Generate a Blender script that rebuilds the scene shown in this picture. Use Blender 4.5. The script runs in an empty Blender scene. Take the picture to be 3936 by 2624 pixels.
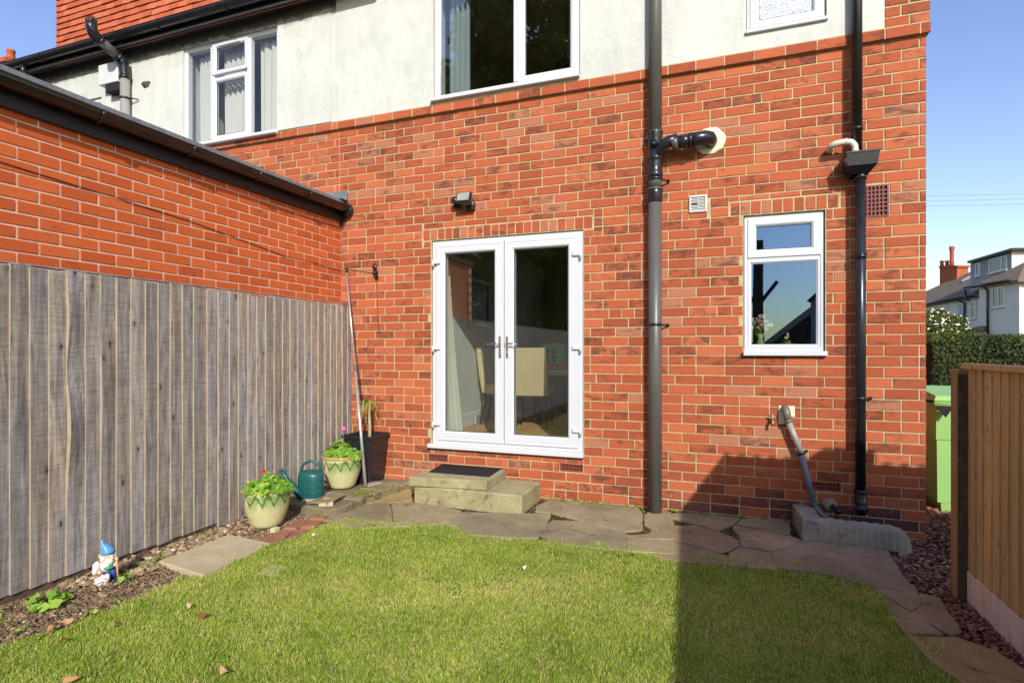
import bpy, math, random
import numpy as np
from mathutils import Vector, Matrix

SC = bpy.context.scene
COL = SC.collection
rnd = random.Random(7)
rng = np.random.default_rng(11)
R = math.radians

# ------------------------------------------------------------------ camera, sky, sun, exposure
HC = 1.40                      # eye height over the paving
FPX, CXP, YHP, TH = 2162.7, 1968.0, 1346.0, 0.354
cd = bpy.data.cameras.new("camera"); cam = bpy.data.objects.new("camera", cd); COL.objects.link(cam)
cd.sensor_width = 36.0; cd.lens = FPX / 3936 * 36.0
cd.shift_y = (YHP - 1312) / 3936.0
cd.clip_start = 0.05; cd.clip_end = 1000
cam.location = (0, 0, HC); cam.rotation_euler = (R(90), 0, TH)
SC.camera = cam

SUN = Vector((0.50, -1.0, 0.65)).normalized()      # towards the sun
EL = math.asin(SUN.z); AZ = math.atan2(SUN.x, SUN.y)
w = bpy.data.worlds.new("World"); SC.world = w; w.use_nodes = True
nt = w.node_tree; nt.nodes.clear()
sky = nt.nodes.new("ShaderNodeTexSky"); sky.sky_type = 'NISHITA'; sky.sun_disc = False
sky.sun_elevation = EL; sky.sun_rotation = AZ
sky.air_density = 1.35; sky.dust_density = 1.0; sky.ozone_density = 2.0; sky.altitude = 100
bgn = nt.nodes.new("ShaderNodeBackground"); bgn.inputs[1].default_value = 0.15
out = nt.nodes.new("ShaderNodeOutputWorld")
hs = nt.nodes.new('ShaderNodeHueSaturation'); hs.inputs['Saturation'].default_value = 1.14; hs.inputs['Hue'].default_value = .522; nt.links.new(sky.outputs[0], hs.inputs['Color']); nt.links.new(hs.outputs[0], bgn.inputs[0]); nt.links.new(bgn.outputs[0], out.inputs[0])
ld = bpy.data.lights.new("sun", 'SUN'); ld.energy = 3.35; ld.angle = R(0.5); ld.color = (1.0, 0.96, 0.90)
sun = bpy.data.objects.new("sun", ld); COL.objects.link(sun)
sun.rotation_euler = SUN.to_track_quat('Z', 'Y').to_euler()
vs = SC.view_settings
vs.view_transform = 'Standard'; vs.look = 'None'; vs.gamma = 1.0; vs.use_curve_mapping = False
vs.exposure = 0.52

# ------------------------------------------------------------------ surveying helpers (photo measurements -> metres)
CT, ST = math.cos(TH), math.sin(TH)
def _ray(x, y):
    u = (x - CXP) / FPX
    return Vector((-ST + u * CT, CT + u * ST, -(y - YHP) / FPX))
def at_y(x, y, Y):              # point on the plane Y = const
    d = _ray(x, y); return Vector((0, 0, HC)) + d * (Y / d.y)
def at_x(x, y, X):
    d = _ray(x, y); return Vector((0, 0, HC)) + d * (X / d.x)
def at_z(x, y, Z):
    d = _ray(x, y); return Vector((0, 0, HC)) + d * ((Z - HC) / d.z)
def at_plane(x, y, p0, n):
    d = _ray(x, y); o = Vector((0, 0, HC)); return o + d * ((Vector(p0) - o).dot(n) / d.dot(n))
def at_depth(x, y, t):
    return Vector((0, 0, HC)) + _ray(x, y) * t

YW = 5.048        # face of the main brick wall
XE = -3.82        # face of the neighbour's extension
XF = -3.70        # face of the left fence
XC = 1.455        # right corner of the house

# ------------------------------------------------------------------ mesh builder
class MB:
    def __init__(s): s.v = []; s.f = []; s.sm = []; s.mi = []; s.t = []
    def add(s, vs_, fs_, smooth=False, mi=0, tone=0.5):
        b = len(s.v); s.v += [tuple(p) for p in vs_]; s.t += [tone] * len(vs_)
        for f in fs_: s.f.append(tuple(b + i for i in f)); s.sm.append(smooth); s.mi.append(mi)
        return s
    def box(s, x0, x1, y0, y1, z0, z1, mi=0, tone=0.5):
        return s.add([(x0,y0,z0),(x1,y0,z0),(x1,y1,z0),(x0,y1,z0),(x0,y0,z1),(x1,y0,z1),(x1,y1,z1),(x0,y1,z1)],
              [(0,3,2,1),(4,5,6,7),(0,1,5,4),(1,2,6,5),(2,3,7,6),(3,0,4,7)], False, mi, tone)
    def bbox(s, x0, x1, y0, y1, z0, z1, b=0.005, mi=0):   # box with chamfered edges
        x0, x1 = min(x0, x1), max(x0, x1); y0, y1 = min(y0, y1), max(y0, y1); z0, z1 = min(z0, z1), max(z0, z1)
        V, F = [], []
        idx = {}
        for i, X in enumerate((x0, x1)):
            for j, Y in enumerate((y0, y1)):
                for k, Z in enumerate((z0, z1)):
                    sx, sy, sz = (1, -1)[i], (1, -1)[j], (1, -1)[k]
                    for a in range(3):
                        p = [X + sx * b, Y + sy * b, Z + sz * b]; p[a] = (X, Y, Z)[a]
                        idx[(i, j, k, a)] = len(V); V.append(tuple(p))
        def q(l): F.append(tuple(idx[t] for t in l))
        for i in (0, 1):
            l = [(i,0,0,0),(i,1,0,0),(i,1,1,0),(i,0,1,0)]; q(l if i else l[::-1])
            l = [(0,i,0,1),(0,i,1,1),(1,i,1,1),(1,i,0,1)]; q(l if i else l[::-1])
            l = [(0,0,i,2),(1,0,i,2),(1,1,i,2),(0,1,i,2)]; q(l if i else l[::-1])
        for j in (0, 1):
            for k in (0, 1):
                q([(0,j,k,1),(1,j,k,1),(1,j,k,2),(0,j,k,2)]); q([(j,0,k,0),(j,1,k,0),(j,1,k,2),(j,0,k,2)]); q([(j,k,0,0),(j,k,1,0),(j,k,1,1),(j,k,0,1)])
        for i in (0,1):
            for j in (0,1):
                for k in (0,1): q([(i,j,k,0),(i,j,k,1),(i,j,k,2)])
        return s.add(V, F, False, mi)
    def tube(s, pts, r, n=12, cap=True, smooth=True, mi=0):
        pts = [Vector(p) for p in pts]; rs = r if isinstance(r, (list, tuple)) else [r] * len(pts)
        V, F = [], []; up = None
        for i, p in enumerate(pts):
            d = (pts[min(i + 1, len(pts) - 1)] - pts[max(i - 1, 0)]).normalized()
            if up is None:
                a = Vector((0, 0, 1)) if abs(d.z) < .9 else Vector((1, 0, 0))
                up = d.cross(a).normalized()
            else:
                up = (up - d * up.dot(d)); up = up.normalized() if up.length > 1e-6 else d.orthogonal().normalized()
            o = d.cross(up)
            for k in range(n):
                t = 2 * math.pi * k / n; V.append(p + (up * math.cos(t) + o * math.sin(t)) * rs[i])
        for i in range(len(pts) - 1):
            for k in range(n):
                a, b = i * n + k, i * n + (k + 1) % n; F.append((a, b, b + n, a + n))
        if cap: F.append(tuple(range(n))[::-1]); F.append(tuple(range((len(pts) - 1) * n, len(pts) * n)))
        return s.add(V, F, smooth, mi)
    def lathe(s, prof, c=(0, 0, 0), n=32, sx=1, sy=1, smooth=True, mi=0, cap=True):
        V, F = [], []
        for (r, z) in prof:
            for k in range(n):
                t = 2 * math.pi * k / n; V.append((c[0] + math.cos(t) * r * sx, c[1] + math.sin(t) * r * sy, c[2] + z))
        m = len(prof)
        for i in range(m - 1):
            for k in range(n):
                a, b = i * n + k, i * n + (k + 1) % n; F.append((a, b, b + n, a + n))
        if cap: F.append(tuple(range(n))[::-1]); F.append(tuple(range((m - 1) * n, m * n)))
        return s.add(V, F, smooth, mi)
    def blob(s, c, rx, ry, rz, n=10, m=7, j=0, seed=0, mi=0, smooth=True):
        rr = random.Random(seed); V = [(c[0], c[1], c[2] - rz)]; F = []
        for i in range(1, m):
            ph = math.pi * i / m
            for k in range(n):
                t = 2 * math.pi * k / n; q = 1 + rr.uniform(-j, j)
                V.append((c[0] + rx * q * math.sin(ph) * math.cos(t), c[1] + ry * q * math.sin(ph) * math.sin(t), c[2] - rz * q * math.cos(ph)))
        V.append((c[0], c[1], c[2] + rz)); L = len(V) - 1
        for k in range(n): F.append((0, 1 + (k + 1) % n, 1 + k))
        for i in range(m - 2):
            for k in range(n):
                a, b = 1 + i * n + k, 1 + i * n + (k + 1) % n; F.append((a, b, b + n, a + n))
        for k in range(n): F.append((1 + (m - 2) * n + k, 1 + (m - 2) * n + (k + 1) % n, L))
        return s.add(V, F, smooth, mi)
    def prism(s, poly, z0, z1, bev=0.0, mi=0, tilt=None):     # poly: ccw (x,y) list
        n = len(poly)
        A = sum(poly[i][0] * poly[(i + 1) % n][1] - poly[(i + 1) % n][0] * poly[i][1] for i in range(n))
        if A < 0: poly = poly[::-1]
        cx_ = sum(p[0] for p in poly) / n; cy_ = sum(p[1] for p in poly) / n
        ti = tilt or (lambda x, y: 0)
        def ins(p, b):
            d = math.hypot(p[0] - cx_, p[1] - cy_) or 1; k = max(0, 1 - b / d); return (cx_ + (p[0] - cx_) * k, cy_ + (p[1] - cy_) * k)
        if bev: rings = [[(x, y, z0) for x, y in poly], [(x, y, z1 - bev + ti(x, y)) for x, y in poly], [(*ins(p, bev), z1 + ti(*p)) for p in poly]]
        else: rings = [[(x, y, z0) for x, y in poly], [(x, y, z1 + ti(x, y)) for x, y in poly]]
        V = [p for r_ in rings for p in r_]; F = []
        for i in range(len(rings) - 1):
            for k in range(n): F.append((i * n + k, i * n + (k + 1) % n, (i + 1) * n + (k + 1) % n, (i + 1) * n + k))
        F.append(tuple(range((len(rings) - 1) * n, len(rings) * n))); F.append(tuple(range(n))[::-1])
        return s.add(V, F, False, mi)
    def frame(s, x0, x1, z0, z1, prof, mi=0):      # mitred frame in an XZ rectangle; prof: (inset, y) points, outside -> inside
        V, F = [], []; n = 4
        for ins, y in prof:
            V += [(x0 + ins, y, z0 + ins), (x1 - ins, y, z0 + ins), (x1 - ins, y, z1 - ins), (x0 + ins, y, z1 - ins)]
        for i in range(len(prof) - 1):
            for k in range(4): F.append((i * 4 + k, i * 4 + (k + 1) % 4, (i + 1) * 4 + (k + 1) % 4, (i + 1) * 4 + k))
        return s.add(V, F, False, mi)
    def xf(s, M, start=0):
        for i in range(start, len(s.v)): s.v[i] = tuple(M @ Vector(s.v[i]))
        return s
    def mesh(s, name):
        me = bpy.data.meshes.new(name); me.from_pydata(s.v, [], s.f)
        me.polygons.foreach_set("use_smooth", s.sm); me.polygons.foreach_set("material_index", s.mi)
        if any(t != 0.5 for t in s.t):
            a = me.attributes.new("tone", 'FLOAT', 'POINT'); a.data.foreach_set("value", s.t)
        me.update(); return me
    def build(s, name, mat, parent=None, kind=None):
        return obj(name, s.mesh(name), mat, parent, kind)

def obj(name, me, mat, parent=None, kind=None, loc=None):
    o = bpy.data.objects.new(name, me); COL.objects.link(o)
    if mat is not None and not len(me.materials):
        for m in (mat if isinstance(mat, (list, tuple)) else [mat]): me.materials.append(m)
    if parent is not None:
        o.parent = parent
        W_ = Vector((0, 0, 0)); q_ = parent
        while q_ is not None: W_ += q_.location; q_ = q_.parent
        o.location = -W_
    elif loc is not None: o.location = loc
    if kind: o['kind'] = kind
    return o
def tag(o, label, cat, group=None):
    o['label'] = label; o['category'] = cat
    if group: o['group'] = group
    return o
def thing(name, label, cat, loc=(0, 0, 0), group=None):
    o = bpy.data.objects.new(name, None); COL.objects.link(o); o.location = loc; o.empty_display_size = .1
    return tag(o, label, cat, group)
def npmesh(name, V, F, mat, parent=None, kind=None, attrs=None, smooth=False):
    """V (n,3), F (m,k) arrays"""
    me = bpy.data.meshes.new(name); n, m, k = len(V), len(F), F.shape[1]
    me.vertices.add(n); me.vertices.foreach_set("co", np.ascontiguousarray(V, dtype=np.float32).ravel())
    me.loops.add(m * k); me.loops.foreach_set("vertex_index", np.ascontiguousarray(F, dtype=np.int32).ravel())
    me.polygons.add(m); me.polygons.foreach_set("loop_start", np.arange(m, dtype=np.int32) * k)
    me.polygons.foreach_set("use_smooth", np.full(m, smooth))
    for an, av in (attrs or {}).items():
        a = me.attributes.new(an, 'FLOAT', 'POINT'); a.data.foreach_set("value", np.ascontiguousarray(av, dtype=np.float32))
    me.update(calc_edges=True); me.validate()
    return obj(name, me, mat, parent, kind)

# ------------------------------------------------------------------ materials
def S(h):   # sRGB hex-like triple 0..255 -> linear
    return tuple(((c / 255) / 12.92 if c / 255 <= .04045 else ((c / 255 + .055) / 1.055) ** 2.4) for c in h)
class NT:
    def __init__(s, name):
        s.m = bpy.data.materials.new(name); s.m.use_nodes = True; s.t = s.m.node_tree; s.t.nodes.clear()
        s.o = s.n("OutputMaterial"); s.b = s.n("BsdfPrincipled"); s.l(s.b, 0, s.o, 0)
    def n(s, k, **kw):
        x = s.t.nodes.new("ShaderNode" + k)
        for a, b in kw.items(): setattr(x, a, b)
        return x
    def l(s, a, ao, b, bi): s.t.links.new(a.outputs[ao], b.inputs[bi])
    def pos(s): return s.n("NewGeometry") , 0
    def co(s, scale=(1, 1, 1), objc=False, rot=None):
        mp = s.n("Mapping"); mp.inputs["Scale"].default_value = scale
        if rot: mp.inputs["Rotation"].default_value = rot
        if objc: tc = s.n("TexCoord"); s.l(tc, 3, mp, 0)
        else: g = s.n("NewGeometry"); s.l(g, 0, mp, 0)
        return mp
    def noise(s, scale, co=None, detail=4, rough=.55, dist=0):
        x = s.n("TexNoise"); x.inputs["Scale"].default_value = scale; x.inputs["Detail"].default_value = detail
        x.inputs["Roughness"].default_value = rough; x.inputs["Distortion"].default_value = dist
        s.l(co or s.co(), 0, x, 0); return x
    def ramp(s, src, so, stops):
        r = s.n("ValToRGB"); e = r.color_ramp.elements
        while len(e) < len(stops): e.new(.5)
        for i, (p, c) in enumerate(stops):
            e[i].position = p; e[i].color = (*c, 1) if isinstance(c, tuple) else (c, c, c, 1)
        s.l(src, so, r, 0); return r
    def mix(s, fac, a, b, mode='MIX'):
        m = s.n("Mix", data_type='RGBA', blend_type=mode)
        for i, v in ((0, fac), (6, a), (7, b)):
            if isinstance(v, tuple) and hasattr(v[0], 'outputs'): s.l(v[0], v[1], m, i)
            elif hasattr(v, 'outputs'): s.l(v, 0, m, i)
            else: m.inputs[i].default_value = (*v, 1) if isinstance(v, tuple) else v
        return (m, 2)
    def base(s, c):
        if isinstance(c, tuple) and hasattr(c[0], 'outputs'): s.l(c[0], c[1], s.b, 0)
        elif hasattr(c, 'outputs'): s.l(c, 0, s.b, 0)
        else: s.b.inputs[0].default_value = (*c, 1)
    def rough(s, r, spec=None):
        if hasattr(r, 'outputs'): s.l(r, 0, s.b, "Roughness")
        else: s.b.inputs["Roughness"].default_value = r
        if spec is not None: s.b.inputs["Specular IOR Level"].default_value = spec
    def bump(s, src, so=0, strength=.3, dist=.01):
        b = s.n("Bump"); b.inputs["Strength"].default_value = strength; b.inputs["Distance"].default_value = dist
        s.l(src, so, b, "Height")
        if s.b.inputs["Normal"].is_linked: s.l(s.b.inputs["Normal"].links[0].from_node, 0, b, "Normal")
        s.l(b, 0, s.b, "Normal"); return b

def mat_simple(name, c, rough=.5, spec=.5, var=.12, scale=6, bump=0, bscale=80, metal=0):
    t = NT(name); n = t.noise(scale, detail=5)
    r = t.ramp(n, 0, [(.3, tuple(x * (1 - var) for x in c)), (.7, tuple(min(1, x * (1 + var)) for x in c))]); t.base(r)
    t.rough(rough, spec); t.b.inputs["Metallic"].default_value = metal
    if bump: t.bump(t.noise(bscale), 0, bump, .004)
    return t.m

def mat_brick(name, mode, reds, dark, dark_amt, pink, base_dark=False, bump=.5):
    """mode: 'OBJECT' reads the brick's own random number, 'GEO' the tone attribute"""
    t = NT(name)
    if mode == 'OBJECT': oi = t.n("ObjectInfo"); src, so = oi, 5
    else:
        at = t.n("Attribute"); at.attribute_name = "tone"; src, so = at, 2
    c = t.ramp(src, so, reds); c.color_ramp.interpolation = 'LINEAR'
    wn = t.n("TexWhiteNoise", noise_dimensions='1D'); t.l(src, so, wn, "W")
    # pale pink bricks
    pk = t.ramp(wn, 0, [(1 - pink, 0.0), (1 - pink + .02, 1.0)])
    c2 = t.mix(pk, c, S((172, 112, 84)))
    # soot smudges, thicker on some bricks
    n1 = t.noise(9, t.co((1, 1, 2.0)), 6, .7, .6)
    wn2 = t.n("TexWhiteNoise", noise_dimensions='1D'); mth = t.n("Math", operation='ADD'); mth.inputs[1].default_value = 3.7
    t.l(src, so, mth, 0); t.l(mth, 0, wn2, "W")
    sub = t.n("Math", operation='MULTIPLY_ADD'); sub.inputs[1].default_value = .30; t.l(wn2, 0, sub, 0); t.l(n1, 0, sub, 2)
    sm = t.ramp(sub, 0, [(.80 - dark_amt, 0.0), (.93 - dark_amt * .6, .72)])
    c3 = t.mix(sm, c2, dark)
    n2 = t.noise(130, None, 6, .7); n2r = t.ramp(n2, 0, [(.3, .66), (.55, 1.0), (.75, 1.12)])
    c4 = t.mix(.75, c3, n2r, 'MULTIPLY')
    if base_dark:   # dark engineering bricks in the footing of the right-hand end
        sx = t.n("SeparateXYZ"); g = t.n("NewGeometry"); t.l(g, 0, sx, 0)
        zr = t.ramp(sx, 2, [(0.10, 1.0), (0.22, 0.6), (0.42, 0.0)])
        xm = t.n("MapRange"); xm.inputs[1].default_value = -1.2; xm.inputs[2].default_value = .8; t.l(sx, 0, xm, 0)
        mm = t.n("Math", operation='MULTIPLY'); t.l(zr, 0, mm, 0); t.l(xm, 0, mm, 1)
        wr = t.ramp(wn2, 0, [(.25, .25), (.6, 1.0)]); m3 = t.n("Math", operation='MULTIPLY'); t.l(mm, 0, m3, 0); t.l(wr, 0, m3, 1)
        c4 = t.mix(m3, c4, S((62, 44, 52)))
        # salt bloom and paint specks low on the wall
        sp = t.noise(55, None, 2, .4); spr = t.ramp(sp, 0, [(.70, 0.0), (.73, .8)])
        zl = t.ramp(sx, 2, [(0.15, .5), (0.5, .0)]); m4 = t.n("Math", operation='MULTIPLY'); t.l(spr, 0, m4, 0); t.l(zl, 0, m4, 1)
        c4 = t.mix(m4, c4, S((205, 180, 150)))
    t.base(c4); t.rough(.85, .3)
    t.bump(n2, 0, bump, .004); t.bump(t.noise(30, None, 3), 0, bump * .8, .006)
    return t.m

RED = [(0.0, S((154, 77, 48))), (.3, S((167, 84, 52))), (.7, S((178, 92, 57))), (1.0, S((187, 104, 66)))]
M = {}
M['brick_o'] = mat_brick("house brick", 'OBJECT', RED, S((80, 52, 42)), .10, .10, True)
M['brick_g'] = mat_brick("house brick joined", 'GEO', RED, S((80, 52, 42)), .10, .10, True)
RE = [(0.0, S((184, 84, 38))), (.5, S((194, 92, 42))), (1.0, S((202, 100, 50)))]
M['ebrick_o'] = mat_brick("smooth orange brick", 'OBJECT', RE, S((150, 62, 36)), .0, .0, False, .12)
M['ebrick_g'] = mat_brick("smooth orange brick joined", 'GEO', RE, S((150, 62, 36)), .0, .0, False, .12)
def mortar(name, a, b):
    t = NT(name); n = t.noise(14, detail=6); r = t.ramp(n, 0, [(.3, a), (.7, b)]); t.base(r); t.rough(.95, .15)
    t.bump(t.noise(160, None, 5, .8), 0, .5, .003); return t.m
M['mortar'] = mortar("buff mortar", S((166, 148, 112)), S((194, 176, 138)))
M['emortar'] = mortar("pale mortar", S((206, 176, 152)), S((226, 202, 180)))
def render_mat(name, dirt):
    t = NT(name); n = t.noise(1.7, detail=6, rough=.6)
    c = t.ramp(n, 0, [(.3, S((192, 193, 186))), (.7, S((208, 208, 200)))])
    fine = t.noise(9, t.co((1, 1, .35)), 6, .7); fr = t.ramp(fine, 0, [(.25, .80), (.5, 1.0)])
    stn = t.noise(2.6, t.co((1, 1, .22)), 6, .7, .4); st2 = t.ramp(stn, 0, [(.50, 1.0), (.72, .80)]); c = t.mix(.45, c, st2, 'MULTIPLY')
    c = t.mix(.6, c, fr, 'MULTIPLY')
    sp = t.noise(36, None, 3, .5); spr = t.ramp(sp, 0, [(.72, 0.0), (.76, .7)]); c = t.mix(spr, c, S((150, 146, 132)))
    if dirt:
        g = t.n("NewGeometry"); sx = t.n("SeparateXYZ"); t.l(g, 0, sx, 0)
        a = t.noise(7, t.co((1, 1, 1.4)), 7, .75, .5); ad = t.n("Math", operation='MULTIPLY_ADD'); ad.inputs[1].default_value = .55
        t.l(a, 0, ad, 0); mr = t.n("MapRange"); mr.inputs[1].default_value = 4.88; mr.inputs[2].default_value = 5.30
        t.l(sx, 2, mr, 0); t.l(mr, 0, ad, 2); rr = t.ramp(ad, 0, [(.56, 0.0), (.80, .95)])
        c = t.mix(rr, c, S((74, 70, 56)))
    t.base(c); t.rough(.92, .2)
    t.bump(t.noise(70, None, 6, .75), 0, .45, .008); t.bump(t.noise(9, None, 4, .6), 0, .25, .03); return t.m
M['render'] = render_mat("white painted render", False)
M['render_d'] = render_mat("white painted render with mould", True)
M['upvc'] = mat_simple("white upvc", S((200, 202, 207)), .28, .5, .015, 3)
M['upvc_dull'] = mat_simple("white upvc trim", S((205, 205, 200)), .4, .4, .05, 12)
M['seal'] = mat_simple("black rubber seal", (.015, .015, .016), .6)
M['blackpl'] = mat_simple("black plastic", (.016, .017, .021), .26, .5, .3, 20, .08, 60)
M['gutter'] = mat_simple("black gutter plastic", (.014, .012, .012), .30, .5, .3, 8, .06, 30)
M['fascia'] = mat_simple("dark fascia", (.022, .018, .022), .42, .4, .15, 8)
def greypipe(name, c):
    t = NT(name); n = t.noise(5, t.co((1, 1, .5)), 5); r = t.ramp(n, 0, [(.3, tuple(x * .85 for x in c)), (.7, tuple(x * 1.12 for x in c))])
    sp = t.noise(38, t.co((1, 1, .4)), 3, .5); sr = t.ramp(sp, 0, [(.70, 0.0), (.735, .75)]); cc = t.mix(sr, r, (.03, .03, .03))
    t.base(cc); t.rough(.38, .5); t.bump(t.noise(60), 0, .06, .003); return t.m
M['greypipe'] = greypipe("weathered grey soil pipe", S((88, 86, 82)))
M['lightpipe'] = greypipe("pale grey waste pipe", S((150, 146, 140)))
M['whitepipe'] = greypipe("off-white overflow pipe", S((206, 200, 186)))
M['chrome'] = mat_simple("chrome", (.75, .75, .77), .12, .5, .02, 4, metal=1)
M['alu'] = mat_simple("aluminium pole", (.62, .62, .64), .3, .5, .08, 10, metal=.7)
M['brass'] = mat_simple("aged brass", (.42, .30, .12), .4, .5, .3, 60, .2, metal=.8)
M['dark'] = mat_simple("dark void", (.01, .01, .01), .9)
M['lead'] = mat_simple("lead flashing", S((112, 118, 124)), .5, .4, .25, 9, .4, 14)
M['felt'] = mat_simple("grey mineral felt", S((120, 122, 126)), .9, .2, .25, 40, .6, 300)
def concrete(name, a, b, moss=.5, spots=True):
    t = NT(name); n = t.noise(5, detail=8, rough=.65); c = t.ramp(n, 0, [(.3, a), (.7, b)])
    if spots:
        s1 = t.noise(16, None, 7, .8); s1r = t.ramp(s1, 0, [(.52, 0.0), (.66, .85)])
        big = t.noise(3.2, None, 2); bigr = t.ramp(big, 0, [(.45, 0.0), (.6, 1.0)]); mu = t.n("Math", operation='MULTIPLY'); t.l(s1r, 0, mu, 0); t.l(bigr, 0, mu, 1)
        c = t.mix(mu, c, S((66, 62, 50)))
    f = t.noise(150, None, 6, .85); fr = t.ramp(f, 0, [(.3, .72), (.6, 1.08)]); c = t.mix(.8, c, fr, 'MULTIPLY')
    t.base(c); t.rough(.93, .2); t.bump(f, 0, .55, .004); t.bump(t.noise(14, None, 6, .7), 0, .5, .012); return t.m
M['concrete'] = concrete("mossy concrete", S((138, 130, 96)), S((172, 163, 124)))
M['concrete_d'] = concrete("dark weathered concrete", S((128, 122, 114)), S((178, 164, 144)))
M['slab'] = concrete("buff paving slab", S((172, 156, 126)), S((196, 180, 148)), spots=False)
def stone(name, a, b, cst):
    t = NT(name); oi = t.n("ObjectInfo"); n = t.noise(2.6, detail=7, rough=.65, dist=.4); c = t.ramp(n, 0, [(.3, a), (.7, b)])
    hr = t.ramp(oi, 5, [(0.0, tuple(x * .82 for x in (1, 1, 1))), (.5, (1.0, .98, .95)), (1.0, (1.14, 1.08, .98))]); c = t.mix(1.0, c, hr, 'MULTIPLY')
    l = t.noise(6, t.co((1, 1, 1), rot=(0, 0, .6)), 6, .7); lr = t.ramp(l, 0, [(.56, 0.0), (.68, .55)]); c = t.mix(lr, c, cst)
    f = t.noise(60, None, 7, .85); fr = t.ramp(f, 0, [(.3, .66), (.6, 1.08)]); c = t.mix(.85, c, fr, 'MULTIPLY')
    big = t.noise(1.3, None, 5, .7, .6); br_ = t.ramp(big, 0, [(.35, .70), (.6, 1.08)]); c = t.mix(.9, c, br_, 'MULTIPLY')
    vo = t.n("TexVoronoi", feature='DISTANCE_TO_EDGE'); vo.inputs["Scale"].default_value = 2.3
    dn = t.noise(5, None, 5, .7); dv = t.n("VectorMath", operation='MULTIPLY_ADD'); dv.inputs[1].default_value = (.28, .28, 0); t.l(dn, 1, dv, 0); g_ = t.n("NewGeometry"); t.l(g_, 0, dv, 2); t.l(dv, 0, vo, 0)
    cr = t.ramp(vo, 0, [(.0, 1.0), (.006, .5), (.014, 0.0)]); gate = t.ramp(t.noise(2.1, None, 2), 0, [(.5, 0.0), (.56, .85)]); gm = t.n("Math", operation='MULTIPLY'); t.l(cr, 0, gm, 0); t.l(gate, 0, gm, 1); c = t.mix(gm, c, (.02, .016, .01))
    t.base(c); t.rough(.8, .3); t.bump(f, 0, .5, .004); t.bump(l, 0, .6, .014); t.bump(cr, 0, -.4, .006); return t.m
M['flag'] = stone("sandstone flag", S((136, 126, 100)), S((168, 154, 122)), S((150, 136, 92)))
M['flag_shade'] = stone("shaded sandstone flag", S((142, 126, 100)), S((172, 152, 122)), S((130, 118, 90)))  # redder copy of flag for stones in shadow, shade tint in the colour
M['flag_y'] = stone("ochre sandstone flag", S((178, 152, 96)), S((168, 146, 104)), S((150, 126, 62)))
M['kerb'] = stone("weathered kerb stone", S((120, 110, 84)), S((150, 138, 106)), S((92, 90, 54)))
M['joint'] = mortar("dark mossy joint", S((44, 40, 28)), S((78, 70, 46)))
def tonemat(name, stops, rough=.9, bump=.4, bs=60, spec=.2, transl=0):
    t = NT(name); at = t.n("Attribute"); at.attribute_name = "tone"; c = t.ramp(at, 2, stops); t.base(c); t.rough(rough, spec)
    if bump: t.bump(t.noise(bs), 0, bump, .004)
    if transl:
        tr = t.n("BsdfTranslucent"); t.l(c, 0, tr, 0); mx = t.n("MixShader"); mx.inputs[0].default_value = transl
        t.l(t.b, 0, mx, 1); t.l(tr, 0, mx, 2); t.l(mx, 0, t.o, 0)
    return t.m
M['soil'] = mat_simple("garden soil", S((84, 68, 52)), .95, .1, .35, 7, .8, 40)
M['clod'] = tonemat("soil crumbs", [(0, S((78, 62, 46))), (.45, S((122, 100, 76))), (.8, S((164, 142, 112))), (1, S((204, 190, 164)))])
M['shale'] = tonemat("red shale gravel", [(0, S((84, 54, 42))), (.4, S((132, 90, 70))), (.75, S((166, 124, 98))), (.93, S((178, 160, 146))), (1, S((214, 210, 202)))])
M['shalebed'] = mat_simple("gravel bed", S((72, 42, 36)), .95, .1, .3, 30, .8, 90)
M['grass'] = tonemat("lawn grass", [(0, S((94, 126, 34))), (.3, S((154, 184, 58))), (.6, S((204, 216, 96))), (.8, S((232, 218, 138))), (1, S((238, 214, 172)))], .55, 0, spec=.25, transl=.45)
M['thatch'] = mat_simple("lawn thatch", S((120, 116, 62)), .95, .1, .4, 12, .8, 120)
M['leaf'] = tonemat("geranium leaf", [(0, S((74, 118, 30))), (.5, S((118, 160, 44))), (1, S((160, 192, 74)))], .5, .2, 90, .35, .3)
M['hedge'] = tonemat("privet leaf", [(0, S((34, 46, 16))), (.5, S((62, 80, 26))), (1, S((112, 124, 46)))], .5, 0, spec=.3, transl=.2)
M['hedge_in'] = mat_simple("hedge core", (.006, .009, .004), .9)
M['tree'] = tonemat("tree leaf", [(0, S((60, 76, 26))), (.5, S((96, 116, 46))), (1, S((140, 152, 72)))], .5, 0, spec=.3, transl=.25)
M['bark'] = mat_simple("bark", S((84, 74, 60)), .9, .1, .3, 9, .8, 20)
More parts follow.
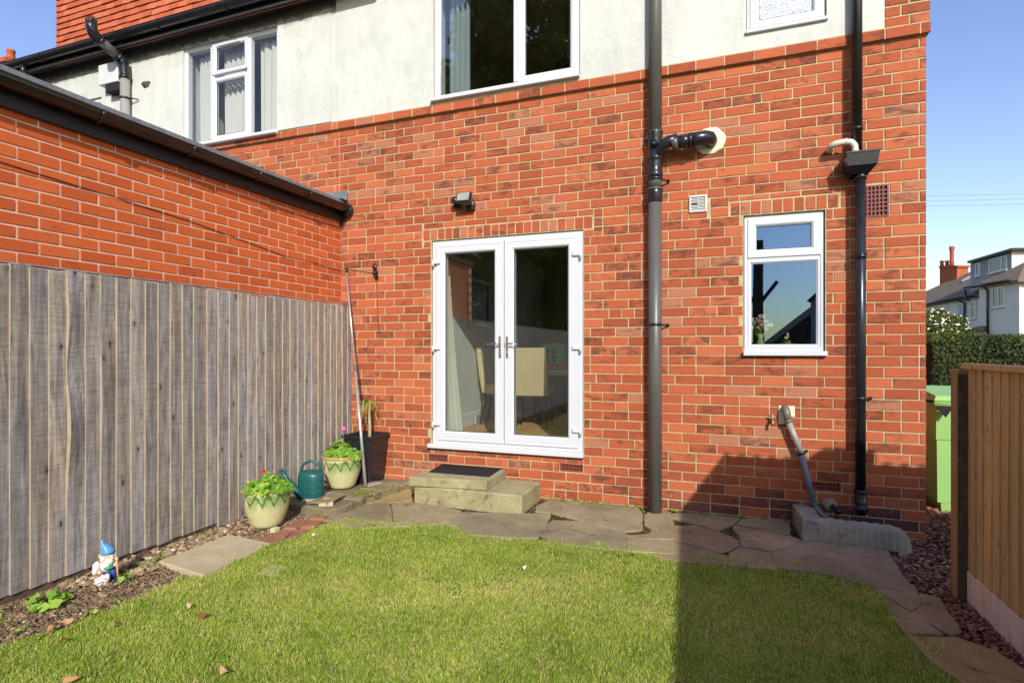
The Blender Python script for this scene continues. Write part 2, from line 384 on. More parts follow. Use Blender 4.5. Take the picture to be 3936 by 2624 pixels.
def wood(name, mode, cols, knot, scr=.5, grain_axis=2, ks=1.0):
    t = NT(name); oi = t.n("ObjectInfo"); add = t.n("VectorMath", operation='ADD'); g = t.n("NewGeometry")
    cmb = t.n("CombineXYZ"); mul = t.n("Math", operation='MULTIPLY'); mul.inputs[1].default_value = 37.0; t.l(oi, 5, mul, 0); t.l(mul, 0, cmb, 2)
    t.l(g, 0, add, 0); t.l(cmb, 0, add, 1)
    def mp(sc):
        m_ = t.n("Mapping"); m_.inputs["Scale"].default_value = sc; t.l(add, 0, m_, 0); return m_
    gr = t.noise(10, mp((1, 2.6, .22)), 7, .65, 1.2); c = t.ramp(gr, 0, [(.25, cols[0]), (.5, cols[1]), (.75, cols[2])])
    hr = t.ramp(oi, 5, [(0.0, .84), (1.0, 1.14)]); c = t.mix(1.0, c, hr, 'MULTIPLY')
    wv = t.ramp(t.noise(1.6, mp((1, 1.6, .7)), 4, .6), 0, [(.35, (.93, .98, 1.06)), (.62, (1.08, 1.0, .88))]); c = t.mix(1.0, c, wv, 'MULTIPLY')
    # knots: sparse stretched spots
    vo = t.n("TexVoronoi", feature='F1'); vo.inputs["Scale"].default_value = 4.6; vo.inputs["Randomness"].default_value = 1
    t.l(mp((1.2 * ks, 2.4 * ks, 1.0 * ks)), 0, vo, 0); kr = t.ramp(vo, 0, [(.0, 1.0), (.06, .8), (.11, 0.0)]); c = t.mix(kr, c, knot)
    kd = t.ramp(vo, 0, [(.08, .68), (.28, 1.0)]); c = t.mix(.8, c, kd, 'MULTIPLY')
    saw = t.noise(22, mp((1, .22, 3.4)), 5, .75, .3); sr = t.ramp(saw, 0, [(.38, .58), (.58, 1.10)]); c = t.mix(scr, c, sr, 'MULTIPLY')
    t.base(c); t.rough(.85, .2); t.bump(saw, 0, .35 * scr * 2, .003); t.bump(gr, 0, .35, .004); return t.m
M['greywood'] = wood("silvered fence board", 0, (S((112, 104, 98)), S((158, 150, 144)), S((196, 188, 180))), S((62, 52, 46)), .6)
M['brownwood'] = wood("stained fence board", 0, (S((190, 152, 102)), S((210, 172, 120)), S((222, 190, 142))), S((76, 46, 26)), .15, ks=1.7)
M['graywood2'] = wood("gravel board", 0, (S((206, 186, 172)), S((226, 206, 194)), S((236, 220, 208))), S((90, 70, 60)), .3)
M['postwood'] = wood("fence post", 0, (S((150, 116, 78)), S((172, 136, 94)), S((182, 148, 106))), S((70, 50, 36)), .2)
M['darkwood'] = mat_simple("creosoted timber", S((98, 82, 64)), .9, .1, .3, 20, .5, 120)
def glassmat(name, ior=1.5, tint=(1, 1, 1), boost=1.0, rough=0.0, gt=(1, 1, 1)):
    t = NT(name); t.t.nodes.remove(t.b); fr = t.n("Fresnel"); ge = t.n("NewGeometry"); mi_ = t.n("Math", operation='MULTIPLY_ADD'); mi_.inputs[1].default_value = 1 / ior - ior; mi_.inputs[2].default_value = ior; t.l(ge, 6, mi_, 0); t.l(mi_, 0, fr, 0)
    mu = t.n("Math", operation='MULTIPLY'); mu.inputs[1].default_value = boost; mu.use_clamp = True; t.l(fr, 0, mu, 0)
    a = t.n("BsdfTransparent"); a.inputs[0].default_value = (*tint, 1); b = t.n("BsdfGlossy"); b.inputs[0].default_value = (*gt, 1); b.inputs["Roughness"].default_value = rough
    mx = t.n("MixShader"); t.l(mu, 0, mx, 0); t.l(a, 0, mx, 1); t.l(b, 0, mx, 2); t.l(mx, 0, t.o, 0)
    bm = t.n("Bump"); bm.inputs["Strength"].default_value = .02; bm.inputs["Distance"].default_value = .05; t.l(t.noise(1.1, None, 1), 0, bm, "Height"); t.l(bm, 0, b, "Normal")
    return t.m
M['glass'] = glassmat("window glass", 1.5, (.92, .95, .93), 2.4)
M['glass_n'] = glassmat("neighbour glass", 1.5, (.96, .97, .96), .8)
M['glass_k'] = glassmat("kitchen window glass", 1.5, (.90, .93, .92), 3.8, 0.0, (.36, .56, 1.0))
def frosted():
    t = NT("frosted glass"); vo = t.n("TexVoronoi"); vo.inputs["Scale"].default_value = 90; t.l(t.co(), 0, vo, 0)
    c = t.ramp(vo, 0, [(0.1, S((90, 98, 112))), (.5, S((190, 198, 210)))]); t.base(c); t.rough(.12, .8); t.bump(vo, 0, .7, .006); return t.m
M['frost'] = frosted()
def curtain(name, c):
    t = NT(name); t.base(c); t.rough(.9, .1); tr = t.n("BsdfTranslucent"); tr.inputs[0].default_value = (*c, 1); mx = t.n("MixShader"); mx.inputs[0].default_value = .35
    t.l(t.b, 0, mx, 1); t.l(tr, 0, mx, 2); t.l(mx, 0, t.o, 0); return t.m
M['net'] = curtain("net curtain", S((222, 222, 216)))
M['cream'] = curtain("cream curtain", S((226, 222, 206)))
M['blue'] = curtain("blue curtain", S((176, 188, 194)))
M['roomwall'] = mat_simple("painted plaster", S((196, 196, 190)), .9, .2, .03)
M['roomdark'] = mat_simple("shaded plaster", S((168, 160, 132)), .9, .2, .05)  # duller than roomwall: the shade of the rooms put into the colour
M['skirt'] = mat_simple("white gloss skirting", S((206, 206, 202)), .4)
M['oakfloor'] = wood("oak floor", 0, (S((150, 116, 74)), S((178, 142, 96)), S((196, 160, 112))), S((110, 80, 50)), .1)
M['beige'] = mat_simple("beige leather", S((196, 174, 132)), .5, .4, .04, 6, .15, 60)
M['legwood'] = mat_simple("dark chair leg", S((44, 36, 32)), .4)
M['oak'] = mat_simple("oak table", S((196, 140, 74)), .4, .4, .15, 14)
M['cardboard'] = mat_simple("cardboard box", S((214, 204, 182)), .8)
M['bagmint'] = mat_simple("mint green bag", S((140, 210, 178)), .5, .4, .08, 14)
M['bagdark'] = mat_simple("dark green print", S((24, 92, 62)), .5)
M['binlime'] = mat_simple("lime green bin plastic", S((142, 184, 106)), .42, .45, .05, 3, .1, 8)
M['tile'] = tonemat("hanging clay tile", [(0, S((164, 84, 56))), (.3, S((178, 92, 62))), (.7, S((186, 98, 66))), (.97, S((196, 110, 78))), (1, S((110, 84, 74)))], .8, .5, 70)
M['terra'] = mat_simple("terracotta", S((168, 88, 62)), .8, .2, .15, 9, .2)
M['moss'] = mat_simple("moss", S((108, 118, 28)), .95, .1, .4, 40, 1.0, 90)
M['mould'] = mat_simple("pale filler", S((214, 208, 176)), .9, .2, .08, 20, .6, 60)
M['cutedge'] = mat_simple("pale sawn edge", S((164, 148, 124)), .85, .2, .2, 9, .3, 50)
M['edging'] = mat_simple("worn red edging brick", S((150, 104, 84)), .9, .2, .2, 9, .5, 60)
M['lintile'] = M['edging']
M['shadepipe'] = greypipe("shaded waste pipe", S((112, 114, 122)))  # darker copy of lightpipe: shadow on the lower length put into colour
M['elbowgrey'] = greypipe("brown-grey elbow", S((112, 104, 92)))

# ================================================================== GROUND (setting)
def sheet(name, poly, z, mat, sub=None):
    mb = MB(); mb.add([(x, y, z) for x, y in poly], [tuple(range(len(poly)))]); o = mb.build(name, mat, None, 'structure'); return o
sheet('ground', [(-300, -300), (300, -300), (300, 400), (-300, 400)], -0.12, M['soil'])

def heightgrid(name, x0, x1, y0, y1, nx, ny, fz, mat, tonef=None):
    X, Y = np.meshgrid(np.linspace(x0, x1, nx), np.linspace(y0, y1, ny)); Z = fz(X, Y)
    V = np.stack([X.ravel(), Y.ravel(), Z.ravel()], 1); i = np.arange(nx * ny).reshape(ny, nx)
    F = np.stack([i[:-1, :-1].ravel(), i[:-1, 1:].ravel(), i[1:, 1:].ravel(), i[1:, :-1].ravel()], 1)
    return npmesh(name, V, F, mat, None, 'structure', None, True)
def wob(X, Y, s=1.0, seed=0):
    r = np.random.default_rng(seed); Z = np.zeros_like(X)
    for k in range(14):
        a = r.uniform(0, 6.28); f = s * r.uniform(1, 9); Z += np.sin(X * f * math.cos(a) + Y * f * math.sin(a) + r.uniform(0, 6)) / (f + 1)
    return Z

# ================================================================== HOUSE
house = thing('brick_house', 'red brick house with white rendered upper floor, glazed garden doors and a kitchen window', 'house', (-1.2, YW, 0))
HB = -1.3 + .0
DOOR = (-2.735, -1.172, HC - .985, HC + 1.105)
KW = (.185, .785, HC - .045, HC + 1.118)
UPW = (-2.70, -1.195, HC + 2.50, HC + 3.95)
TW = (.205, .790, HC + 2.60, HC + 3.60)
BZ = HC + 2.372      # underside of the projecting band course
CH, BL = .0832, .2290
holes = [DOOR, (KW[0], KW[1], KW[2], KW[3]), (-2.835, -1.08, DOOR[3] - .001, DOOR[3] + .118), (.075, .885, KW[3] - .001, KW[3] + .118)]
# vents let into the wall: (x0, x1, z0, z1)
V_WHITE = (-.245, -.105, HC + 1.175, HC + 1.318)
V_RED = (1.035, 1.215, HC + 1.03, HC + 1.275)
def vent_box(px0, py0, px1, py1):
    a, b = at_y(px0, py0, YW), at_y(px1, py1, YW); return (a.x, b.x, min(a.z, b.z), max(a.z, b.z))
V_A1 = vent_box(1647, 1770, 1722, 1744); V_A2 = vent_box(2153, 1807, 2243, 1777); V_A3 = vent_box(3115, 1884, 3222, 1850)
holes_v = [V_WHITE, V_RED]
# snap the small air bricks to a course
def snap(v):
    c = round((BZ - (v[2] + v[3]) / 2) / CH - .5); return (v[0], v[0] + .216, BZ - (c + 1) * CH + .008, BZ - c * CH - .004)
V_A1, V_A2, V_A3 = snap(V_A1), snap(V_A2), snap(V_A3)
holes_v += [V_A1, V_A2, V_A3]
allholes = holes + holes_v

def cut(x0, x1, z0, z1, hs):
    segs = [(x0, x1, z0, z1)]
    for h in hs:
        if h[3] <= z0 + .004 or h[2] >= z1 - .004: continue
        ns = []
        for a, b, p, q in segs:
            if h[1] <= a or h[0] >= b: ns.append((a, b, p, q)); continue
            if h[0] - .008 > a: ns.append((a, h[0] - .008, p, q))
            if h[1] + .008 < b: ns.append((h[1] + .008, b, p, q))
            m0, m1 = max(a, h[0] - .002), min(b, h[1] + .002)
            if h[3] + .008 < q - .014 and m1 - m0 > .02: ns.append((m0, m1, h[3] + .008, q))
            if h[2] - .008 > p + .014 and m1 - m0 > .02: ns.append((m0, m1, p, h[2] - .008))
        segs = ns
    return [s_ for s_ in segs if s_[1] - s_[0] > .022]
def zcut(z0, z1, a, b, hs):   # lower/raise the brick if a hole's edge crosses it
    return z0, z1
def brick_mesh(L, H, seed, d=.012, name="brick"):
    rr = random.Random(seed); mb = MB(); b = .0035
    j = lambda k=.0018: rr.uniform(-k, k)
    fr = [(-L/2 + b + j(), -rr.uniform(0, .0015), -H/2 + b + j()), (L/2 - b + j(), -rr.uniform(0, .0015), -H/2 + b + j()), (L/2 - b + j(), -rr.uniform(0, .0015), H/2 - b + j()), (-L/2 + b + j(), -rr.uniform(0, .0015), H/2 - b + j())]
    md = [(-L/2 + j(), .004, -H/2 + j()), (L/2 + j(), .004, -H/2 + j()), (L/2 + j(), .004, H/2 + j()), (-L/2 + j(), .004, H/2 + j())]
    bk = [(p[0], d, p[2]) for p in md]
    mb.add(fr + md + bk, [(0,1,2,3)] + [(4 + k, 4 + (k + 1) % 4, (k + 1) % 4, k) for k in range(4)] + [(8 + k, 8 + (k + 1) % 4, 4 + (k + 1) % 4, 4 + k) for k in range(4)])
    return mb
_bc = {}
def get_brick(L, H, mat, variants=6):
    k = (round(L, 2), round(H, 3), mat.name, rnd.randrange(variants))
    if k not in _bc:
        me = brick_mesh(L, H, int(k[0] * 1000) * 7 + int(k[1] * 1000) + k[3] * 131).mesh('brick'); me.materials.append(mat); _bc[k] = (me, L)
    return _bc[k]

def lay_bricks(parent, bricks, n_obj, mat_o, mat_g, to_world, rot, rest_name='brickwork', extra_stuff=None):
    """bricks: list of (u0,u1,z0,z1); the n_obj that show largest become objects, the rest one joined part"""
    eye = Vector((0, 0, HC)); q = []
    for b in bricks:
        c = to_world((b[0] + b[1]) / 2, (b[2] + b[3]) / 2); d = (c - eye).length
        q.append(((b[1] - b[0]) * (b[3] - b[2]) / d ** 2, b, c))
    q.sort(key=lambda t_: -t_[0])
    for k, (_, b, c) in enumerate(q[:n_obj]):
        L, H = b[1] - b[0], b[3] - b[2]
        me, L0 = get_brick(L, H, mat_o)
        o = bpy.data.objects.new('brick', me); COL.objects.link(o); o.parent = parent
        o.location = c - parent.location + (Vector((0, rnd.uniform(-.0016, .0012), 0)) if rot == 0 else Vector((rnd.uniform(-.0005, .0005), 0, 0))); o.rotation_euler = (rnd.uniform(-.006, .006), rnd.uniform(-.004, .004), rot); o.scale = (L / L0, 1, 1)
    mb = MB()
    for (_, b, c) in q[n_obj:]:
        m1 = brick_mesh(b[1] - b[0], b[3] - b[2], rnd.randrange(10 ** 6)); st = len(mb.v)
        mb.add(m1.v, m1.f, False, 0, rnd.random()); mb.xf(Matrix.Translation(c) @ Matrix.Rotation(rot, 4, 'Z'), st)
    if extra_stuff: extra_stuff(mb)
    if mb.v: mb.build(rest_name, mat_g, parent, 'stuff')

def coursing(x0, x1, z_top, ncourse, hs, seed, j=.0088, ch=CH, bl=BL, queer=True):
    rr = random.Random(seed); out_ = []
    for c in range(ncourse):
        zt = z_top - c * ch; zb = zt - ch + j
        x = x0 - (bl / 2 if c % 2 else 0) - (.06 if c % 7 == 3 and queer else 0)
        while x < x1:
            L = bl
            if queer and c % 5 == 4 and rr.random() < .38: L = bl / 2
            a, b = x, x + L - j; x += L
            a2, b2 = max(a, x0 + .003), min(b, x1)
            if b2 - a2 < .02: continue
            for s0, s1, p_, q_ in cut(a2, b2, zb, zt, hs): out_.append((s0, s1, p_ + rr.uniform(-.0008, .0008), q_ + rr.uniform(-.0008, .0008)))
    return out_
XL = XE - .03
bricks = coursing(XL, XC, BZ - .008, 47, allholes, 3)
# band course, one brick proud, and the quoin at the right of the render
band = [(x, min(x + BL - .01, XC + .02), BZ, BZ + CH - .004) for x in np.arange(XL, XC, BL)]
quoin = []
for c in range(18):
    z0 = BZ + CH + .006 + c * CH; xs = 1.185
    if c % 2: quoin += [(xs, xs + .10, z0, z0 + .073), (xs + .11, XC + .02, z0, z0 + .073)]
    else: quoin += [(xs, xs + .155, z0, z0 + .073), (xs + .165, XC + .02, z0, z0 + .073)]
rowlock = []
for x0, x1, zb in ((-2.83, -1.085, DOOR[3] + .008), (.08, .88, KW[3] + .008)):
    n = round((x1 - x0) / .083); p = (x1 - x0) / n
    for i in range(n): rowlock.append((x0 + i * p + .004, x0 + (i + 1) * p - .006, zb, zb + .104))
def side_bricks(mb):    # gable side of the house, facing the passage
    rr = random.Random(5)
    for c in range(66):
        z0 = BZ + 17 * CH - c * CH; x = YW + .012 - (BL / 2 if c % 2 else 0)
        while x < 13:
            a, b = max(x, YW + .012), x + BL - .01; x += BL
            if b - a < .03 or z0 < -.1: continue
            m1 = brick_mesh(b - a, CH - .010, rr.randrange(10 ** 6), d=.010); st = len(mb.v); mb.add(m1.v, m1.f, False, 0, rr.random())
            mb.xf(Matrix.Translation((XC, (a + b) / 2, z0 + CH / 2)) @ Matrix.Rotation(R(90), 4, 'Z'), st)
qall = [(b, YW) for b in bricks + rowlock] + [(b, YW - .034) for b in band] + [(b, YW - .018) for b in quoin]
yof = {}
for b, y in qall: yof[(round((b[0] + b[1]) / 2, 5), round((b[2] + b[3]) / 2, 5))] = y
lay_bricks(house, [b for b, _ in qall], 300, M['brick_o'], M['brick_g'],
           lambda u, z: Vector((u, yof[(round(u, 5), round(z, 5))], z)), 0, extra_stuff=side_bricks)
# mortar body of the wall, cut round the openings
def walled(mb, x0, x1, z0, z1, y0, y1, hs):
    xs = sorted({x0, x1, *[h[0] for h in hs if x0 < h[0] < x1], *[h[1] for h in hs if x0 < h[1] < x1]})
    for a, b in zip(xs, xs[1:]):
        m_ = (a + b) / 2; hz = sorted([(h[2], h[3]) for h in hs if h[0] < m_ < h[1]]); z = z0
        for p, q in hz:
            if p > z: mb.box(a, b, y0, y1, z, p)
            z = max(z, q)
        if z < z1: mb.box(a, b, y0, y1, z, z1)
big = [DOOR, KW]
small = [(v[0] + .01, v[1] - .01, v[2] + .01, v[3] - .01) for v in holes_v]
mb = MB(); walled(mb, XL - .02, XC - .004, -.15, BZ + .003, YW + .0045, YW + .24, big + small)
mb.box(XL - .02, XC + .014, YW - .0295, YW + .24, BZ + .003, BZ + CH + .004)       # body of the band course
mb.box(1.178, XC + .016, YW - .0135, YW + .24, BZ + CH + .004, BZ + 1.65)
mb.box(XC - .2, XC - .0042, YW + .241, 13.0, -.15, BZ + 1.65)
mb.build('wall', M['mortar'], house)
# render (white) of the upper floor
mb = MB(); walled(mb, XL - .02, 1.178, BZ + CH + .004, BZ + 1.65, YW - .028, YW + .24, [UPW, TW]); mb.build('rendered_wall', M['render'], house)

# ---------------------------------------------------------------- windows and doors
GL = .011
def casement(parent, x0, x1, z0, z1, y, glass, wf=.055, name='sash'):
    """opening sash standing proud of the frame: chamfered mitred frame + pane"""
    mb = MB(); mb.frame(x0, x1, z0, z1, [(0, y + .03), (0, y + .002), (.006, y - .012), (wf - .018, y - .012), (wf - .008, y - .004), (wf, y + .006), (wf, y + .03)])
    o = mb.build(name, M['upvc'], parent)
    g = MB(); g.frame(x0 + wf - .001, x1 - wf + .001, z0 + wf - .001, z1 - wf + .001, [(0, y + .0052), (.004, y + .0052), (.004, y + .012), (0, y + .012)]); g.build('gasket', M['seal'], o)
    p = MB(); p.box(x0 + wf, x1 - wf, y + .010, y + .014, z0 + wf, z1 - wf); p.build('pane', glass, o)
    return o
def window_frame(parent, x0, x1, z0, z1, y, w_=.045, name='window'):
    mb = MB(); mb.frame(x0, x1, z0, z1, [(0, y + .07), (0, y), (w_ - .008, y), (w_, y + .008), (w_, y + .07)]); return mb.build(name, M['upvc'], parent)
# garden doors
DY = YW + .022
dx0, dx1, dz0, dz1 = -2.728, -1.178, HC - .935, HC + 1.098
mb = MB(); mb.frame(dx0, dx1, dz0, dz1, [(0, DY + .09), (0, DY), (.042, DY), (.05, DY + .012), (.05, DY + .09)])
dframe = mb.build('door_frame', M['upvc'], house)
mb = MB(); mb.bbox(dx0 - .035, dx1 + .012, DY - .065, DY + .08, dz0 - .045, dz0 - .001, .006); mb.build('sill', M['upvc'], dframe)
mb = MB(); mb.box(dx0 - .03, dx1 + .01, DY - .05, DY + .07, dz0 - .052, dz0 - .046); mb.build('sill_seal', M['seal'], dframe)
mid = (dx0 + dx1) / 2
for k, (a, b) in enumerate(((dx0 + .044, mid - .003), (mid + .003, dx1 - .044))):
    z0_, z1_ = dz0 + .03, dz1 - .035
    W_ = .098; mb = MB()
    mb.frame(a, b, z0_, z1_, [(0, DY + .06), (0, DY - .008), (.008, DY - .018), (.030, DY - .018), (.034, DY - .0145), (.038, DY - .018), (W_ - .016, DY - .018), (W_ - .006, DY - .010), (W_, DY + .002), (W_, DY + .06)])
    leaf = mb.build('door_leaf', M['upvc'], house)
    g = MB(); g.frame(a + W_ - .001, b - W_ + .001, z0_ + W_ - .001, z1_ - W_ + .001, [(0, DY + .001), (.006, DY + .001), (.006, DY + .010), (0, DY + .010)]); g.build('gasket', M['seal'], leaf)
    p = MB(); p.box(a + W_, b - W_, DY + .006, DY + .010, z0_ + W_, z1_ - W_); p.build('pane', M['glass'], leaf)
    # lever handle on a long plate
    hx = (b - .034) if k == 0 else (a + .034); sg = -1 if k == 0 else 1; hz = HC + .045
    h = MB(); h.bbox(hx - .014, hx + .014, DY - .028, DY - .0185, hz - .12, hz + .09, .004)
    h.tube([(hx, DY - .028, hz + .02), (hx, DY - .062, hz + .02), (hx + sg * .02, DY - .068, hz + .02), (hx + sg * .07, DY - .066, hz + .018), (hx + sg * .125, DY - .06, hz + .012)], [.009, .009, .009, .008, .006], 10)
    h.tube([(hx, DY - .0285, hz - .06), (hx, DY - .036, hz - .06)], .008, 10)
    h.build('handle', M['chrome'], leaf)
    for zz in (HC + .86, HC + .0, HC - .76):
        hb = MB(); ex = a - .004 if k == 0 else b + .004
        hb.bbox(ex - .034 + (.022 if k == 0 else -.022), ex + .034 + (.022 if k == 0 else -.022), DY - .040, DY - .0185, zz + .005, zz + .045, .006)
        bx = ex - .022 if k == 0 else ex + .022
        hb.tube([(bx, DY - .032, zz + .043), (bx, DY - .032, zz - .02)], .011, 10)
        hb.build('hinge', M['upvc'], leaf)
# kitchen window
KY = YW + .030
kx0, kx1, kz0, kz1 = .192, .779, HC - .005, HC + 1.112
kw = window_frame(house, kx0, kx1, kz0, kz1, KY, .03)
mb = MB(); mb.box(kx0 + .03, kx1 - .03, KY + .001, KY + .07, HC + .735, HC + .775); mb.build('transom', M['upvc'], kw)
casement(kw, kx0 + .022, kx1 - .022, HC + .762, kz1 - .022, KY, M['glass_k'], .070)
mb = MB(); mb.frame(kx0 + .028, kx1 - .028, kz0 + .028, HC + .742, [(0, KY + .0), (.012, KY + .0), (.026, KY + .014), (.026, KY + .03)]); bead = mb.build('glazing_bead', M['upvc'], kw)
mb = MB(); mb.box(kx0 + .054, kx1 - .054, KY + .016, KY + .020, kz0 + .054, HC + .716); mb.build('pane', M['glass_k'], bead)
mb = MB(); mb.bbox(kx0 - .012, kx1 + .016, YW - .045, KY + .05, kz0 - .040, kz0 - .001, .005); mb.build('sill', M['upvc'], kw)
# big bedroom window
UY = YW + .0
ux0, ux1, uz0, uz1 = -2.692, -1.200, HC + 2.508, HC + 3.94
uw = window_frame(house, ux0, ux1, uz0, uz1, UY, .05)
mx = -1.815
mb = MB(); mb.bbox(mx - .035, mx + .03, UY - .0015, UY + .07, uz0 + .05, uz1 - .05, .004); mb.build('mullion', M['upvc'], uw)
mb = MB(); mb.box(ux0 + .05, mx - .036, UY + .018, UY + .022, uz0 + .05, uz1 - .05); mb.build('pane', M['glass'], uw)
casement(uw, mx + .008, ux1 - .02, uz0 + .022, uz1 - .02, UY, M['glass'], .075)
mb = MB(); mb.bbox(ux0 - .02, ux1 + .005, YW - .075, UY + .05, uz0 - .030, uz0 - .001, .004); mb.build('sill', M['upvc'], uw)
# small frosted bathroom window
tx0, tx1, tz0, tz1 = .212, .784, HC + 2.625, HC + 3.58
tw = window_frame(house, tx0, tx1, tz0, tz1, UY, .035)
casement(tw, tx0 + .018, tx1 - .018, tz0 + .018, tz1 - .02, UY, M['frost'], .072)
mb = MB(); mb.bbox(tx0 - .015, tx1 + .015, YW - .055, UY + .05, tz0 - .028, tz0 - .001, .004); mb.build('sill', M['upvc'], tw)
# house roof and eaves (above the picture, seen from lower viewpoints)
mb = MB(); mb.add([(XL, YW - .32, BZ + 1.66), (XC + .1, YW - .32, BZ + 1.66), (XC + .1, 9.2, BZ + 4.6), (XL, 9.2, BZ + 4.6), (XL, 13.3, BZ + 1.66), (XC + .1, 13.3, BZ + 1.66)], [(0,1,2,3), (3,2,5,4), (0,3,4), (1,5,2)]); mb.build('roof', M['terra'], house)

# ---------------------------------------------------------------- air bricks and vents
def lattice(x0, x1, z0, z1, nx, nz, y, rim, bar, mat, back=M['dark'], parent=None, name='grille', d=.010):
    mb = MB(); mb.frame(x0, x1, z0, z1, [(0, y + d), (0, y), (rim, y), (rim, y + d)])
    ax0, ax1, az0, az1 = x0 + rim, x1 - rim, z0 + rim, z1 - rim
    for i in range(1, nx): c = ax0 + (ax1 - ax0) * i / nx; mb.box(c - bar / 2, c + bar / 2, y + .001, y + d, az0, az1)
    for i in range(1, nz): c = az0 + (az1 - az0) * i / nz; mb.box(ax0, ax1, y + .0018, y + d - .001, c - bar / 2, c + bar / 2)
    mb.build(name, mat, parent)
    b = MB(); b.box(x0 + .003, x1 - .003, y + d, y + d + .002, z0 + .003, z1 - .003); b.build('back', back, parent)  # black plate: the shade inside the holes put into its colour
M['redclay'] = mat_simple("dull red clay", S((128, 62, 48)), .8, .2, .15, 30, .3)
M['redpaint'] = mat_simple("dark red painted grille", S((122, 44, 38)), .5, .4, .15, 12)
for v, lab in ((V_A1, 'terracotta air brick under the left end of the garden door sill'), (V_A2, 'terracotta air brick below the right end of the garden door sill'), (V_A3, 'sooty air brick low in the wall behind the slanting waste pipe')):
    a = thing('air_brick', lab, 'air brick', (v[0], YW, v[2])); lattice(v[0], v[1], v[2], v[3], 8, 2, YW - .002, .009, .010, M['redclay'], parent=a)
a = thing('wall_grille', 'large dark red square grille beside the black downpipe', 'grille', (V_RED[0], YW, V_RED[2])); lattice(*V_RED, 6, 7, YW - .006, .012, .010, M['redpaint'], parent=a, d=.012)
a = thing('extractor_vent', 'small white louvred vent with a broken slat right of the grey soil pipe', 'vent', (V_WHITE[0], YW, V_WHITE[2]))
x0, x1, z0, z1 = V_WHITE; mb = MB(); mb.frame(x0, x1, z0, z1, [(0, YW + .004), (0, YW - .014), (.003, YW - .016), (.012, YW - .016), (.014, YW - .008), (.014, YW + .004)]); mb.build('rim', M['upvc_dull'], a)
nz = 9
for i in range(nz):
    zc = z0 + .016 + (z1 - z0 - .032) * (i + .5) / nz
    for s0, s1 in ((x0 + .014, (x0 + x1) / 2 - .002), ((x0 + x1) / 2 + .002, x1 - .014)):
        if i == 4 and s0 < x0 + .02: continue
        mb = MB(); mb.add([(s0, YW - .012, zc - .005), (s1, YW - .012, zc - .005), (s1, YW - .004, zc + .003), (s0, YW - .004, zc + .003), (s0, YW - .010, zc - .006), (s1, YW - .010, zc - .006), (s1, YW - .002, zc + .002), (s0, YW - .002, zc + .002)], [(0,1,2,3), (4,7,6,5), (0,4,5,1), (2,6,7,3), (0,3,7,4), (1,5,6,2)]); mb.build('slat', M['upvc_dull'], a)
mb = MB(); mb.box((x0 + x1) / 2 - .002, (x0 + x1) / 2 + .002, YW - .014, YW - .003, z0 + .014, z1 - .014); mb.build('divider', M['upvc_dull'], a)
mb = MB(); mb.box(x0 + .005, x1 - .005, YW + .0, YW + .003, z0 + .005, z1 - .005); mb.build('back', M['dark'], a)  # black sheet in place of the shade behind the slats

# ================================================================== NEIGHBOUR'S HALF OF THE PAIR
nh = thing('neighbour_house', 'white rendered neighbouring house at the left with clay tile hanging and a three-part window', 'house', (-6, YW, 0))
NW = (-6.11, -4.66, HC + 2.44, HC + 3.65)
NW2 = (-8.35, -7.55, HC + 2.4, HC + 3.30)
nb = [b for b in coursing(-8.6, XL - .004, BZ - .008, 14, [], 9)]
nband = [(x, min(x + BL - .01, XL - .008), BZ, BZ + CH - .004) for x in np.arange(-8.6 + .1, XL - .03, BL)]
yof2 = {}
for b in nb: yof2[(round((b[0] + b[1]) / 2, 5), round((b[2] + b[3]) / 2, 5))] = YW
for b in nband: yof2[(round((b[0] + b[1]) / 2, 5), round((b[2] + b[3]) / 2, 5))] = YW - .034
def nvis(b):   # bricks that stand clear of the extension roof in view
    return b[1] > -6.9
vis = [b for b in nb + nband if nvis(b)]
lay_bricks(nh, vis, 220, M['brick_o'], M['brick_g'], lambda u, z: Vector((u, yof2[(round(u, 5), round(z, 5))], z)), 0)
mb = MB(); mb.box(-10.5, XL - .021, YW + .0045, YW + .24, -.15, BZ + .003); mb.box(-10.5, XL - .021, YW - .0295, YW + .24, BZ + .003, BZ + CH + .003); mb.build('wall', M['mortar'], nh)
ZE = HC + 3.78       # eaves soffit
mb = MB(); walled(mb, -9.6, XL - .021, BZ + CH + .004, ZE + .1, YW - .030, YW + .24, [NW, NW2]); mb.build('rendered_wall', M['render_d'], nh)
# flat pier of render, slightly proud, between the windows and at the party line
mb = MB(); mb.box(-4.655, -3.93, YW - .040, YW - .0302, BZ + CH + .006, ZE - .0); mb.build('render_pier', M['render_d'], nh)
# window: left light, centre top vent over a casement, right light
nw = window_frame(nh, NW[0], NW[1], NW[2] + .02, NW[3], YW - .005, .045)
A, B = NW[0] + .045, NW[1] - .045; m1, m2 = -5.665, -5.105; ny = YW - .005
mb = MB(); mb.bbox(m1 - .03, m1 + .03, ny - .0015, ny + .06, NW[2] + .065, NW[3] - .045, .004); mb.bbox(m2 - .03, m2 + .03, ny - .0015, ny + .06, NW[2] + .065, NW[3] - .045, .004); mb.build('mullion', M['upvc'], nw)
mb = MB(); mb.box(A, m1 - .03, ny + .018, ny + .022, NW[2] + .065, NW[3] - .045); mb.build('pane', M['glass_n'], nw)
mb = MB(); mb.box(m2 + .03, B, ny + .018, ny + .022, NW[2] + .065, NW[3] - .045); mb.build('pane', M['glass_n'], nw)
casement(nw, m1 + .005, m2 - .005, HC + 3.255, NW[3] - .02, ny, M['glass_n'], .062)
casement(nw, m1 + .005, m2 - .005, NW[2] + .04, HC + 3.225, ny, M['glass_n'], .062)
mb = MB(); mb.bbox(-5.55, -5.22, ny - .03, ny - .0125, NW[3] - .075, NW[3] - .045, .006); mb.build('trickle_vent', M['upvc_dull'], nw)
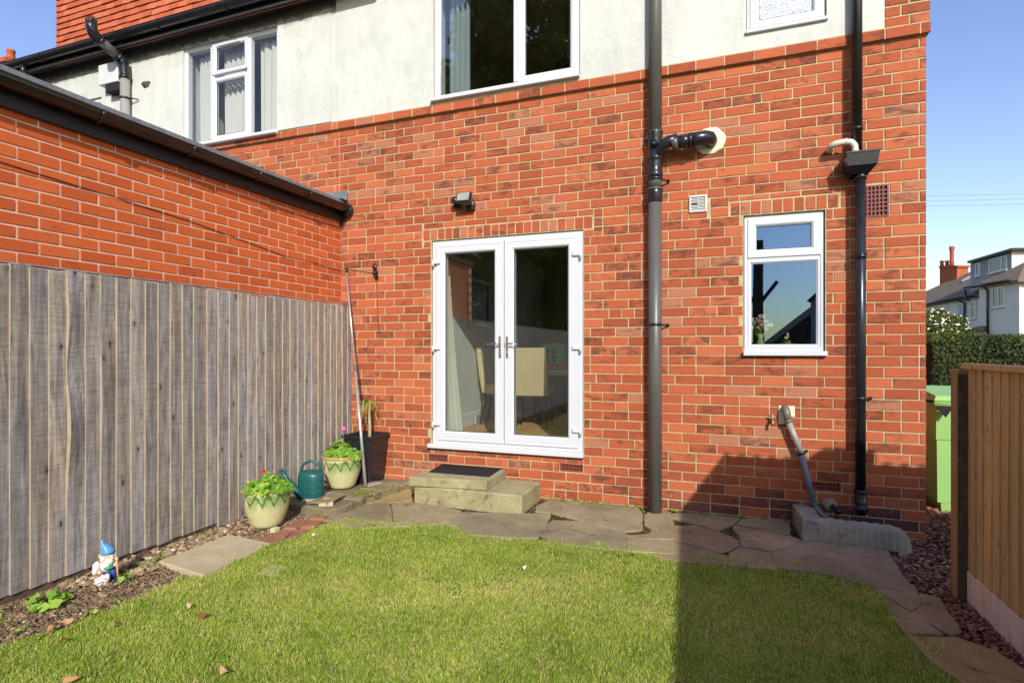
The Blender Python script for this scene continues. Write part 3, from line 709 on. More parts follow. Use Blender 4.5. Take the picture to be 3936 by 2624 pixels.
mb = MB(); mb.bbox(NW[0] - .02, NW[1] + .0, YW - .09, ny + .05, NW[2] - .015, NW[2] + .018, .005); mb.build('sill', M['upvc_dull'], nw)
nw2 = window_frame(nh, NW2[0], NW2[1], NW2[2], NW2[3], YW - .005, .06)
mb = MB(); mb.box(NW2[0] + .06, NW2[1] - .06, ny + .018, ny + .022, NW2[2] + .06, NW2[3] - .06); mb.build('pane', M['glass'], nw2)
def pleats(name, x0, x1, z0, z1, y, amp, n, mat, parent=None, flare=0.0, wid=None):
    V, F = [], []; N = n * 8; K = 10
    for k in range(K + 1):
        t = k / K; z = z1 + (z0 - z1) * t
        for i in range(N + 1):
            u = i / N; xx0 = x0; xx1 = x1 + flare * t ** 1.5
            V.append((xx0 + (xx1 - xx0) * u, y + amp * (1 + .3 * math.sin(i * .7)) * math.sin(u * n * 2 * math.pi + .5 * t), z))
    for k in range(K):
        for i in range(N): a = k * (N + 1) + i; F.append((a, a + 1, a + N + 2, a + N + 1))
    mb_ = MB(); mb_.add(V, F, True); return mb_.build(name, mat, parent)
for i, (a, b) in enumerate(((-6.02, -5.78), (-5.62, -5.40), (-5.06, -4.72))):
    o = pleats('net_curtain', a, b + .1 if i else b, NW[2] + .07, NW[3] - .05 + (.0 if i else 0), YW + .13, .018, 4, M['net'])
    tag(o, ['narrow grey curtain in the left light of the neighbour window', 'pale curtain behind the centre casement of the neighbour window', 'hanging pale curtain in the right light of the neighbour window'][i], 'curtain')
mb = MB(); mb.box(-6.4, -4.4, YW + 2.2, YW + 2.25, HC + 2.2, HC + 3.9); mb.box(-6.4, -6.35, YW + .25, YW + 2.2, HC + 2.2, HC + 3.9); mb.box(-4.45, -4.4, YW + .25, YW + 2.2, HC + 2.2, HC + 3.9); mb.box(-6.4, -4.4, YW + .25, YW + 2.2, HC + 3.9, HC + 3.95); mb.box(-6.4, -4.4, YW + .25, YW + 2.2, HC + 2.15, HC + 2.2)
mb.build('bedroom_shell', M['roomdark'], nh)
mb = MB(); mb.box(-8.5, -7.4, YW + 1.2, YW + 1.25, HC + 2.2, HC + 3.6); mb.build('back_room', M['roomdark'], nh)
# eaves: soffit, fascia
EX0, EX1 = -9.05, XC + .1
mb = MB(); mb.box(EX0, XL - .0, YW - .175, YW - .031, ZE, ZE + .02); mb.build('soffit', M['fascia'], nh)
mb = MB(); mb.bbox(EX0, XL, YW - .20, YW - .175, ZE - .012, ZE + .085, .003); mb.build('fascia', M['fascia'], nh)
mb = MB(); mb.box(EX0, XL, YW - .205, YW - .192, ZE - .030, ZE - .013); mb.build('eaves_trim', M['felt'], nh)
# our own eaves carry the same line on to the right (just above the frame)
mb = MB(); mb.box(XL + .003, XC + .1, YW - .175, YW - .029, ZE, ZE + .02); mb.box(XL + .003, XC + .1, YW - .20, YW - .175, ZE - .012, ZE + .17); mb.build('fascia', M['fascia'], house)
# wall fabric between eaves and tiles
tz = ZE + .035; TX0, TX1 = -8.30, XL
mb = MB(); mb.box(TX0 + .02, TX1, YW - .10, YW + .2, ZE + .02, HC + 6.2); mb.build('gable_wall', M['dark'], nh)
mb = MB(); mb.box(-9.1, TX0 + .02, YW - .10, 8.5, ZE + .02, ZE + .05); mb.build('eaves_board', M['dark'], nh)
# hanging tiles: real lapped tiles, each its own object where it shows large
gauge, tw_ = .080, .148
tm = {}
def tile_mesh(wd, seed):
    rr = random.Random(seed); mb_ = MB(); j = lambda k: rr.uniform(-k, k); h = gauge + .03
    v = [(-wd/2, -.026 + j(.003), -gauge/2 + j(.003)), (wd/2, -.026 + j(.003), -gauge/2 + j(.003)), (wd/2, -.004, h - gauge/2), (-wd/2, -.004, h - gauge/2)]
    v += [(p[0], p[1] + .012, p[2]) for p in v]; mb_.add(v, [(0,1,2,3), (4,7,6,5), (0,4,5,1), (0,3,7,4), (1,5,6,2)], False, 0, rr.random()); return mb_
tiles = []
row = 0; z = tz
while z < HC + 5.7:
    x = TX0 + (tw_ / 2 if row % 2 else 0)
    if row % 2: tiles.append((TX0 + tw_ / 4, z, tw_ / 2 - .003))
    while x < TX1 - .02: tiles.append((x + tw_ / 2, z, tw_ - .004)); x += tw_
    z += gauge; row += 1
tiles.sort(key=lambda t_: (t_[0] + 1.7) ** 2 + (t_[1] - 5) ** 2 * 2)
def on_view(x, y, z):   # coarse frustum test for choosing which pieces become objects
    w_ = -ST * x + CT * y
    u = CXP + FPX * (CT * x + ST * y) / w_; v = YHP - FPX * (z - HC) / w_; return -60 < u < 3990 and -60 < v < 2680
seen = [t_ for t_ in tiles if on_view(t_[0], YW - .1, t_[1])]; rest = [t_ for t_ in tiles if t_ not in seen]
seen.sort(key=lambda t_: -t_[0])
tmeshes = {}
for k, (x, z, wd) in enumerate(seen[:300]):
    key = (round(wd, 3), rnd.randrange(10))
    if key not in tmeshes: me = tile_mesh(wd, key[1] * 7 + 3).mesh('tile'); me.materials.append(M['tile']); tmeshes[key] = me
    o = bpy.data.objects.new('tile', tmeshes[key]); COL.objects.link(o); o.parent = nh; o.location = Vector((x, YW - .10 - rnd.uniform(0, .003), z)) - nh.location; o.rotation_euler = (0, rnd.uniform(-.012, .012), 0)
mb = MB()
for (x, z, wd) in seen[300:] + rest:
    m1 = tile_mesh(wd, rnd.randrange(9999)); st = len(mb.v); mb.add(m1.v, m1.f, False, 0, m1.t[0]); mb.xf(Matrix.Translation((x, YW - .10, z)), st)
mb.build('tile_hanging', M['tile'], nh, 'stuff')
def halfpipe(mb, x0, x1, r, axis, yc, zc, t=.004, n=10, lip=.006, mi=0):
    """half-round gutter along X or Y, open side up"""
    pr = [(math.cos(math.pi + math.pi * k / n) * r, math.sin(math.pi + math.pi * k / n) * r) for k in range(n + 1)]
    inn = [(p[0] * (1 - t / r), p[1] * (1 - t / r)) for p in pr][::-1]
    sec = [(pr[0][0] - lip, pr[0][1]), *pr, (pr[-1][0] + lip, pr[-1][1]), (pr[-1][0] + lip, pr[-1][1] + .005), *[(a, b + (.005 if i in (0, n) else 0)) for i, (a, b) in enumerate(inn)], (pr[0][0] - lip, pr[0][1] + .005)]
    V = []; m_ = len(sec)
    for e in (x0, x1):
        for a, b in sec: V.append((e, yc + a, zc + b) if axis == 'X' else (yc + a, e, zc + b))
    F = [(k, (k + 1) % m_, m_ + (k + 1) % m_, m_ + k) for k in range(m_)] + [tuple(range(m_)), tuple(range(m_, 2 * m_))[::-1]]
    mb.add(V, F, False, mi)
g = thing('eaves_gutter', 'black gutter under the hanging clay tiles, sloping across the top left', 'gutter', (-6, YW - .26, ZE + .1))
mb = MB(); halfpipe(mb, EX0 - .05, XL + .6, .062, 'X', YW - .265, ZE + .075); mb.build('channel', M['gutter'], g)
for x in (-8.32, -7.25, -6.2, -5.15, -4.2):
    mb = MB(); mb.tube([(x, YW - .265 + .068 * math.cos(math.pi + math.pi * k / 10), ZE + .075 + .068 * math.sin(math.pi + math.pi * k / 10)) for k in range(11)], .009, 6); mb.build('bracket', M['gutter'], g)
mb = MB(); mb.tube([(-8.72, YW - .265, ZE + .02), (-8.72, YW - .265, ZE - .06), (-8.72, YW - .2, ZE - .15), (-8.72, YW - .09, ZE - .25), (-8.72, YW - .09, ZE - 1.5)], .036, 12); mb.build('outlet', M['gutter'], g)

# neighbour's soil vent: stub pipe that necks out round the gutter
g = thing('vent_pipe', 'grey soil vent pipe with black elbows and a caged top, bending out past the tiles', 'pipe', (-8, YW - .1, HC + 1.6))
pb = at_y(481, 420, YW - .10); XV = pb.x
zt = at_y(481, 290, YW - .10).z
mb = MB(); mb.tube([(XV, YW - .10, HC + 1.7), (XV, YW - .10, zt)], .055, 20); mb.build('pipe', M['lightpipe'], g)
q = lambda px, py: at_x(px, py, XV)
w0 = Vector((XV, YW - .10, zt)); w1 = q(474, 243); w2 = q(458, 222); w3 = q(378, 150); w4 = q(356, 128); w5 = q(346, 104); w6 = q(346, 88)
w4.y = w3.y - .06; w5.y = w4.y - .02; w6.y = w5.y
zt5 = w5.z
mb = MB(); mb.tube([w0 - Vector((0, 0, .03)), w0, w0.lerp(w1, .6), w1, w2], .061, 20); mb.build('elbow', M['blackpl'], g)
mb = MB(); mb.tube([w0 - Vector((0, 0, .05)), w0 - Vector((0, 0, .015))], .067, 20); mb.build('collar', M['blackpl'], g)
mb = MB(); mb.tube([w2.lerp(w3, -.05), w3], .055, 20); mb.build('pipe', M['greypipe'], g)
mb = MB(); mb.tube([w3.lerp(w2, .06), w3, w4, w5, w5 + Vector((0, 0, .06))], .061, 20); mb.build('elbow', M['blackpl'], g)
for ca, cb in ((w3.lerp(w2, .10), w3.lerp(w2, .03)), (w2.lerp(w3, .03), w2.lerp(w3, .10))): mb = MB(); mb.tube([ca, cb], .067, 20); mb.build('collar', M['blackpl'], g)
tp = w5 + Vector((0, 0, .06))
mb = MB()
for k in range(12):
    t = 2 * math.pi * k / 12; mb.tube([tp + Vector((.055 * math.cos(t), .055 * math.sin(t), 0)), tp + Vector((.05 * math.cos(t), .05 * math.sin(t), .05)), tp + Vector((.02 * math.cos(t), .02 * math.sin(t), .07))], .006, 5)
mb.build('cage', M['blackpl'], g)
mb = MB(); bz = at_y(481, 380, YW - .1).z; mb.tube([(XV, YW - .10, bz - .012), (XV, YW - .10, bz + .012)], .062, 20); mb.tube([(XV + .06, YW - .10, bz), (XV + .16, YW - .045, bz - .01)], .008, 6); mb.build('bracket', M['blackpl'], g)
# boiler flue box
a, b = at_y(390, 258, YW - .12), at_y(452, 320, YW - .12)
g = thing('flue_box', 'white metal flue cover on the render beside the vent pipe', 'flue', (a.x, YW, b.z))
mb = MB(); mb.bbox(a.x, b.x + .05, YW - .16, YW - .031, b.z, a.z, .006); mb.build('cover', M['upvc_dull'], g)
mb = MB(); mb.bbox(a.x + .1, b.x + .1, YW - .14, YW - .031, b.z - .10, b.z - .002, .006); mb.build('guard', M['dark'], g)
# ragged hole in the render
c = at_y(560, 325, YW - .034); mb = MB(); mb.blob((c.x, YW - .031, c.z), .075, .008, .04, 9, 5, .35, 4); mb.build('render_hole', M['bark'], nh)

# ================================================================== NEIGHBOUR'S EXTENSION
ext = thing('brick_extension', 'smooth orange brick single-storey extension behind the grey fence at the left', 'extension', (XE, 3, 0))
ECH, EBL = .0764, .229
etop = HC + 1.50
eb = []
Y1E = YW - .006
for c in range(22):
    zt_ = etop - .02 - c * ECH; zb_ = zt_ - ECH + .009; y = Y1E - EBL * (.5 if c % 2 else 1)
    if c % 2: eb.append((Y1E - EBL * .5 + .0, Y1E - .004, zb_, zt_))
    else: eb.append((y, Y1E - .004, zb_, zt_))
    while y > 1.95:
        eb.append((y - EBL + .0, y - .010, zb_, zt_)); y -= EBL
lay_bricks(ext, [b for b in eb if b[3] > HC + .40], 300, M['ebrick_o'], M['ebrick_g'], lambda u, z: Vector((XE, u, z)), R(90))
mb = MB(); mb.box(XE - .25, XE - .0045, 1.72, YW - .001, -.15, etop + .05); mb.box(-8.4, XE - .25, 1.72, 1.95, -.15, etop + .05); mb.build('wall', M['emortar'], ext)
# flat roof: boards, fascia, felt edge
GX = XE + .145
mb = MB(); mb.bbox(XE + .0, XE + .028, 1.70, YW - .008, HC + 1.375, HC + 1.56, .003); mb.build('fascia', M['fascia'], ext)
mb = MB(); mb.box(XE - 4.6, XE + .06, 1.62, YW - .034, HC + 1.565, HC + 1.595); mb.build('roof', M['felt'], ext)
mb = MB(); mb.bbox(XE + .03, XE + .058, 1.66, YW - .01, HC + 1.545, HC + 1.563, .003); mb.build('roof_edge', M['felt'], ext)
mb = MB(); mb.add([(XE - .02, YW - .012, HC + 1.30), (XE + .14, YW - .012, HC + 1.53), (XE + .03, YW - .012, HC + 1.56), (XE - .02, YW - .012, HC + 1.56), (XE - .02, YW - .035, HC + 1.30), (XE + .14, YW - .035, HC + 1.53), (XE + .03, YW - .035, HC + 1.56), (XE - .02, YW - .035, HC + 1.56)], [(4,5,6,7), (0,3,2,1), (0,1,5,4), (1,2,6,5), (2,3,7,6), (3,0,4,7)]); mb.build('eaves_corbel', M['fascia'], ext)
mb = MB(); q0 = at_y(1225, 722, YW - .01); mb.bbox(-4.25, XE + .09, YW - .036, YW - .026, HC + 1.596, HC + 1.70, .002); mb.bbox(-4.25, XE + .085, YW - .12, YW - .036, HC + 1.596, HC + 1.606, .002); mb.build('lead_flashing', M['lead'], ext)
g = thing('extension_gutter', 'long black half-round gutter along the extension eaves', 'gutter', (GX, 3, HC + 1.45))
M['gutterb'] = mat_simple("brown-black gutter", (.020, .011, .008), .22, .6, .3, 8, .05, 30)
mb = MB(); halfpipe(mb, 1.62, YW - .03, .058, 'Y', XE + .098, HC + 1.515); mb.build('channel', M['gutterb'], g)
for px, py in ((385, 400), (735, 555), (990, 668), (1185, 740)):
    y = at_x(px, py, XE + .12).y
    mb = MB(); mb.tube([(XE + .098 + .063 * math.cos(math.pi + math.pi * k / 10), y, HC + 1.517 + .063 * math.sin(math.pi + math.pi * k / 10)) for k in range(11)], .012, 6); mb.build('bracket', M['gutterb'], g)
mb = MB(); mb.tube([(XE + .098, YW - .07, HC + 1.49), (XE + .098, YW - .028, HC + 1.49)], .070, 16); mb.build('end_cap', M['blackpl'], g)
# iron hook, and a washing line's shadow laid on the wall as a dark cord
hk = at_y(1449, 1050, YW)
g = thing('wall_hook', 'black iron pulley hook with a hanging cord on the brick beside the fence', 'hook', (hk.x, YW, hk.z))
mb = MB(); mb.bbox(hk.x - .018, hk.x + .018, YW - .012, YW - .001, hk.z - .075, hk.z + .02, .003); mb.build('backplate', M['blackpl'], g)
mb = MB(); mb.lathe([(.002, .0), (.02, .03), (.028, .05), (.020, .075), (.002, .105)], (hk.x - .006, YW - .035, hk.z + .005), 10, 1, .6); mb.blob((hk.x - .008, YW - .03, hk.z + .0), .024, .022, .018, 8, 5); mb.tube([(hk.x - .03, YW - .03, hk.z - .01), (hk.x, YW - .04, hk.z - .03), (hk.x + .03, YW - .02, hk.z - .035)], .007, 6); mb.build('pulley', M['blackpl'], g)
mb = MB(); mb.tube([(hk.x + .004, YW - .012, hk.z - .07), (hk.x + .012, YW - .006, hk.z - .35), (hk.x + .024, YW - .006, hk.z - .62)], .0022, 5); mb.build('cord', M['blackpl'], g)
a0 = at_x(0, 622, XE + .006)
mb = MB(); mb.tube([(XE + .006, a0.y - .15, a0.z + .015), (XE + .006, a0.y, a0.z), (XE + .006, 3.2, HC + .99), (XE + .006, 4.2, HC + .88), (XE + .008, YW - .02, HC + .86), (XE + .05, YW - .008, HC + .875), (hk.x - .03, YW - .008, hk.z + .0)], .0028, 5)
o = mb.build('washing_line_shadow', M['blackpl'], None); tag(o, 'shadow of a washing line across the extension bricks, modelled as a thin dark strand', 'cord')

# chimney far behind at the left edge
c = at_depth(8, 215, 30.0)
g = thing('chimney_stack', 'small red brick chimney peeping over the flat roof at the left edge', 'chimney', (c.x, c.y, 0))
mb = MB(); mb.bbox(c.x - 1.0, c.x + .22, c.y, c.y + .9, 0, c.z - .35, .02); mb.bbox(c.x - 1.05, c.x + .32, c.y - .06, c.y + .96, c.z - .35, c.z - .1, .02); mb.build('stack', M['terra'], g)
mb = MB(); mb.lathe([(.22, -.1), (.2, .1), (.17, .35), (.21, .40), (.19, .5)], (c.x + .0, c.y + .4, c.z), 14); mb.build('chimney_pot', M['terra'], g)

# ================================================================== PIPES ON THE HOUSE WALL
def clip(g, x, y, z, r, side=1, mat='blackpl', name='bracket'):
    mb = MB(); mb.tube([(x, y, z - .011), (x, y, z + .011)], r + .006, 20)
    mb.tube([(x + side * (r - .01), y + .01, z), (x + side * (r + .045), YW - .02, z - .002)], .008, 6); mb.tube([(x + side * (r + .045), YW - .025, z - .002), (x + side * (r + .045), YW, z - .002)], .012, 8)
    mb.build(name, M[mat], g)
SX, SY, SR = at_y(2518, 1400, YW - .095).x, YW - .095, .056
g = thing('soil_pipe', 'tall grey soil pipe with black joints, rising from the paving right of the garden doors', 'pipe', (SX, SY, 0))
def zs(py): return at_y(2518, py, SY).z
mb = MB(); mb.tube([(SX, SY, .01), (SX, SY, zs(780))], SR, 28); mb.build('pipe', M['greypipe'], g)
mb = MB(); mb.tube([(SX, SY, zs(520)), (SX, SY, HC + 4.6)], SR, 28); mb.build('pipe', M['greypipe'], g)
def turned(x, y, prof, mat, parent, name): 
    mb = MB(); mb.lathe(prof, (x, y, 0), 28); return mb.build(name, M[mat], parent)
turned(SX, SY, [(SR + .003, zs(778)), (SR + .006, zs(775)), (SR + .007, zs(745)), (SR + .010, zs(738)), (SR + .004, zs(734)), (SR + .010, zs(729)), (SR + .009, zs(722))], 'blackpl', g, 'collar')
turned(SX, SY, [(SR + .012, zs(732)), (SR + .013, zs(727)), (SR + .002, zs(723))], 'greypipe', g, 'socket_rim')
turned(SX, SY, [(SR - .001, zs(724)), (SR + .001, zs(690)), (SR + .001, zs(680))], 'greypipe', g, 'socket')
turned(SX, SY, [(SR + .004, zs(683)), (SR + .009, zs(680)), (SR + .010, zs(668)), (SR + .004, zs(664)), (SR + .006, zs(650)), (SR + .003, zs(645)), (SR + .007, zs(640)), (SR + .003, zs(632)), (SR + .007, zs(626)), (SR + .005, zs(618)), (SR + .012, zs(614)), (SR + .012, zs(608)), (SR + .003, zs(604)), (SR + .001, zs(545)), (SR + .005, zs(530)), (SR + .010, zs(515)), (SR + .011, zs(510)), (SR + .003, zs(507))], 'blackpl', g, 'branch_fitting')
turned(SX, SY, [(SR + .0115, zs(512)), (SR + .013, zs(509)), (SR + .001, zs(506))], 'greypipe', g, 'socket_rim')
zb = zs(555); yb = SY
by = lambda x: YW - .105
br = [(SX, SY, zs(600)), (SX + .03, SY - .02, zs(588)), (SX + .075, SY - .035, zs(568)), (SX + .12, SY - .04, zs(558)), (SX + .19, SY - .04, zs(552))]
mb = MB(); mb.tube(br, [.045, .048, .05, .05, .05], 22); mb.build('branch', M['blackpl'], g)
p_ = [at_y(2582, 553, YW - .13), at_y(2606, 548, YW - .13), at_y(2655, 540, YW - .13)]
mb = MB(); mb.tube([p_[0], p_[1]], .058, 22); mb.build('branch_collar', M['greypipe'], g)
mb = MB(); mb.tube([p_[1], p_[2]], [.054, .056], 22); mb.tube([p_[2] - Vector((.012, 0, 0)), p_[2] + Vector((.012, 0, 0.0))], .064, 22); q = p_[2]
mb.tube([q, q + Vector((.06, 0, .008)), q + Vector((.11, .01, .013)), q + Vector((.145, .04, .014)), q + Vector((.155, .09, .012)), q + Vector((.155, .13, .01))], [.056, .056, .057, .057, .055, .053], 22); mb.build('elbow', M['blackpl'], g)
mb = MB(); mb.tube([(SX - .005, SY - .045, zs(563)), (SX - .005, SY - .078, zs(561))], [.034, .034], 20, cap=False); mb.tube([(SX - .005, SY - .078, zs(561)), (SX - .005, SY - .06, zs(561))], [.034, .024], 20); mb.build('side_boss', M['blackpl'], g)
clip(g, SX, SY, zs(690) + .0, SR + .004); clip(g, SX, SY, zs(1247), SR)
mb = MB(); mb.blob((q.x + .15, YW - .004, q.z + .02), .125, .012, .115, 22, 7, .06, 3); mb.build('mortar_patch', M['mould'], g)

RX = at_y(3308, 1300, YW - .088).x; RY = YW - .088; RR = .036
g = thing('rainwater_pipe', 'black rainwater downpipe with a hopper head at the right-hand end of the wall', 'downpipe', (RX, RY, 0))
RXu = at_y(3294, 250, YW - .088).x
hz0, hz1 = at_y(3308, 668, YW - .14).z, at_y(3308, 588, YW - .14).z
mb = MB(); mb.tube([(RXu, RY, hz1 - .03), (RXu, RY, HC + 4.6)], RR, 22); mb.tube([(RXu, RY, at_y(3300, 495, RY).z - .012), (RXu, RY, at_y(3300, 495, RY).z + .012)], RR + .005, 22); mb.build('pipe', M['gutter'], g)
mb = MB(); mb.tube([(RX, RY, .30), (RX, RY, hz0 + .02)], RR, 22); mb.build('pipe', M['blackpl'], g)
for py in (985,):
    z_ = at_y(3308, py, RY).z; mb = MB(); mb.tube([(RX, RY, z_ - .02), (RX, RY, z_ + .02)], RR + .005, 22); mb.tube([(RX, RY, z_ + .014), (RX, RY, z_ + .02)], RR + .009, 22); mb.build('joint', M['blackpl'], g)
mb = MB(); mb.tube([(RX, RY, hz0 - .03), (RX, RY, hz0 + .01)], RR + .006, 22); mb.build('joint', M['blackpl'], g)
clip(g, RX, RY, at_y(3308, 1530, RY).z, RR)
# hopper: open tapered box
hx0, hx1 = at_y(3250, 620, YW - .17).x, at_y(3380, 620, YW - .17).x; hc = (hx0 + hx1) / 2
def hop(mb, s=0.0):
    t_ = [(hx0 + s, YW - .20 + s), (hx1 - s, YW - .20 + s), (hx1 - s, YW - .012 - s), (hx0 + s, YW - .012 - s)]
    m_ = [(hx0 + .012 + s, YW - .19 + s), (hx1 - .014 - s, YW - .19 + s), (hx1 - .014 - s, YW - .012 - s), (hx0 + .012 + s, YW - .012 - s)]
    k_ = [(hx0 + .05, YW - .13), (hx1 - .06, YW - .13), (hx1 - .06, YW - .02), (hx0 + .05, YW - .02)]
    return [(*p, hz1) for p in t_] + [(*p, hz0 + .055) for p in m_] + [(*p, hz0) for p in k_]
mb = MB(); Vo = hop(mb); Vi = hop(mb, .005)
F = [(k, (k + 1) % 4, (k + 1) % 4 + 4, k + 4)[::-1] for k in range(4)] + [(k + 4, (k + 1) % 4 + 4, (k + 1) % 4 + 8, k + 8)[::-1] for k in range(4)] + [(8, 9, 10, 11)[::-1]]
mb.add(Vo + Vi, F + [tuple(12 + i for i in f[::-1]) for f in F] + [(k, (k + 1) % 4, (k + 1) % 4 + 12, k + 12) for k in range(4)])
mb.bbox(hx0 - .004, hx1 + .004, YW - .205, YW - .199, hz1 - .012, hz1 + .002, .002); mb.build('hopper', M['blackpl'], g)
# shoe at the foot
mb = MB(); mb.tube([(RX, RY, .325), (RX, RY, .25), (RX - .002, RY - .03, .21), (RX - .01, RY - .08, .195)], [RR + .006, RR + .006, RR + .006, RR + .005], 22, cap=False)
mb.tube([(RX - .01, RY - .08, .195), (RX - .004, RY - .03, .21)], [RR + .004, RR - .002], 22); mb.tube([(RX, RY, .315), (RX, RY, .335)], RR + .010, 22); mb.build('shoe', M['blackpl'], g)

g = thing('overflow_pipe', 'short off-white overflow pipe hooking out of the wall into the black hopper', 'pipe', (RX - .1, YW, HC + 1.6))
P = [at_y(3190, 582, YW + .0), at_y(3186, 575, YW - .05), at_y(3196, 560, YW - .10), at_y(3215, 552, YW - .11), at_y(3252, 545, YW - .11), at_y(3272, 547, YW - .11), at_y(3286, 560, YW - .11), at_y(3288, 580, YW - .11), at_y(3288, 600, YW - .11)]
mb = MB(); mb.tube(P, .024, 16); mb.build('pipe', M['whitepipe'], g)
mb = MB(); mb.tube([P[4] - Vector((.004, 0, 0)), P[4] + Vector((.004, 0, 0))], .0265, 16); mb.tube([P[7], P[7] - Vector((0, 0, .008))], .0265, 16); mb.build('joint', M['whitepipe'], g)

g = thing('waste_pipe', 'slanting grey waste pipe from the buff patch in the wall down to the drain kerb', 'pipe', (.6, YW, 0))
W0 = at_y(3020, 1585, YW - .06); W1 = at_y(3030, 1618, YW - .07); W2 = at_y(3080, 1740, YW - .07); W3 = at_y(3129, 1936, YW - .08)
mb = MB(); mb.tube([(W0.x - .002, YW, W0.z + .03), (W0.x, YW - .05, W0.z + .032), (W0.x + .004, YW - .075, W0.z + .01), W1], .028, 16); mb.tube([W1 + Vector((-.003, 0, .012)), W1 + Vector((.003, 0, -.008))], .032, 16); mb.build('elbow', M['elbowgrey'], g)
mb = MB(); mb.tube([W1, W2], .023, 16); mb.build('pipe', M['whitepipe'] if False else M['lightpipe'], g)
mb = MB(); mb.tube([W2, W3], .023, 16); mb.build('pipe', M['shadepipe'], g)
dv = (W3 - W1).normalized()
mb = MB(); mb.tube([W2 - dv * .012, W2 + dv * .012], .030, 16); mb.tube([W2, W2 + Vector((.045, .03, .012))], .007, 6); mb.tube([W2 + Vector((.045, .03, .012)), W2 + Vector((.045, .06, .012))], .010, 6); mb.build('bracket', M['blackpl'], g)
mb = MB(); mb.tube([W3 - dv * .01, W3 + dv * .01], .031, 16); mb.tube([W3, W3 + Vector((.012, -.01, -.035)), W3 + Vector((.05, -.03, -.075)), W3 + Vector((.11, -.05, -.105))], .027, 16); mb.build('elbow', M['greypipe'], g)
mb = MB(); a, b = at_y(2992, 1558, YW), at_y(3055, 1602, YW); mb.bbox(a.x, b.x, YW - .008, YW + .004, b.z, a.z, .003); mb.bbox(a.x, a.x + .06, YW - .006, YW + .004, b.z - .06, b.z, .003); mb.build('mortar_patch', M['mould'], g)

t0 = at_y(2968, 1615, YW - .04)
g = thing('garden_tap', 'small brass garden tap on the wall left of the slanting waste pipe', 'tap', (t0.x, YW, t0.z))
mb = MB(); mb.tube([(t0.x, YW, t0.z), (t0.x, YW - .05, t0.z), (t0.x + .002, YW - .072, t0.z - .006), (t0.x + .002, YW - .082, t0.z - .035)], [.013, .012, .012, .010], 12); mb.tube([(t0.x, YW - .045, t0.z), (t0.x, YW - .045, t0.z + .035)], .010, 10); mb.build('body', M['brass'], g)
mb = MB(); mb.tube([(t0.x - .022, YW - .045, t0.z + .037), (t0.x + .022, YW - .045, t0.z + .037)], .006, 8); mb.tube([(t0.x, YW - .045, t0.z + .03), (t0.x, YW - .045, t0.z + .05)], .005, 8); mb.build('handle', M['brass'], g)
mb = MB(); mb.tube([(t0.x, YW, t0.z), (t0.x, YW - .012, t0.z)], .022, 12); mb.build('flange', M['brass'], g)

s0 = at_y(3205, 1948, YW - .03)
g = thing('pipe_stub', 'short black pipe stub poking from crumbled mortar beside the foot of the downpipe', 'pipe', (s0.x, YW, s0.z))
mb = MB(); mb.tube([(s0.x - .02, YW, s0.z + .01), (s0.x + .01, YW - .07, s0.z - .01), (s0.x + .02, YW - .10, s0.z - .02)], .022, 14, cap=False); mb.tube([(s0.x + .02, YW - .10, s0.z - .02), (s0.x + .012, YW - .08, s0.z - .012)], [.020, .018], 14); mb.build('pipe', M['blackpl'], g)
mb = MB(); mb.blob((s0.x - .03, YW - .01, s0.z + .01), .06, .03, .05, 10, 6, .25, 8); mb.build('mortar_collar', M['concrete_d'], g)

# floodlight with sensor
fc = at_y(1786, 770, YW - .10)
g = thing('security_light', 'black floodlight with round sensor above the garden doors', 'floodlight', (fc.x, YW, fc.z))
mb = MB(); st = 0
mb.bbox(-.075, .075, -.022, .022, -.055, .055, .006)
Mx = Matrix.Translation((fc.x, YW - .115, fc.z + .02)) @ Matrix.Rotation(R(-22), 4, 'X')
mb.xf(Mx); mb.build('lamp_body', M['blackpl'], g)
mb = MB(); mb.frame(-.062, .062, -.044, .044, [(0, -.024), (.003, -.026), (.022, -.022), (.036, -.0222), (.036, -.0225)]); mb.add([(-.028, -.0226, -.010), (.028, -.0226, -.010), (.028, -.0226, .010), (-.028, -.0226, .010)], [(0,1,2,3)]); mb.xf(Mx); mb.build('reflector', mat_simple("silver reflector", S((150, 150, 140)), .35, .5, .05), g)
mb = MB(); mb.lathe([(.004, -.02), (.03, -.018), (.036, .0), (.036, .03), (.02, .045)], (0, 0, 0), 18); mb.xf(Matrix.Translation((fc.x - .118, YW - .06, fc.z + .012)) @ Matrix.Rotation(R(80), 4, 'X')); mb.build('sensor', M['blackpl'], g)
mb = MB(); mb.bbox(fc.x - .15, fc.x - .085, YW - .045, YW - .002, fc.z - .045, fc.z + .05, .005); mb.build('back_box', M['blackpl'], g)
mb = MB(); mb.tube([(fc.x + .078, YW - .115, fc.z + .02), (fc.x + .095, YW - .06, fc.z - .04), (fc.x + .06, YW - .01, fc.z - .055)], .006, 6); mb.tube([(fc.x - .078, YW - .115, fc.z + .02), (fc.x - .06, YW - .05, fc.z - .05), (fc.x + .06, YW - .01, fc.z - .055)], .006, 6); mb.bbox(fc.x - .0, fc.x + .07, YW - .06, YW - .002, fc.z - .085, fc.z - .035, .005); mb.build('arm', M['blackpl'], g)
mb = MB(); mb.tube([(fc.x - .10, YW - .04, fc.z - .045), (fc.x - .085, YW - .045, fc.z - .085), (fc.x - .05, YW - .03, fc.z - .10), (fc.x, YW - .02, fc.z - .08)], .005, 6); mb.build('cable', M['blackpl'], g)

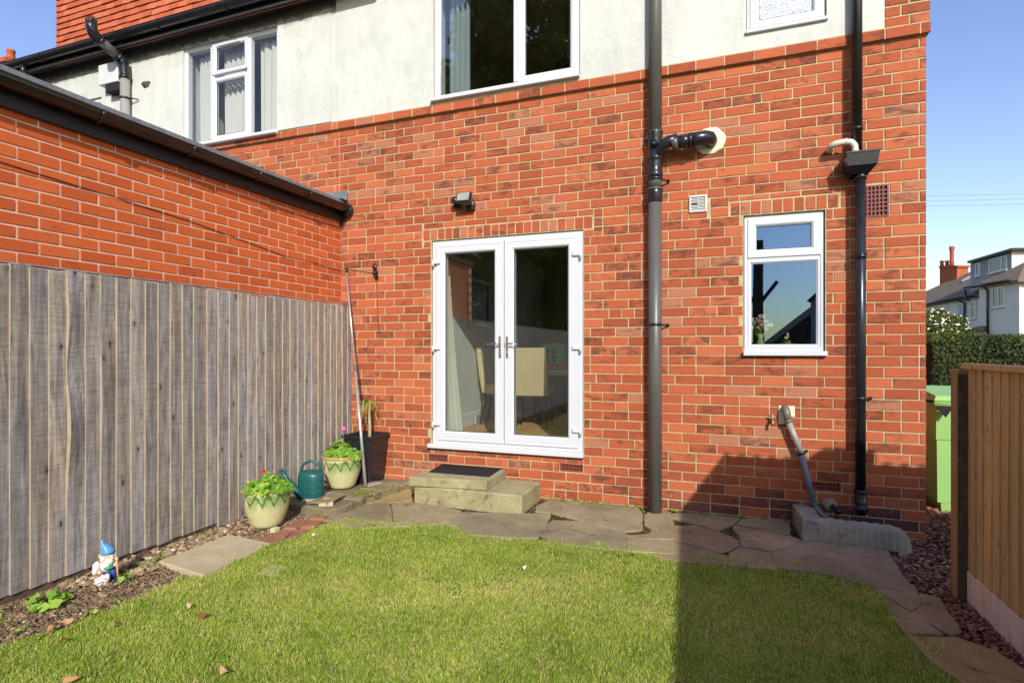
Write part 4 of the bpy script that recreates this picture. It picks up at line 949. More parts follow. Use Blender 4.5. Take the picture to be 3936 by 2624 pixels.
# ================================================================== STEP, DOORMAT
g = thing('concrete_step', 'low mossy concrete block under the garden doors', 'step', (-2.1, 4.8, 0))
mb = MB(); mb.bbox(-2.615, -1.575, 4.49, YW - .004, -.02, .172, .014); mb.build('block', M['concrete'], g)
g = thing('step_slab', 'thick paving slab laid askew on the concrete block as an upper step', 'step', (-2.2, 4.8, .18))
sl = [(-2.640, 4.455), (-1.915, 4.540), (-1.930, YW - .008), (-2.575, YW - .008)]
mb = MB(); mb.prism(sl, .178, .256, .008); mb.build('slab', M['concrete'], g)
mt = [at_z(px, py, .26) for px, py in ((1649, 1813), (1880, 1831), (1934, 1795), (1702, 1783))]
mb = MB(); mb.prism([(p.x, p.y) for p in mt], .257, .266, .002)
tmat = NT("wet rubber mat"); nn = tmat.noise(60, None, 6, .8); cc = tmat.ramp(nn, 0, [(.4, (.010, .010, .012)), (.68, (.03, .03, .032)), (.74, (.30, .29, .27))]); tmat.base(cc); tmat.rough(.8, .2); tmat.bump(nn, 0, .6, .004)
o = mb.build('door_mat', tmat.m, None); tag(o, 'black gritty rubber mat on the askew step slab', 'doormat')

# drain kerb (L of concrete round the gully), rounded at its right end
g = thing('drain_kerb', 'rounded lump of weathered concrete kerb around the drain at the foot of the downpipe', 'kerb', (.9, 4.7, 0))
mb = MB()
def kerbrow(path, w0, h0):
    pass
secs = []
N = 44
kr_ = random.Random(12); kn = lambda a: kr_.uniform(-a, a)
for i in range(N + 1):
    t = i / N; x = .60 + t * .66
    hgt = .165 - .012 * t + .004 * math.sin(i * 1.3); end = max(0, (t - .80) / .20); hgt *= math.sqrt(max(.0, 1 - end ** 2.4)) if end < 1 else 0
    hgt = max(hgt, .004); yf = 4.61 - .015 * t + .05 * end ** 3 + .004 * math.sin(i * 2.1); yb = 4.735 - .015 * t - .03 * end ** 3
    big_ = .005 * math.sin(t * 11) + .0015 * math.sin(t * 37 + 1); secs.append([(x, yf - .010 + kn(.0016), -.06), (x, yf + kn(.0018) + big_, hgt * .40 + kn(.0016)), (x, yf + .003 + kn(.0018) + big_, hgt * .80), (x, yf + .020 + kn(.0016), hgt + kn(.0014)), (x, (yf + yb) / 2, hgt + .004 + kn(.0016)), (x, yb - .018 + kn(.0014), hgt + kn(.0014)), (x, yb, hgt * .85), (x, yb, -.06)])
V = [p for s_ in secs for p in s_]; F = []
for i in range(N):
    for k in range(7): F.append((i * 8 + k, i * 8 + k + 8, i * 8 + k + 9, i * 8 + k + 1)[::-1])
F += [tuple(range(8)), tuple(range(N * 8, N * 8 + 8))[::-1]]
mb.add(V, F, True); mb.build('front_kerb', M['concrete_d'], g)
mb = MB(); mb.prism([(.565, 4.60), (.70, 4.62), (.70, 4.74), (.69, YW - .006), (.545, YW - .006)], -.05, .167, .012); mb.build('side_kerb', M['concrete_d'], g)
mb = MB(); mb.box(.69, 1.2, 4.73, YW - .004, -.04, .03); mb.build('drain_bed', M['dark'], g)

# ================================================================== PAVING (crazy paving, every stone its own piece)
path = MB()
pp = [(-3.0, 3.55), (-2.2, 3.60), (-1.0, 3.70), (0.1, 3.75), (.7, 3.45), (.8, 2.6), (.75, 1.0), (1.75, 1.0), (1.30, 2.7), (1.10, 3.3), (1.0, 3.85), (1.0, 4.2), (1.02, 4.5), (1.2, 4.62), (1.2, YW), (-3.0, YW)]
path.prism(pp, -.10, .004); path = path.build('path', M['joint'], None, 'structure')
def zA(l): return [(2500 + x / 1.395, 1500 + y / 1.395) for x, y in l]
def zG(l): return [(1000 + x / 1.47, 1850 + y / 1.47) for x, y in l]
stones = [
 (zA([(70,668),(130,660),(300,650),(480,682),(440,712),(365,748),(240,712),(110,680)]), 0), (zA([(492,690),(600,684),(740,692),(748,772),(640,748),(560,732),(466,712)]), 0),
 (zA([(448,722),(560,745),(640,760),(745,785),(785,797),(640,793),(484,782),(455,750)]), 1),
 (zA([(60,728),(240,722),(365,756),(410,773),(468,802),(470,828),(418,856),(370,866),(240,832),(130,800),(40,770)]), 1),
 (zA([(487,792),(640,800),(800,802),(772,828),(650,862),(480,832)]), 1), (zA([(30,800),(130,808),(240,840),(370,874),(408,880),(415,930),(150,915),(20,880)]), 1),
 (zA([(425,876),(480,842),(640,870),(690,960),(420,940)]), 1),
 (zA([(800,810),(1060,832),(1270,860),(1340,985),(1430,1072),(1300,1066),(1180,1050),(960,985),(690,955),(650,872),(775,837)]), 1),
 (zA([(1190,1066),(1425,1082),(1448,1150),(1398,1180),(1290,1110)]), 1),
 (zA([(1440,1088),(1552,1112),(1665,1285),(1612,1306),(1505,1250),(1290,1196),(1265,1120),(1290,1120),(1395,1190),(1458,1152)]), 1),
 (zA([(1290,1208),(1480,1250),(1560,1304),(1370,1300)]), 1),
 (zA([(1385,1318),(1640,1325),(1850,1400),(2003,1500),(2080,1590),(1700,1590),(1480,1420)]), 2),
 (zG([(360,215),(560,128),(728,122),(738,160),(748,250),(540,260)]), 0), (zG([(742,120),(850,114),(1130,165),(1142,200),(1010,240),(760,250)]), 0),
 (zG([(560,122),(700,52),(850,42),(858,105),(728,118)]), 2), (zG([(1152,175),(1400,182),(1640,183),(1618,240),(1568,320),(1400,320),(1180,300),(1040,245)]), 0),
 (zG([(1566,138),(1640,102),(1722,112),(1690,148),(1640,176),(1556,166)]), 0),
 (zG([(1730,104),(1900,112),(2130,136),(2158,190),(2156,270),(2058,283),(1880,238),(1790,213),(1655,178),(1702,150)]), 0),
 (zG([(1580,302),(1650,218),(1790,224),(1950,267),(2056,292),(2072,300),(2068,390),(1700,350)]), 0),
 (zG([(2172,190),(2210,160),(2320,172),(2340,266),(2212,266),(2172,242)]), 0), (zG([(2080,308),(2200,298),(2215,276),(2330,290),(2330,326),(2180,328)]), 0),
 (zG([(2080,316),(2180,336),(2330,336),(2330,410),(2076,395)]), 0)]
for k, (pl, kd) in enumerate(stones):
    P2 = [at_z(x, y, .015) for x, y in pl]; cen = sum(P2, Vector()) / len(P2); P2 = [p + (p - cen).normalized() * .008 for p in P2]; poly = []
    for i, p in enumerate(P2):
        q = P2[(i + 1) % len(P2)]; poly.append((p.x, p.y))
        if (q - p).length > .12:
            for s_ in range(1, int((q - p).length / .07) + 1):
                t = s_ / (int((q - p).length / .07) + 1); n_ = Vector((-(q - p).y, (q - p).x, 0)).normalized() * rnd.uniform(-.006, .006); w_ = p.lerp(q, t) + n_; poly.append((w_.x, w_.y))
    mb = MB(); h = rnd.uniform(.0, .006); tx, ty = rnd.uniform(-.004, .004), rnd.uniform(-.004, .004); c0 = poly[0]
    mb.prism(poly, -.02, .016 + h, .004, tilt=lambda x, y: tx * (x - c0[0]) * 2 + ty * (y - c0[1]) * 2)
    mb.build('paving_stone', M[('flag', 'flag_shade', 'flag_y')[kd]], path)
# moss along the foot of the wall
mb = MB()
for i in range(70):
    x = rnd.uniform(-1.5, -.62) if i < 50 else rnd.uniform(-.45, .5); mb.blob((x, YW - rnd.uniform(.005, .03), .02), rnd.uniform(.008, .03), rnd.uniform(.006, .018), rnd.uniform(.004, .014), 6, 4, .3, i)
o = mb.build('moss', M['moss'], None, 'stuff')

# ================================================================== LEFT BED, KERB, SLAB
def fsoil(X, Y):
    base = -.012 + .012 * wob(X, Y, 6, 2) * .5
    near = np.clip((Y - 3.9) / .15, 0, 1); return base - .03 * (X < XF + .0) + near * -.02
heightgrid('soil_bed', -4.2, -2.85, -.5, 5.0, 70, 220, fsoil, M['soil'])
def rocks(name, X, Y, Z, size, mat, tone, flat=.6, kind='stuff', rs=3, parent=None):
    r = np.random.default_rng(rs); n = len(X)
    base = np.array([(1,0,0),(0,1,0),(-1,0,0),(0,-1,0),(0,0,1),(0,0,-1)], float)
    V = base[None] * (1 + r.uniform(-.35, .35, (n, 6, 1))) + r.uniform(-.18, .18, (n, 6, 3))
    V[:, :, 0] *= r.uniform(.7, 1.5, (n, 1)); V[:, :, 2] *= flat
    # tilt + spin
    a = r.uniform(0, 6.28, n); b = r.uniform(-.7, .7, n); ca, sa, cb, sb = np.cos(a), np.sin(a), np.cos(b), np.sin(b)
    x, y, z = V[..., 0], V[..., 1], V[..., 2]
    y2 = y * cb[:, None] - z * sb[:, None]; z2 = y * sb[:, None] + z * cb[:, None]
    x3 = x * ca[:, None] - y2 * sa[:, None]; y3 = x * sa[:, None] + y2 * ca[:, None]
    V = np.stack([x3 * size[:, None] + X[:, None], y3 * size[:, None] + Y[:, None], z2 * size[:, None] + Z[:, None]], -1).reshape(-1, 3)
    f = np.array([(0,1,4),(1,2,4),(2,3,4),(3,0,4),(1,0,5),(2,1,5),(3,2,5),(0,3,5)]); F = (f[None] + np.arange(n)[:, None, None] * 6).reshape(-1, 3)
    return npmesh(name, V, F, mat, parent, kind, {'tone': np.repeat(tone, 6)})
lawn_px = [(-400, 2640), (0, 2500), (120, 2462), (250, 2430), (400, 2368), (520, 2318), (640, 2260), (760, 2222), (860, 2180), (930, 2150), (1010, 2112), (1130, 2078), (1230, 2030), (1340, 2000), (1430, 2012), (1500, 2016), (1600, 2022), (1700, 2030), (1830, 2062), (1960, 2078), (2100, 2090), (2250, 2100), (2400, 2112), (2520, 2122), (2600, 2130), (2700, 2146), (2850, 2160), (3000, 2172), (3200, 2200), (3310, 2240), (3390, 2290), (3402, 2340), (3430, 2385), (3500, 2450), (3560, 2500), (3650, 2565), (3760, 2640)]
lawn = [(at_z(x, y, .0).x, at_z(x, y, .0).y) for x, y in lawn_px]
lawn = lawn + [(1.0, .6), (1.2, -3.0), (-3.2, -3.0), (-3.12, .8)]
# smooth the two joins out of frame
def inside(px, py, poly):
    px, py = np.asarray(px), np.asarray(py); c = np.zeros(px.shape, bool); n = len(poly)
    for i in range(n):
        x1, y1 = poly[i]; x2, y2 = poly[(i + 1) % n]
        if y1 == y2: continue
        k = ((y1 > py) != (y2 > py)) & (px < (x2 - x1) * (py - y1) / (y2 - y1) + x1); c ^= k
    return c
n = 60000; X = rng.uniform(-3.95, -2.80, n); Y = rng.uniform(.6, 4.15, n); ok = ~inside(X, Y, lawn); X, Y = X[ok], Y[ok]
sz_ = rng.gamma(1.6, .0019, len(X)) + .0025
rocks('soil_crumbs', X, Y, .0 + .012 * wob(X, Y, 6, 2) * .5, np.minimum(sz_, .020), M['clod'], rng.beta(2, 2.6, len(X)), .6)
n = 900; X = rng.uniform(-3.72, -3.35, n); Y = rng.uniform(2.2, 3.6, n)
rocks('rubble', X, Y, np.full(n, .012), rng.uniform(.008, .026, n), M['clod'], rng.beta(3.2, 2, n), .55, rs=8)
# buff slab in the bed
sp = [at_z(x, y, .03) for x, y in ((608, 2155), (780, 2208), (1040, 2085), (880, 2052))]
g = MB(); g.prism([(p.x, p.y) for p in sp], -.03, .03, .006); o = g.build('paving_slab', M['slab'], None); tag(o, 'buff concrete slab lying in the bed between the fence and the lawn', 'paving slab')
# sliver of a second slab buried in the lawn edge
sp = [at_z(x, y, .014) for x, y in ((985, 2200), (1060, 2210), (1110, 2172), (1040, 2165))]
g = MB(); g.prism([(p.x, p.y) for p in sp], -.03, .010, .002); o = g.build('paving_slab', M['slab'], None); tag(o, 'corner of a small slab almost swallowed by the lawn edge', 'paving slab')
# red edging bricks beside the front pot
g = thing('brick_edging', 'old red bricks sunk along the lawn edge in front of the green pot', 'edging', (-3.0, 3.5, 0))
for quad in (((975, 2078), (1030, 2088), (1088, 2062), (1030, 2052)), ((1032, 2056), (1090, 2062), (1130, 2035), (1085, 2028)), ((1100, 2066), (1140, 2058), (1190, 2030), (1130, 2036)), ((1090, 2024), (1140, 2028), (1185, 1998), (1150, 1990)), ((1150, 2026), (1210, 2020), (1240, 2000), (1192, 1998)), ((1190, 1990), (1245, 1992), (1265, 1974), (1220, 1970))):
    p = [at_z(x, y, .03) for x, y in quad]; mb = MB(); mb.prism([(q.x, q.y) for q in p], -.03, .026 + rnd.uniform(-.006, .006), .006); mb.build('brick', M['edging'], g)
# raised stone edge by the wall
g = thing('stone_bed_edge', 'low weathered stone ledge in the corner that carries the pots', 'ledge', (-3.2, 4.5, 0))
K0 = [at_z(x, y, .11) for x, y in ((1172, 1965), (1240, 1978), (1300, 1938), (1460, 1865), (1560, 1810))]
kz = .078
front = [(-3.035, 3.87), (-2.985, 4.05), (-3.0, 4.30), (-2.975, 4.55), (-2.93, 4.80), (-2.90, YW - .004)]
back = [(-3.16, YW - .004), (-3.19, 4.6), (-3.22, 4.2), (-3.25, 3.85)]
def chunk(ya, yb, seed):
    rr = random.Random(seed)
    def xf(y):
        for (x0, y0), (x1, y1) in zip(front, front[1:]):
            if y0 <= y <= y1: return x0 + (x1 - x0) * (y - y0) / (y1 - y0)
        return front[0][0] if y < front[0][1] else front[-1][0]
    n_ = max(2, int((yb - ya) / .05)); pf = [(xf(ya + (yb - ya) * i / n_) + rr.uniform(-.010, .010), ya + (yb - ya) * i / n_) for i in range(n_ + 1)]
    pb_ = [(xf(ya + (yb - ya) * i / n_) - .24 + rr.uniform(-.01, .01), ya + (yb - ya) * i / n_) for i in range(n_, -1, -1)]
    mb = MB(); h_ = kz + rr.uniform(-.012, .012); mb.prism(pf + pb_, -.03, h_, .012, tilt=lambda x, y: .006 * math.sin(x * 40 + seed) + .006 * math.sin(y * 31)); mb.build('stone', M['kerb'], g)
for a, b, s_ in ((3.86, 4.20, 1), (4.206, 4.52, 2), (4.526, 4.80, 3), (4.806, YW - .006, 4)): chunk(a, b, s_)
mb = MB(); mb.prism([(-3.69, 3.95), (-3.20, 3.90), (-3.17, 4.5), (-3.12, YW - .006), (-3.69, YW - .006)], -.03, .068, .01); mb.build('infill', M['kerb'], g)
# slates and loose stones on the ledge
for k, (quad, z0, h, m_, lab) in enumerate((
   (((1160, 1918), (1245, 1915), (1285, 1890), (1200, 1885)), .07, .022, 'concrete_d', 'dark flat slate lying on the ledge between the pots'),
   (((1185, 1925), (1260, 1932), (1330, 1895), (1290, 1885)), .094, .016, 'kerb', 'rough curved piece of stone leaning on the dark slate'),
   (((1225, 1933), (1280, 1930), (1285, 1912), (1250, 1908)), .08, .03, 'slab', 'small buff offcut of stone at the lip of the ledge'),
   (((1405, 1866), (1470, 1852), (1465, 1845), (1410, 1850)), .08, .02, 'concrete_d', 'dark slate under the foot of the aluminium pole'))):
    p = [at_z(x, y, z0 + h) for x, y in quad]; mb = MB(); mb.prism([(q.x, q.y) for q in p], z0, z0 + h, .005, tilt=lambda x, y: .006 * math.sin(x * 50)); o = mb.build('loose_stone', M[m_], None); tag(o, lab, 'stone')
mb = MB(); c = at_z(1395, 1888, .085)
for i in range(60): mb.blob((c.x + rnd.uniform(-.06, .14), c.y + rnd.uniform(-.10, .12) , .080), rnd.uniform(.008, .022), rnd.uniform(.008, .022), rnd.uniform(.004, .010), 6, 4, .3, i)
o = mb.build('moss', M['moss'], None, 'stuff')

# ================================================================== GRAVEL
gp = [(.80, 1.2), (2.0, 1.2), (2.6, 7.6), (1.0, 7.6), (1.0, 3.0)]
sheet('gravel_bed', [(.5, .5), (1.6, .5), (3.4, 7.8), (.8, 7.8)], -.060, M['shalebed'])
n = 60000; X = rng.uniform(.72, 2.9, n); Y = rng.uniform(1.4, 7.4, n); kk = (X < 1.36) & (Y < 5.0) | (rng.uniform(0, 1, n) < .45); X, Y = X[kk], Y[kk]; n = len(X)
ok = ((X < 1.36) | (Y > 3.9)) & ~((X < XC + .01) & (Y > YW - .01)) & (~inside(X, Y, pp)); 
stp = [[(at_z(x, y, .015).x, at_z(x, y, .015).y) for x, y in pl] for pl, _ in stones[7:12]]
for s_ in stp: ok &= ~inside(X, Y, s_)
ok |= (X > .9) & (X < 1.33) & (Y > 1.5) & (Y < 4.5) & ~np.logical_or.reduce([inside(X, Y, s_) for s_ in stp]) & ~inside(X, Y, lawn) & (rng.uniform(0, 1, n) < .8)
X, Y = X[ok], Y[ok]
far = np.clip((Y - 3) / 2, 0, 1)
rocks('gravel', X, Y, -.05 + .022 * rng.uniform(0, 1, len(X)) + .012 * wob(X, Y, 4, 5) * .3 + .018, rng.uniform(.006, .016, len(X)), M['shale'], rng.beta(2.2, 2.6, len(X)) * (rng.uniform(0, 1, len(X)) < .985) + (rng.uniform(0, 1, len(X)) < .012), .45, rs=21)

# dirt and crumbs in the paving joints
n = 26000; X = rng.uniform(-3.0, 1.1, n); Y = rng.uniform(2.4, YW, n); ok = inside(X, Y, pp)
for pl, _ in stones: ok &= ~inside(X, Y, [(at_z(x, y, .015).x, at_z(x, y, .015).y) for x, y in pl])
ok &= ~((X < -1.56) & (X > -2.62) & (Y > 4.47)); X, Y = X[ok], Y[ok]
rocks('joint_crumbs', X, Y, np.full(len(X), .006), rng.uniform(.0025, .0075, len(X)), M['clod'], rng.beta(2, 3.2, len(X)), .6, rs=33)
mb = MB()
for i in range(170):
    while True:
        x, y = rnd.uniform(-2.6, .9), rnd.uniform(3.3, YW - .01)
        if inside(np.array([x]), np.array([y]), pp)[0] and not any(inside(np.array([x]), np.array([y]), [(at_z(a, b, .015).x, at_z(a, b, .015).y) for a, b in pl])[0] for pl, _ in stones): break
    mb.blob((x, y, .010), rnd.uniform(.006, .018), rnd.uniform(.006, .016), rnd.uniform(.003, .008), 6, 4, .3, i)
mb.build('joint_moss', M['moss'], None, 'stuff')

# ================================================================== LEFT FENCE
lf = thing('board_fence', 'weathered silver-grey feather-edge board fence at the left, two boards bowed', 'fence', (XF, 3, 0))
ex_px = [62,183,297,403,517,610,703,792,878,955,1030,1103,1170,1250,1318,1385,1440,1497,1550,1603,1655,1705,1750,1797,1840,1880,1920,1958,1995,2030,2065,2097,2128]
ys = [at_x(p / 1.568, 1100, XF + .02).y for p in ex_px]
ys = [ys[0] - .105 * k for k in range(90, 0, -1)] + ys
TOPZ = HC + .476; BOTZ = .045
def board(name, y0, y1, x, z0, z1, mat, parent, th0=.020, th1=.007, warp=None, seed=0, sgn=1, nz=22):
    """feather-edge board: thick edge at y0 (towards the viewer), thin edge tucked behind the next"""
    rr = random.Random(seed); V, F = [], []; ph = rr.uniform(0, 6); am = rr.uniform(.0008, .0022)
    for k in range(nz + 1):
        z = z0 + (z1 - z0) * k / nz; wx = am * math.sin(z * 3.1 + ph); wy = am * .8 * math.sin(z * 2.3 + ph * 2)
        if warp: wx += warp(z)
        cup = .0012 * math.sin(z * 5 + ph)
        pr = [(th0 + wx, y0 + wy), (th0 * .75 + th1 * .25 + cup + wx * .7, y0 + (y1 - y0) * .35), (th0 * .4 + th1 * .6 - cup + wx * .35, y0 + (y1 - y0) * .7), (th1 + wx * .05, y1 + .012), (0, y1 + .012), (wx * .6, y0 + wy)]
        V += [(x + sgn * p[0], p[1], z) for p in pr]
    for k in range(nz):
        for i in range(6): a, b = k * 6 + i, k * 6 + (i + 1) % 6; F.append((a, b, b + 6, a + 6) if sgn > 0 else (a + 6, b + 6, b, a))
    F += [tuple(range(6))[::-1], tuple(range(nz * 6, nz * 6 + 6))]
    mb = MB(); mb.add(V, F)
    if sgn > 0:
        for q_ in range(len(F)): mb.mi[q_] = 1 if (q_ < nz * 6 and q_ % 6 == 5) else 0
    return mb.build(name, [mat, M['cutedge']], parent)
def g_(z, c, s_, a): return a * math.exp(-((z - c) / s_) ** 2)
wz = lambda py: at_x(260, py, XF).z
bow = {3: lambda z: g_(z, wz(1270), .24, .034) * -.2 + g_(z, wz(1230), .20, .030) + g_(z, wz(1640), .26, .036) - g_(z, wz(1440), .10, .012),
       5: lambda z: g_(z, wz(1250), .20, -.012) + g_(z, wz(1560), .3, .010), 1: lambda z: g_(z, wz(1700), .2, .004)}
n0 = 90
for i in range(len(ys) - 1):
    a, b = ys[i], ys[i + 1]
    if b > YW - .0: b = YW - .01
    k = i - n0; gap = (k == 13)
    board('board', a, b - (.012 if gap else 0) - (.006 if gap else 0), XF, BOTZ + rnd.uniform(-.008, .008) - .02 * (k > 13), TOPZ + rnd.uniform(-.009, .006) - (0.01 if k > 13 else 0), M['greywood'], lf, warp=bow.get(k), seed=i, th0=.021, nz=22 if k > -3 else 3)
mb = MB(); mb.box(XF - .055, XF - .012, ys[0], YW - .05, .30, .37); mb.box(XF - .055, XF - .012, ys[0], YW - .05, .95, 1.02); mb.box(XF - .055, XF - .012, ys[0], YW - .05, 1.62, 1.69); mb.build('rail', M['darkwood'], lf)
mb = MB(); mb.box(XF - .010, XF + .004, ys[0], YW - .02, -.1, .05); mb.build('gravel_board', M['darkwood'], lf)
mb = MB(); mb.box(XF - .05, XF + .004, ys[0], YW - .04, TOPZ + .008, TOPZ + .016); mb.build('cap', M['greywood'], lf)

# ================================================================== RIGHT FENCE
XR = 1.325
rf = thing('panel_fence', 'newer brown board fence panel on a pinkish gravel board at the right edge', 'fence', (XR, 3, 0))
YP = 3.87; y = YP; k = 0; bw = .098
ftop = HC - .105
while y > .6:
    y2 = y - bw * rnd.uniform(.93, 1.07)
    # thick edge faces the camera side
    V = []; nz = 10; rr = random.Random(100 + k); ph = rr.uniform(0, 6)
    F = []
    for q in range(nz + 1):
        z = .155 + rr.uniform(-.0, .0) + (ftop - .155) * q / nz; wx = .0024 * math.sin(z * 4 + ph)
        V += [(XR - .016 - wx, y2, z), (XR - .012 - wx * .5, (y + y2) / 2, z), (XR - .008, y + .012, z), (XR, y + .012, z), (XR, y2, z)]
    for q in range(nz):
        for i in range(5): a, b = q * 5 + i, q * 5 + (i + 1) % 5; F.append((a, a + 5, b + 5, b))
    F += [tuple(range(5)), tuple(range(nz * 5, nz * 5 + 5))[::-1]]
    mb = MB(); mb.add(V, F); mb.build('board', M['brownwood'], rf); y = y2; k += 1
for k2 in range(int((YP - .6) / bw)):     # scalloped gravel board follows the boards
    pass
mb = MB(); mb.bbox(XR - .014, XR + .02, .6, YP + .01, -.08, .154, .003); mb.build('gravel_board', M['graywood2'], rf)
mb = MB(); mb.bbox(XR - .04, XR + .035, .6, YP + .015, ftop + .001, ftop + .032, .004); mb.build('cap', M['brownwood'], rf)
p = thing('fence_post', 'square timber post with one dark face at the end of the brown fence panel', 'post', (XR, YP + .07, 0))
mb = MB(); mb.prism([(XR - .055, YP + .022), (XR + .04, YP + .022), (XR + .04, YP + .118), (XR - .055, YP + .118)], -.1, ftop - .005, .006); mb.build('post', M['postwood'], p)
mb = MB(); mb.box(XR - .053, XR + .038, YP + .0185, YP + .0215, -.08, ftop - .03); mb.build('shaded_face', M['darkwood'], p)  # dark creosoted sheet with the garage's shade put into its colour

# ================================================================== POTS AND PLANTS
def potmat():
    t = NT("green glazed stoneware"); tc = t.n("TexCoord"); sx = t.n("SeparateXYZ"); t.l(tc, 3, sx, 0)
    at0 = t.n("Math", operation='ARCTAN2'); t.l(sx, 1, at0, 0); t.l(sx, 0, at0, 1)
    wn_ = t.noise(9, t.co((1, 1, 1), True), 3, .6); at = t.n("Math", operation='MULTIPLY_ADD'); at.inputs[1].default_value = .5; t.l(wn_, 0, at, 0); t.l(at0, 0, at, 2)
    m1 = t.n("Math", operation='MULTIPLY'); m1.inputs[1].default_value = 12 / (2 * math.pi); t.l(at, 0, m1, 0)
    pp_ = t.n("Math", operation='PINGPONG'); pp_.inputs[1].default_value = .5; t.l(m1, 0, pp_, 0)       # 0..0.5 triangle
    # depth below the band: dark where (rimz - z) < tri*k
    z1 = t.n("Math", operation='SUBTRACT'); z1.inputs[0].default_value = .262; t.l(sx, 2, z1, 1)
    nn = t.noise(26, t.co((1, 1, .35), True), 4, .6); md = t.n("Math", operation='MULTIPLY_ADD'); md.inputs[1].default_value = .055; t.l(nn, 0, md, 0); t.l(z1, 0, md, 2)
    k1 = t.n("Math", operation='MULTIPLY'); k1.inputs[1].default_value = .15; t.l(pp_, 0, k1, 0)
    d = t.n("Math", operation='SUBTRACT'); t.l(md, 0, d, 0); t.l(k1, 0, d, 1)          # ~ .03 at the zigzag line
    ab = t.n("Math", operation='SUBTRACT'); ab.inputs[1].default_value = .028; t.l(d, 0, ab, 0); a2 = t.n("Math", operation='ABSOLUTE'); t.l(ab, 0, a2, 0)
    line = t.ramp(a2, 0, [(.0, .95), (.010, .8), (.020, 0.0)])
    band_ = t.ramp(md, 0, [(.02, 0.0), (.04, .85), (.10, .55), (.17, 0.0)])
    st = t.noise(11, t.co((1, 1, .18), True), 5, .65, .3); sr = t.ramp(st, 0, [(.36, 0.0), (.52, 1.0)]); bb = t.n("Math", operation='MULTIPLY'); t.l(band_, 0, bb, 0); t.l(sr, 0, bb, 1)
    g2 = t.noise(6, t.co((1, 1, 2.5), True), 4, .6); c = t.ramp(g2, 0, [(.3, S((190, 184, 132))), (.7, S((208, 202, 154)))])
    c = t.mix(bb, c, S((98, 130, 58))); c = t.mix(line, c, S((62, 98, 48)))
    low = t.noise(9, t.co((1, 1, 1), True), 3); lr = t.ramp(low, 0, [(.66, 0.0), (.7, .7)]); zl = t.ramp(sx, 2, [(.02, 1.0), (.12, 0.0)]); ml = t.n("Math", operation='MULTIPLY'); t.l(lr, 0, ml, 0); t.l(zl, 0, ml, 1); c = t.mix(ml, c, S((84, 112, 60)))
    rim = t.ramp(sx, 2, [(.272, 0.0), (.280, .8)]); c = t.mix(rim, c, S((176, 142, 84)))
    t.base(c); t.rough(.14, .6); t.bump(g2, 0, .08, .01); t.bump(line, 0, -.5, .004); return t.m
M['pot'] = potmat()
prof = [(.02, 0), (.108, 0), (.118, .006), (.128, .030), (.150, .085), (.166, .14), (.176, .195), (.180, .245), (.180, .268), (.185, .276), (.187, .285), (.182, .291), (.172, .290), (.168, .280), (.166, .262), (.02, .250)]
def leaf_cloud(centers, mat, name, parent, r0=.022, r1=.040, seed=0, tone=(.2, 1), droop=.4, kind='stuff'):
    rr = random.Random(seed); mb = MB()
    for (x, y, z, nx, ny, nz_) in centers:
        r_ = rr.uniform(r0, r1); nrm = Vector((nx + rr.uniform(-.5, .5), ny + rr.uniform(-.5, .5), nz_ + rr.uniform(-.2, .5))).normalized()
        q = nrm.to_track_quat('Z', 'Y'); rot = rr.uniform(0, 6.28); V = [(0, 0, -.10 * r_)]; n = 10
        for k in range(n):
            t = 2 * math.pi * k / n + rot; rad = r_ * (1 + .13 * math.cos(5 * (t - rot))) * (0.62 if k == 0 else 1) * rr.uniform(.92, 1.06)
            V.append((rad * math.cos(t), rad * math.sin(t), .16 * r_ * math.sin(2.5 * t) + .12 * r_))
        mb.add([Vector((x, y, z)) + q @ Vector(p) for p in V], [(0, 1 + k, 1 + (k + 1) % n) for k in range(n)], True, 0, rr.uniform(*tone))
    return mb.build(name, mat, parent, kind)
def geranium(name, label, cx, cy, z, rad, seed, n=110, h=.12, bias=(0, 0)):
    rr = random.Random(seed); g = thing(name, label, 'plant', (cx, cy, z)); C = []; mb = MB()
    for i in range(n):
        a = rr.uniform(0, 6.28); r_ = rad * math.sqrt(rr.random()); d = r_ / rad
        lump = .75 + .35 * math.sin(a * 2.3 + seed) * math.cos(a * 1.1 + seed * 2)
        zz = z + h * lump * (1 - d ** 2 * .75) * rr.uniform(.35, 1.05) + .008; x, y = cx + r_ * math.cos(a) * 1.05 + bias[0], cy + r_ * math.sin(a) * 1.05 + bias[1]
        C.append((x, y, zz, math.cos(a) * d * .8 + .15, math.sin(a) * d * .8 - .35, .9))
        if i % 3 == 0: mb.tube([(cx + r_ * .4 * math.cos(a), cy + r_ * .4 * math.sin(a), z - .01), (x, y, zz)], .0022, 5)
    leaf_cloud(C, M['leaf'], 'foliage', g, .015, .033, seed); mb.build('stalks', mat_stalk, g, 'stuff'); return g
mat_stalk = mat_simple("green stalk", S((120, 140, 60)), .6)
def flower(parent, c, r, mat, stalk_from, seed, n=26):
    rr = random.Random(seed); mb = MB(); mb.tube([stalk_from, (c[0], c[1], c[2] - r * .6)], .0018, 5); s_ = mb.build('stalk', mat_stalk, parent)
    mb = MB()
    for i in range(n):
        d = Vector((rr.gauss(0, 1), rr.gauss(0, 1), rr.gauss(0, 1) + .4)).normalized(); q = d.to_track_quat('Z', 'Y'); o = Vector(c) + d * r * .75
        V = [(0, 0, 0)] + [(r * .5 * math.cos(t) * (1 if k % 2 else .7), r * .5 * math.sin(t) * (1 if k % 2 else .7), r * .12) for k, t in enumerate([2 * math.pi * k / 10 for k in range(10)])]
        mb.add([o + q @ Vector(p) for p in V], [(0, 1 + k, 1 + (k + 1) % 10) for k in range(10)], False)
    mb.build('flower_head', mat, parent)
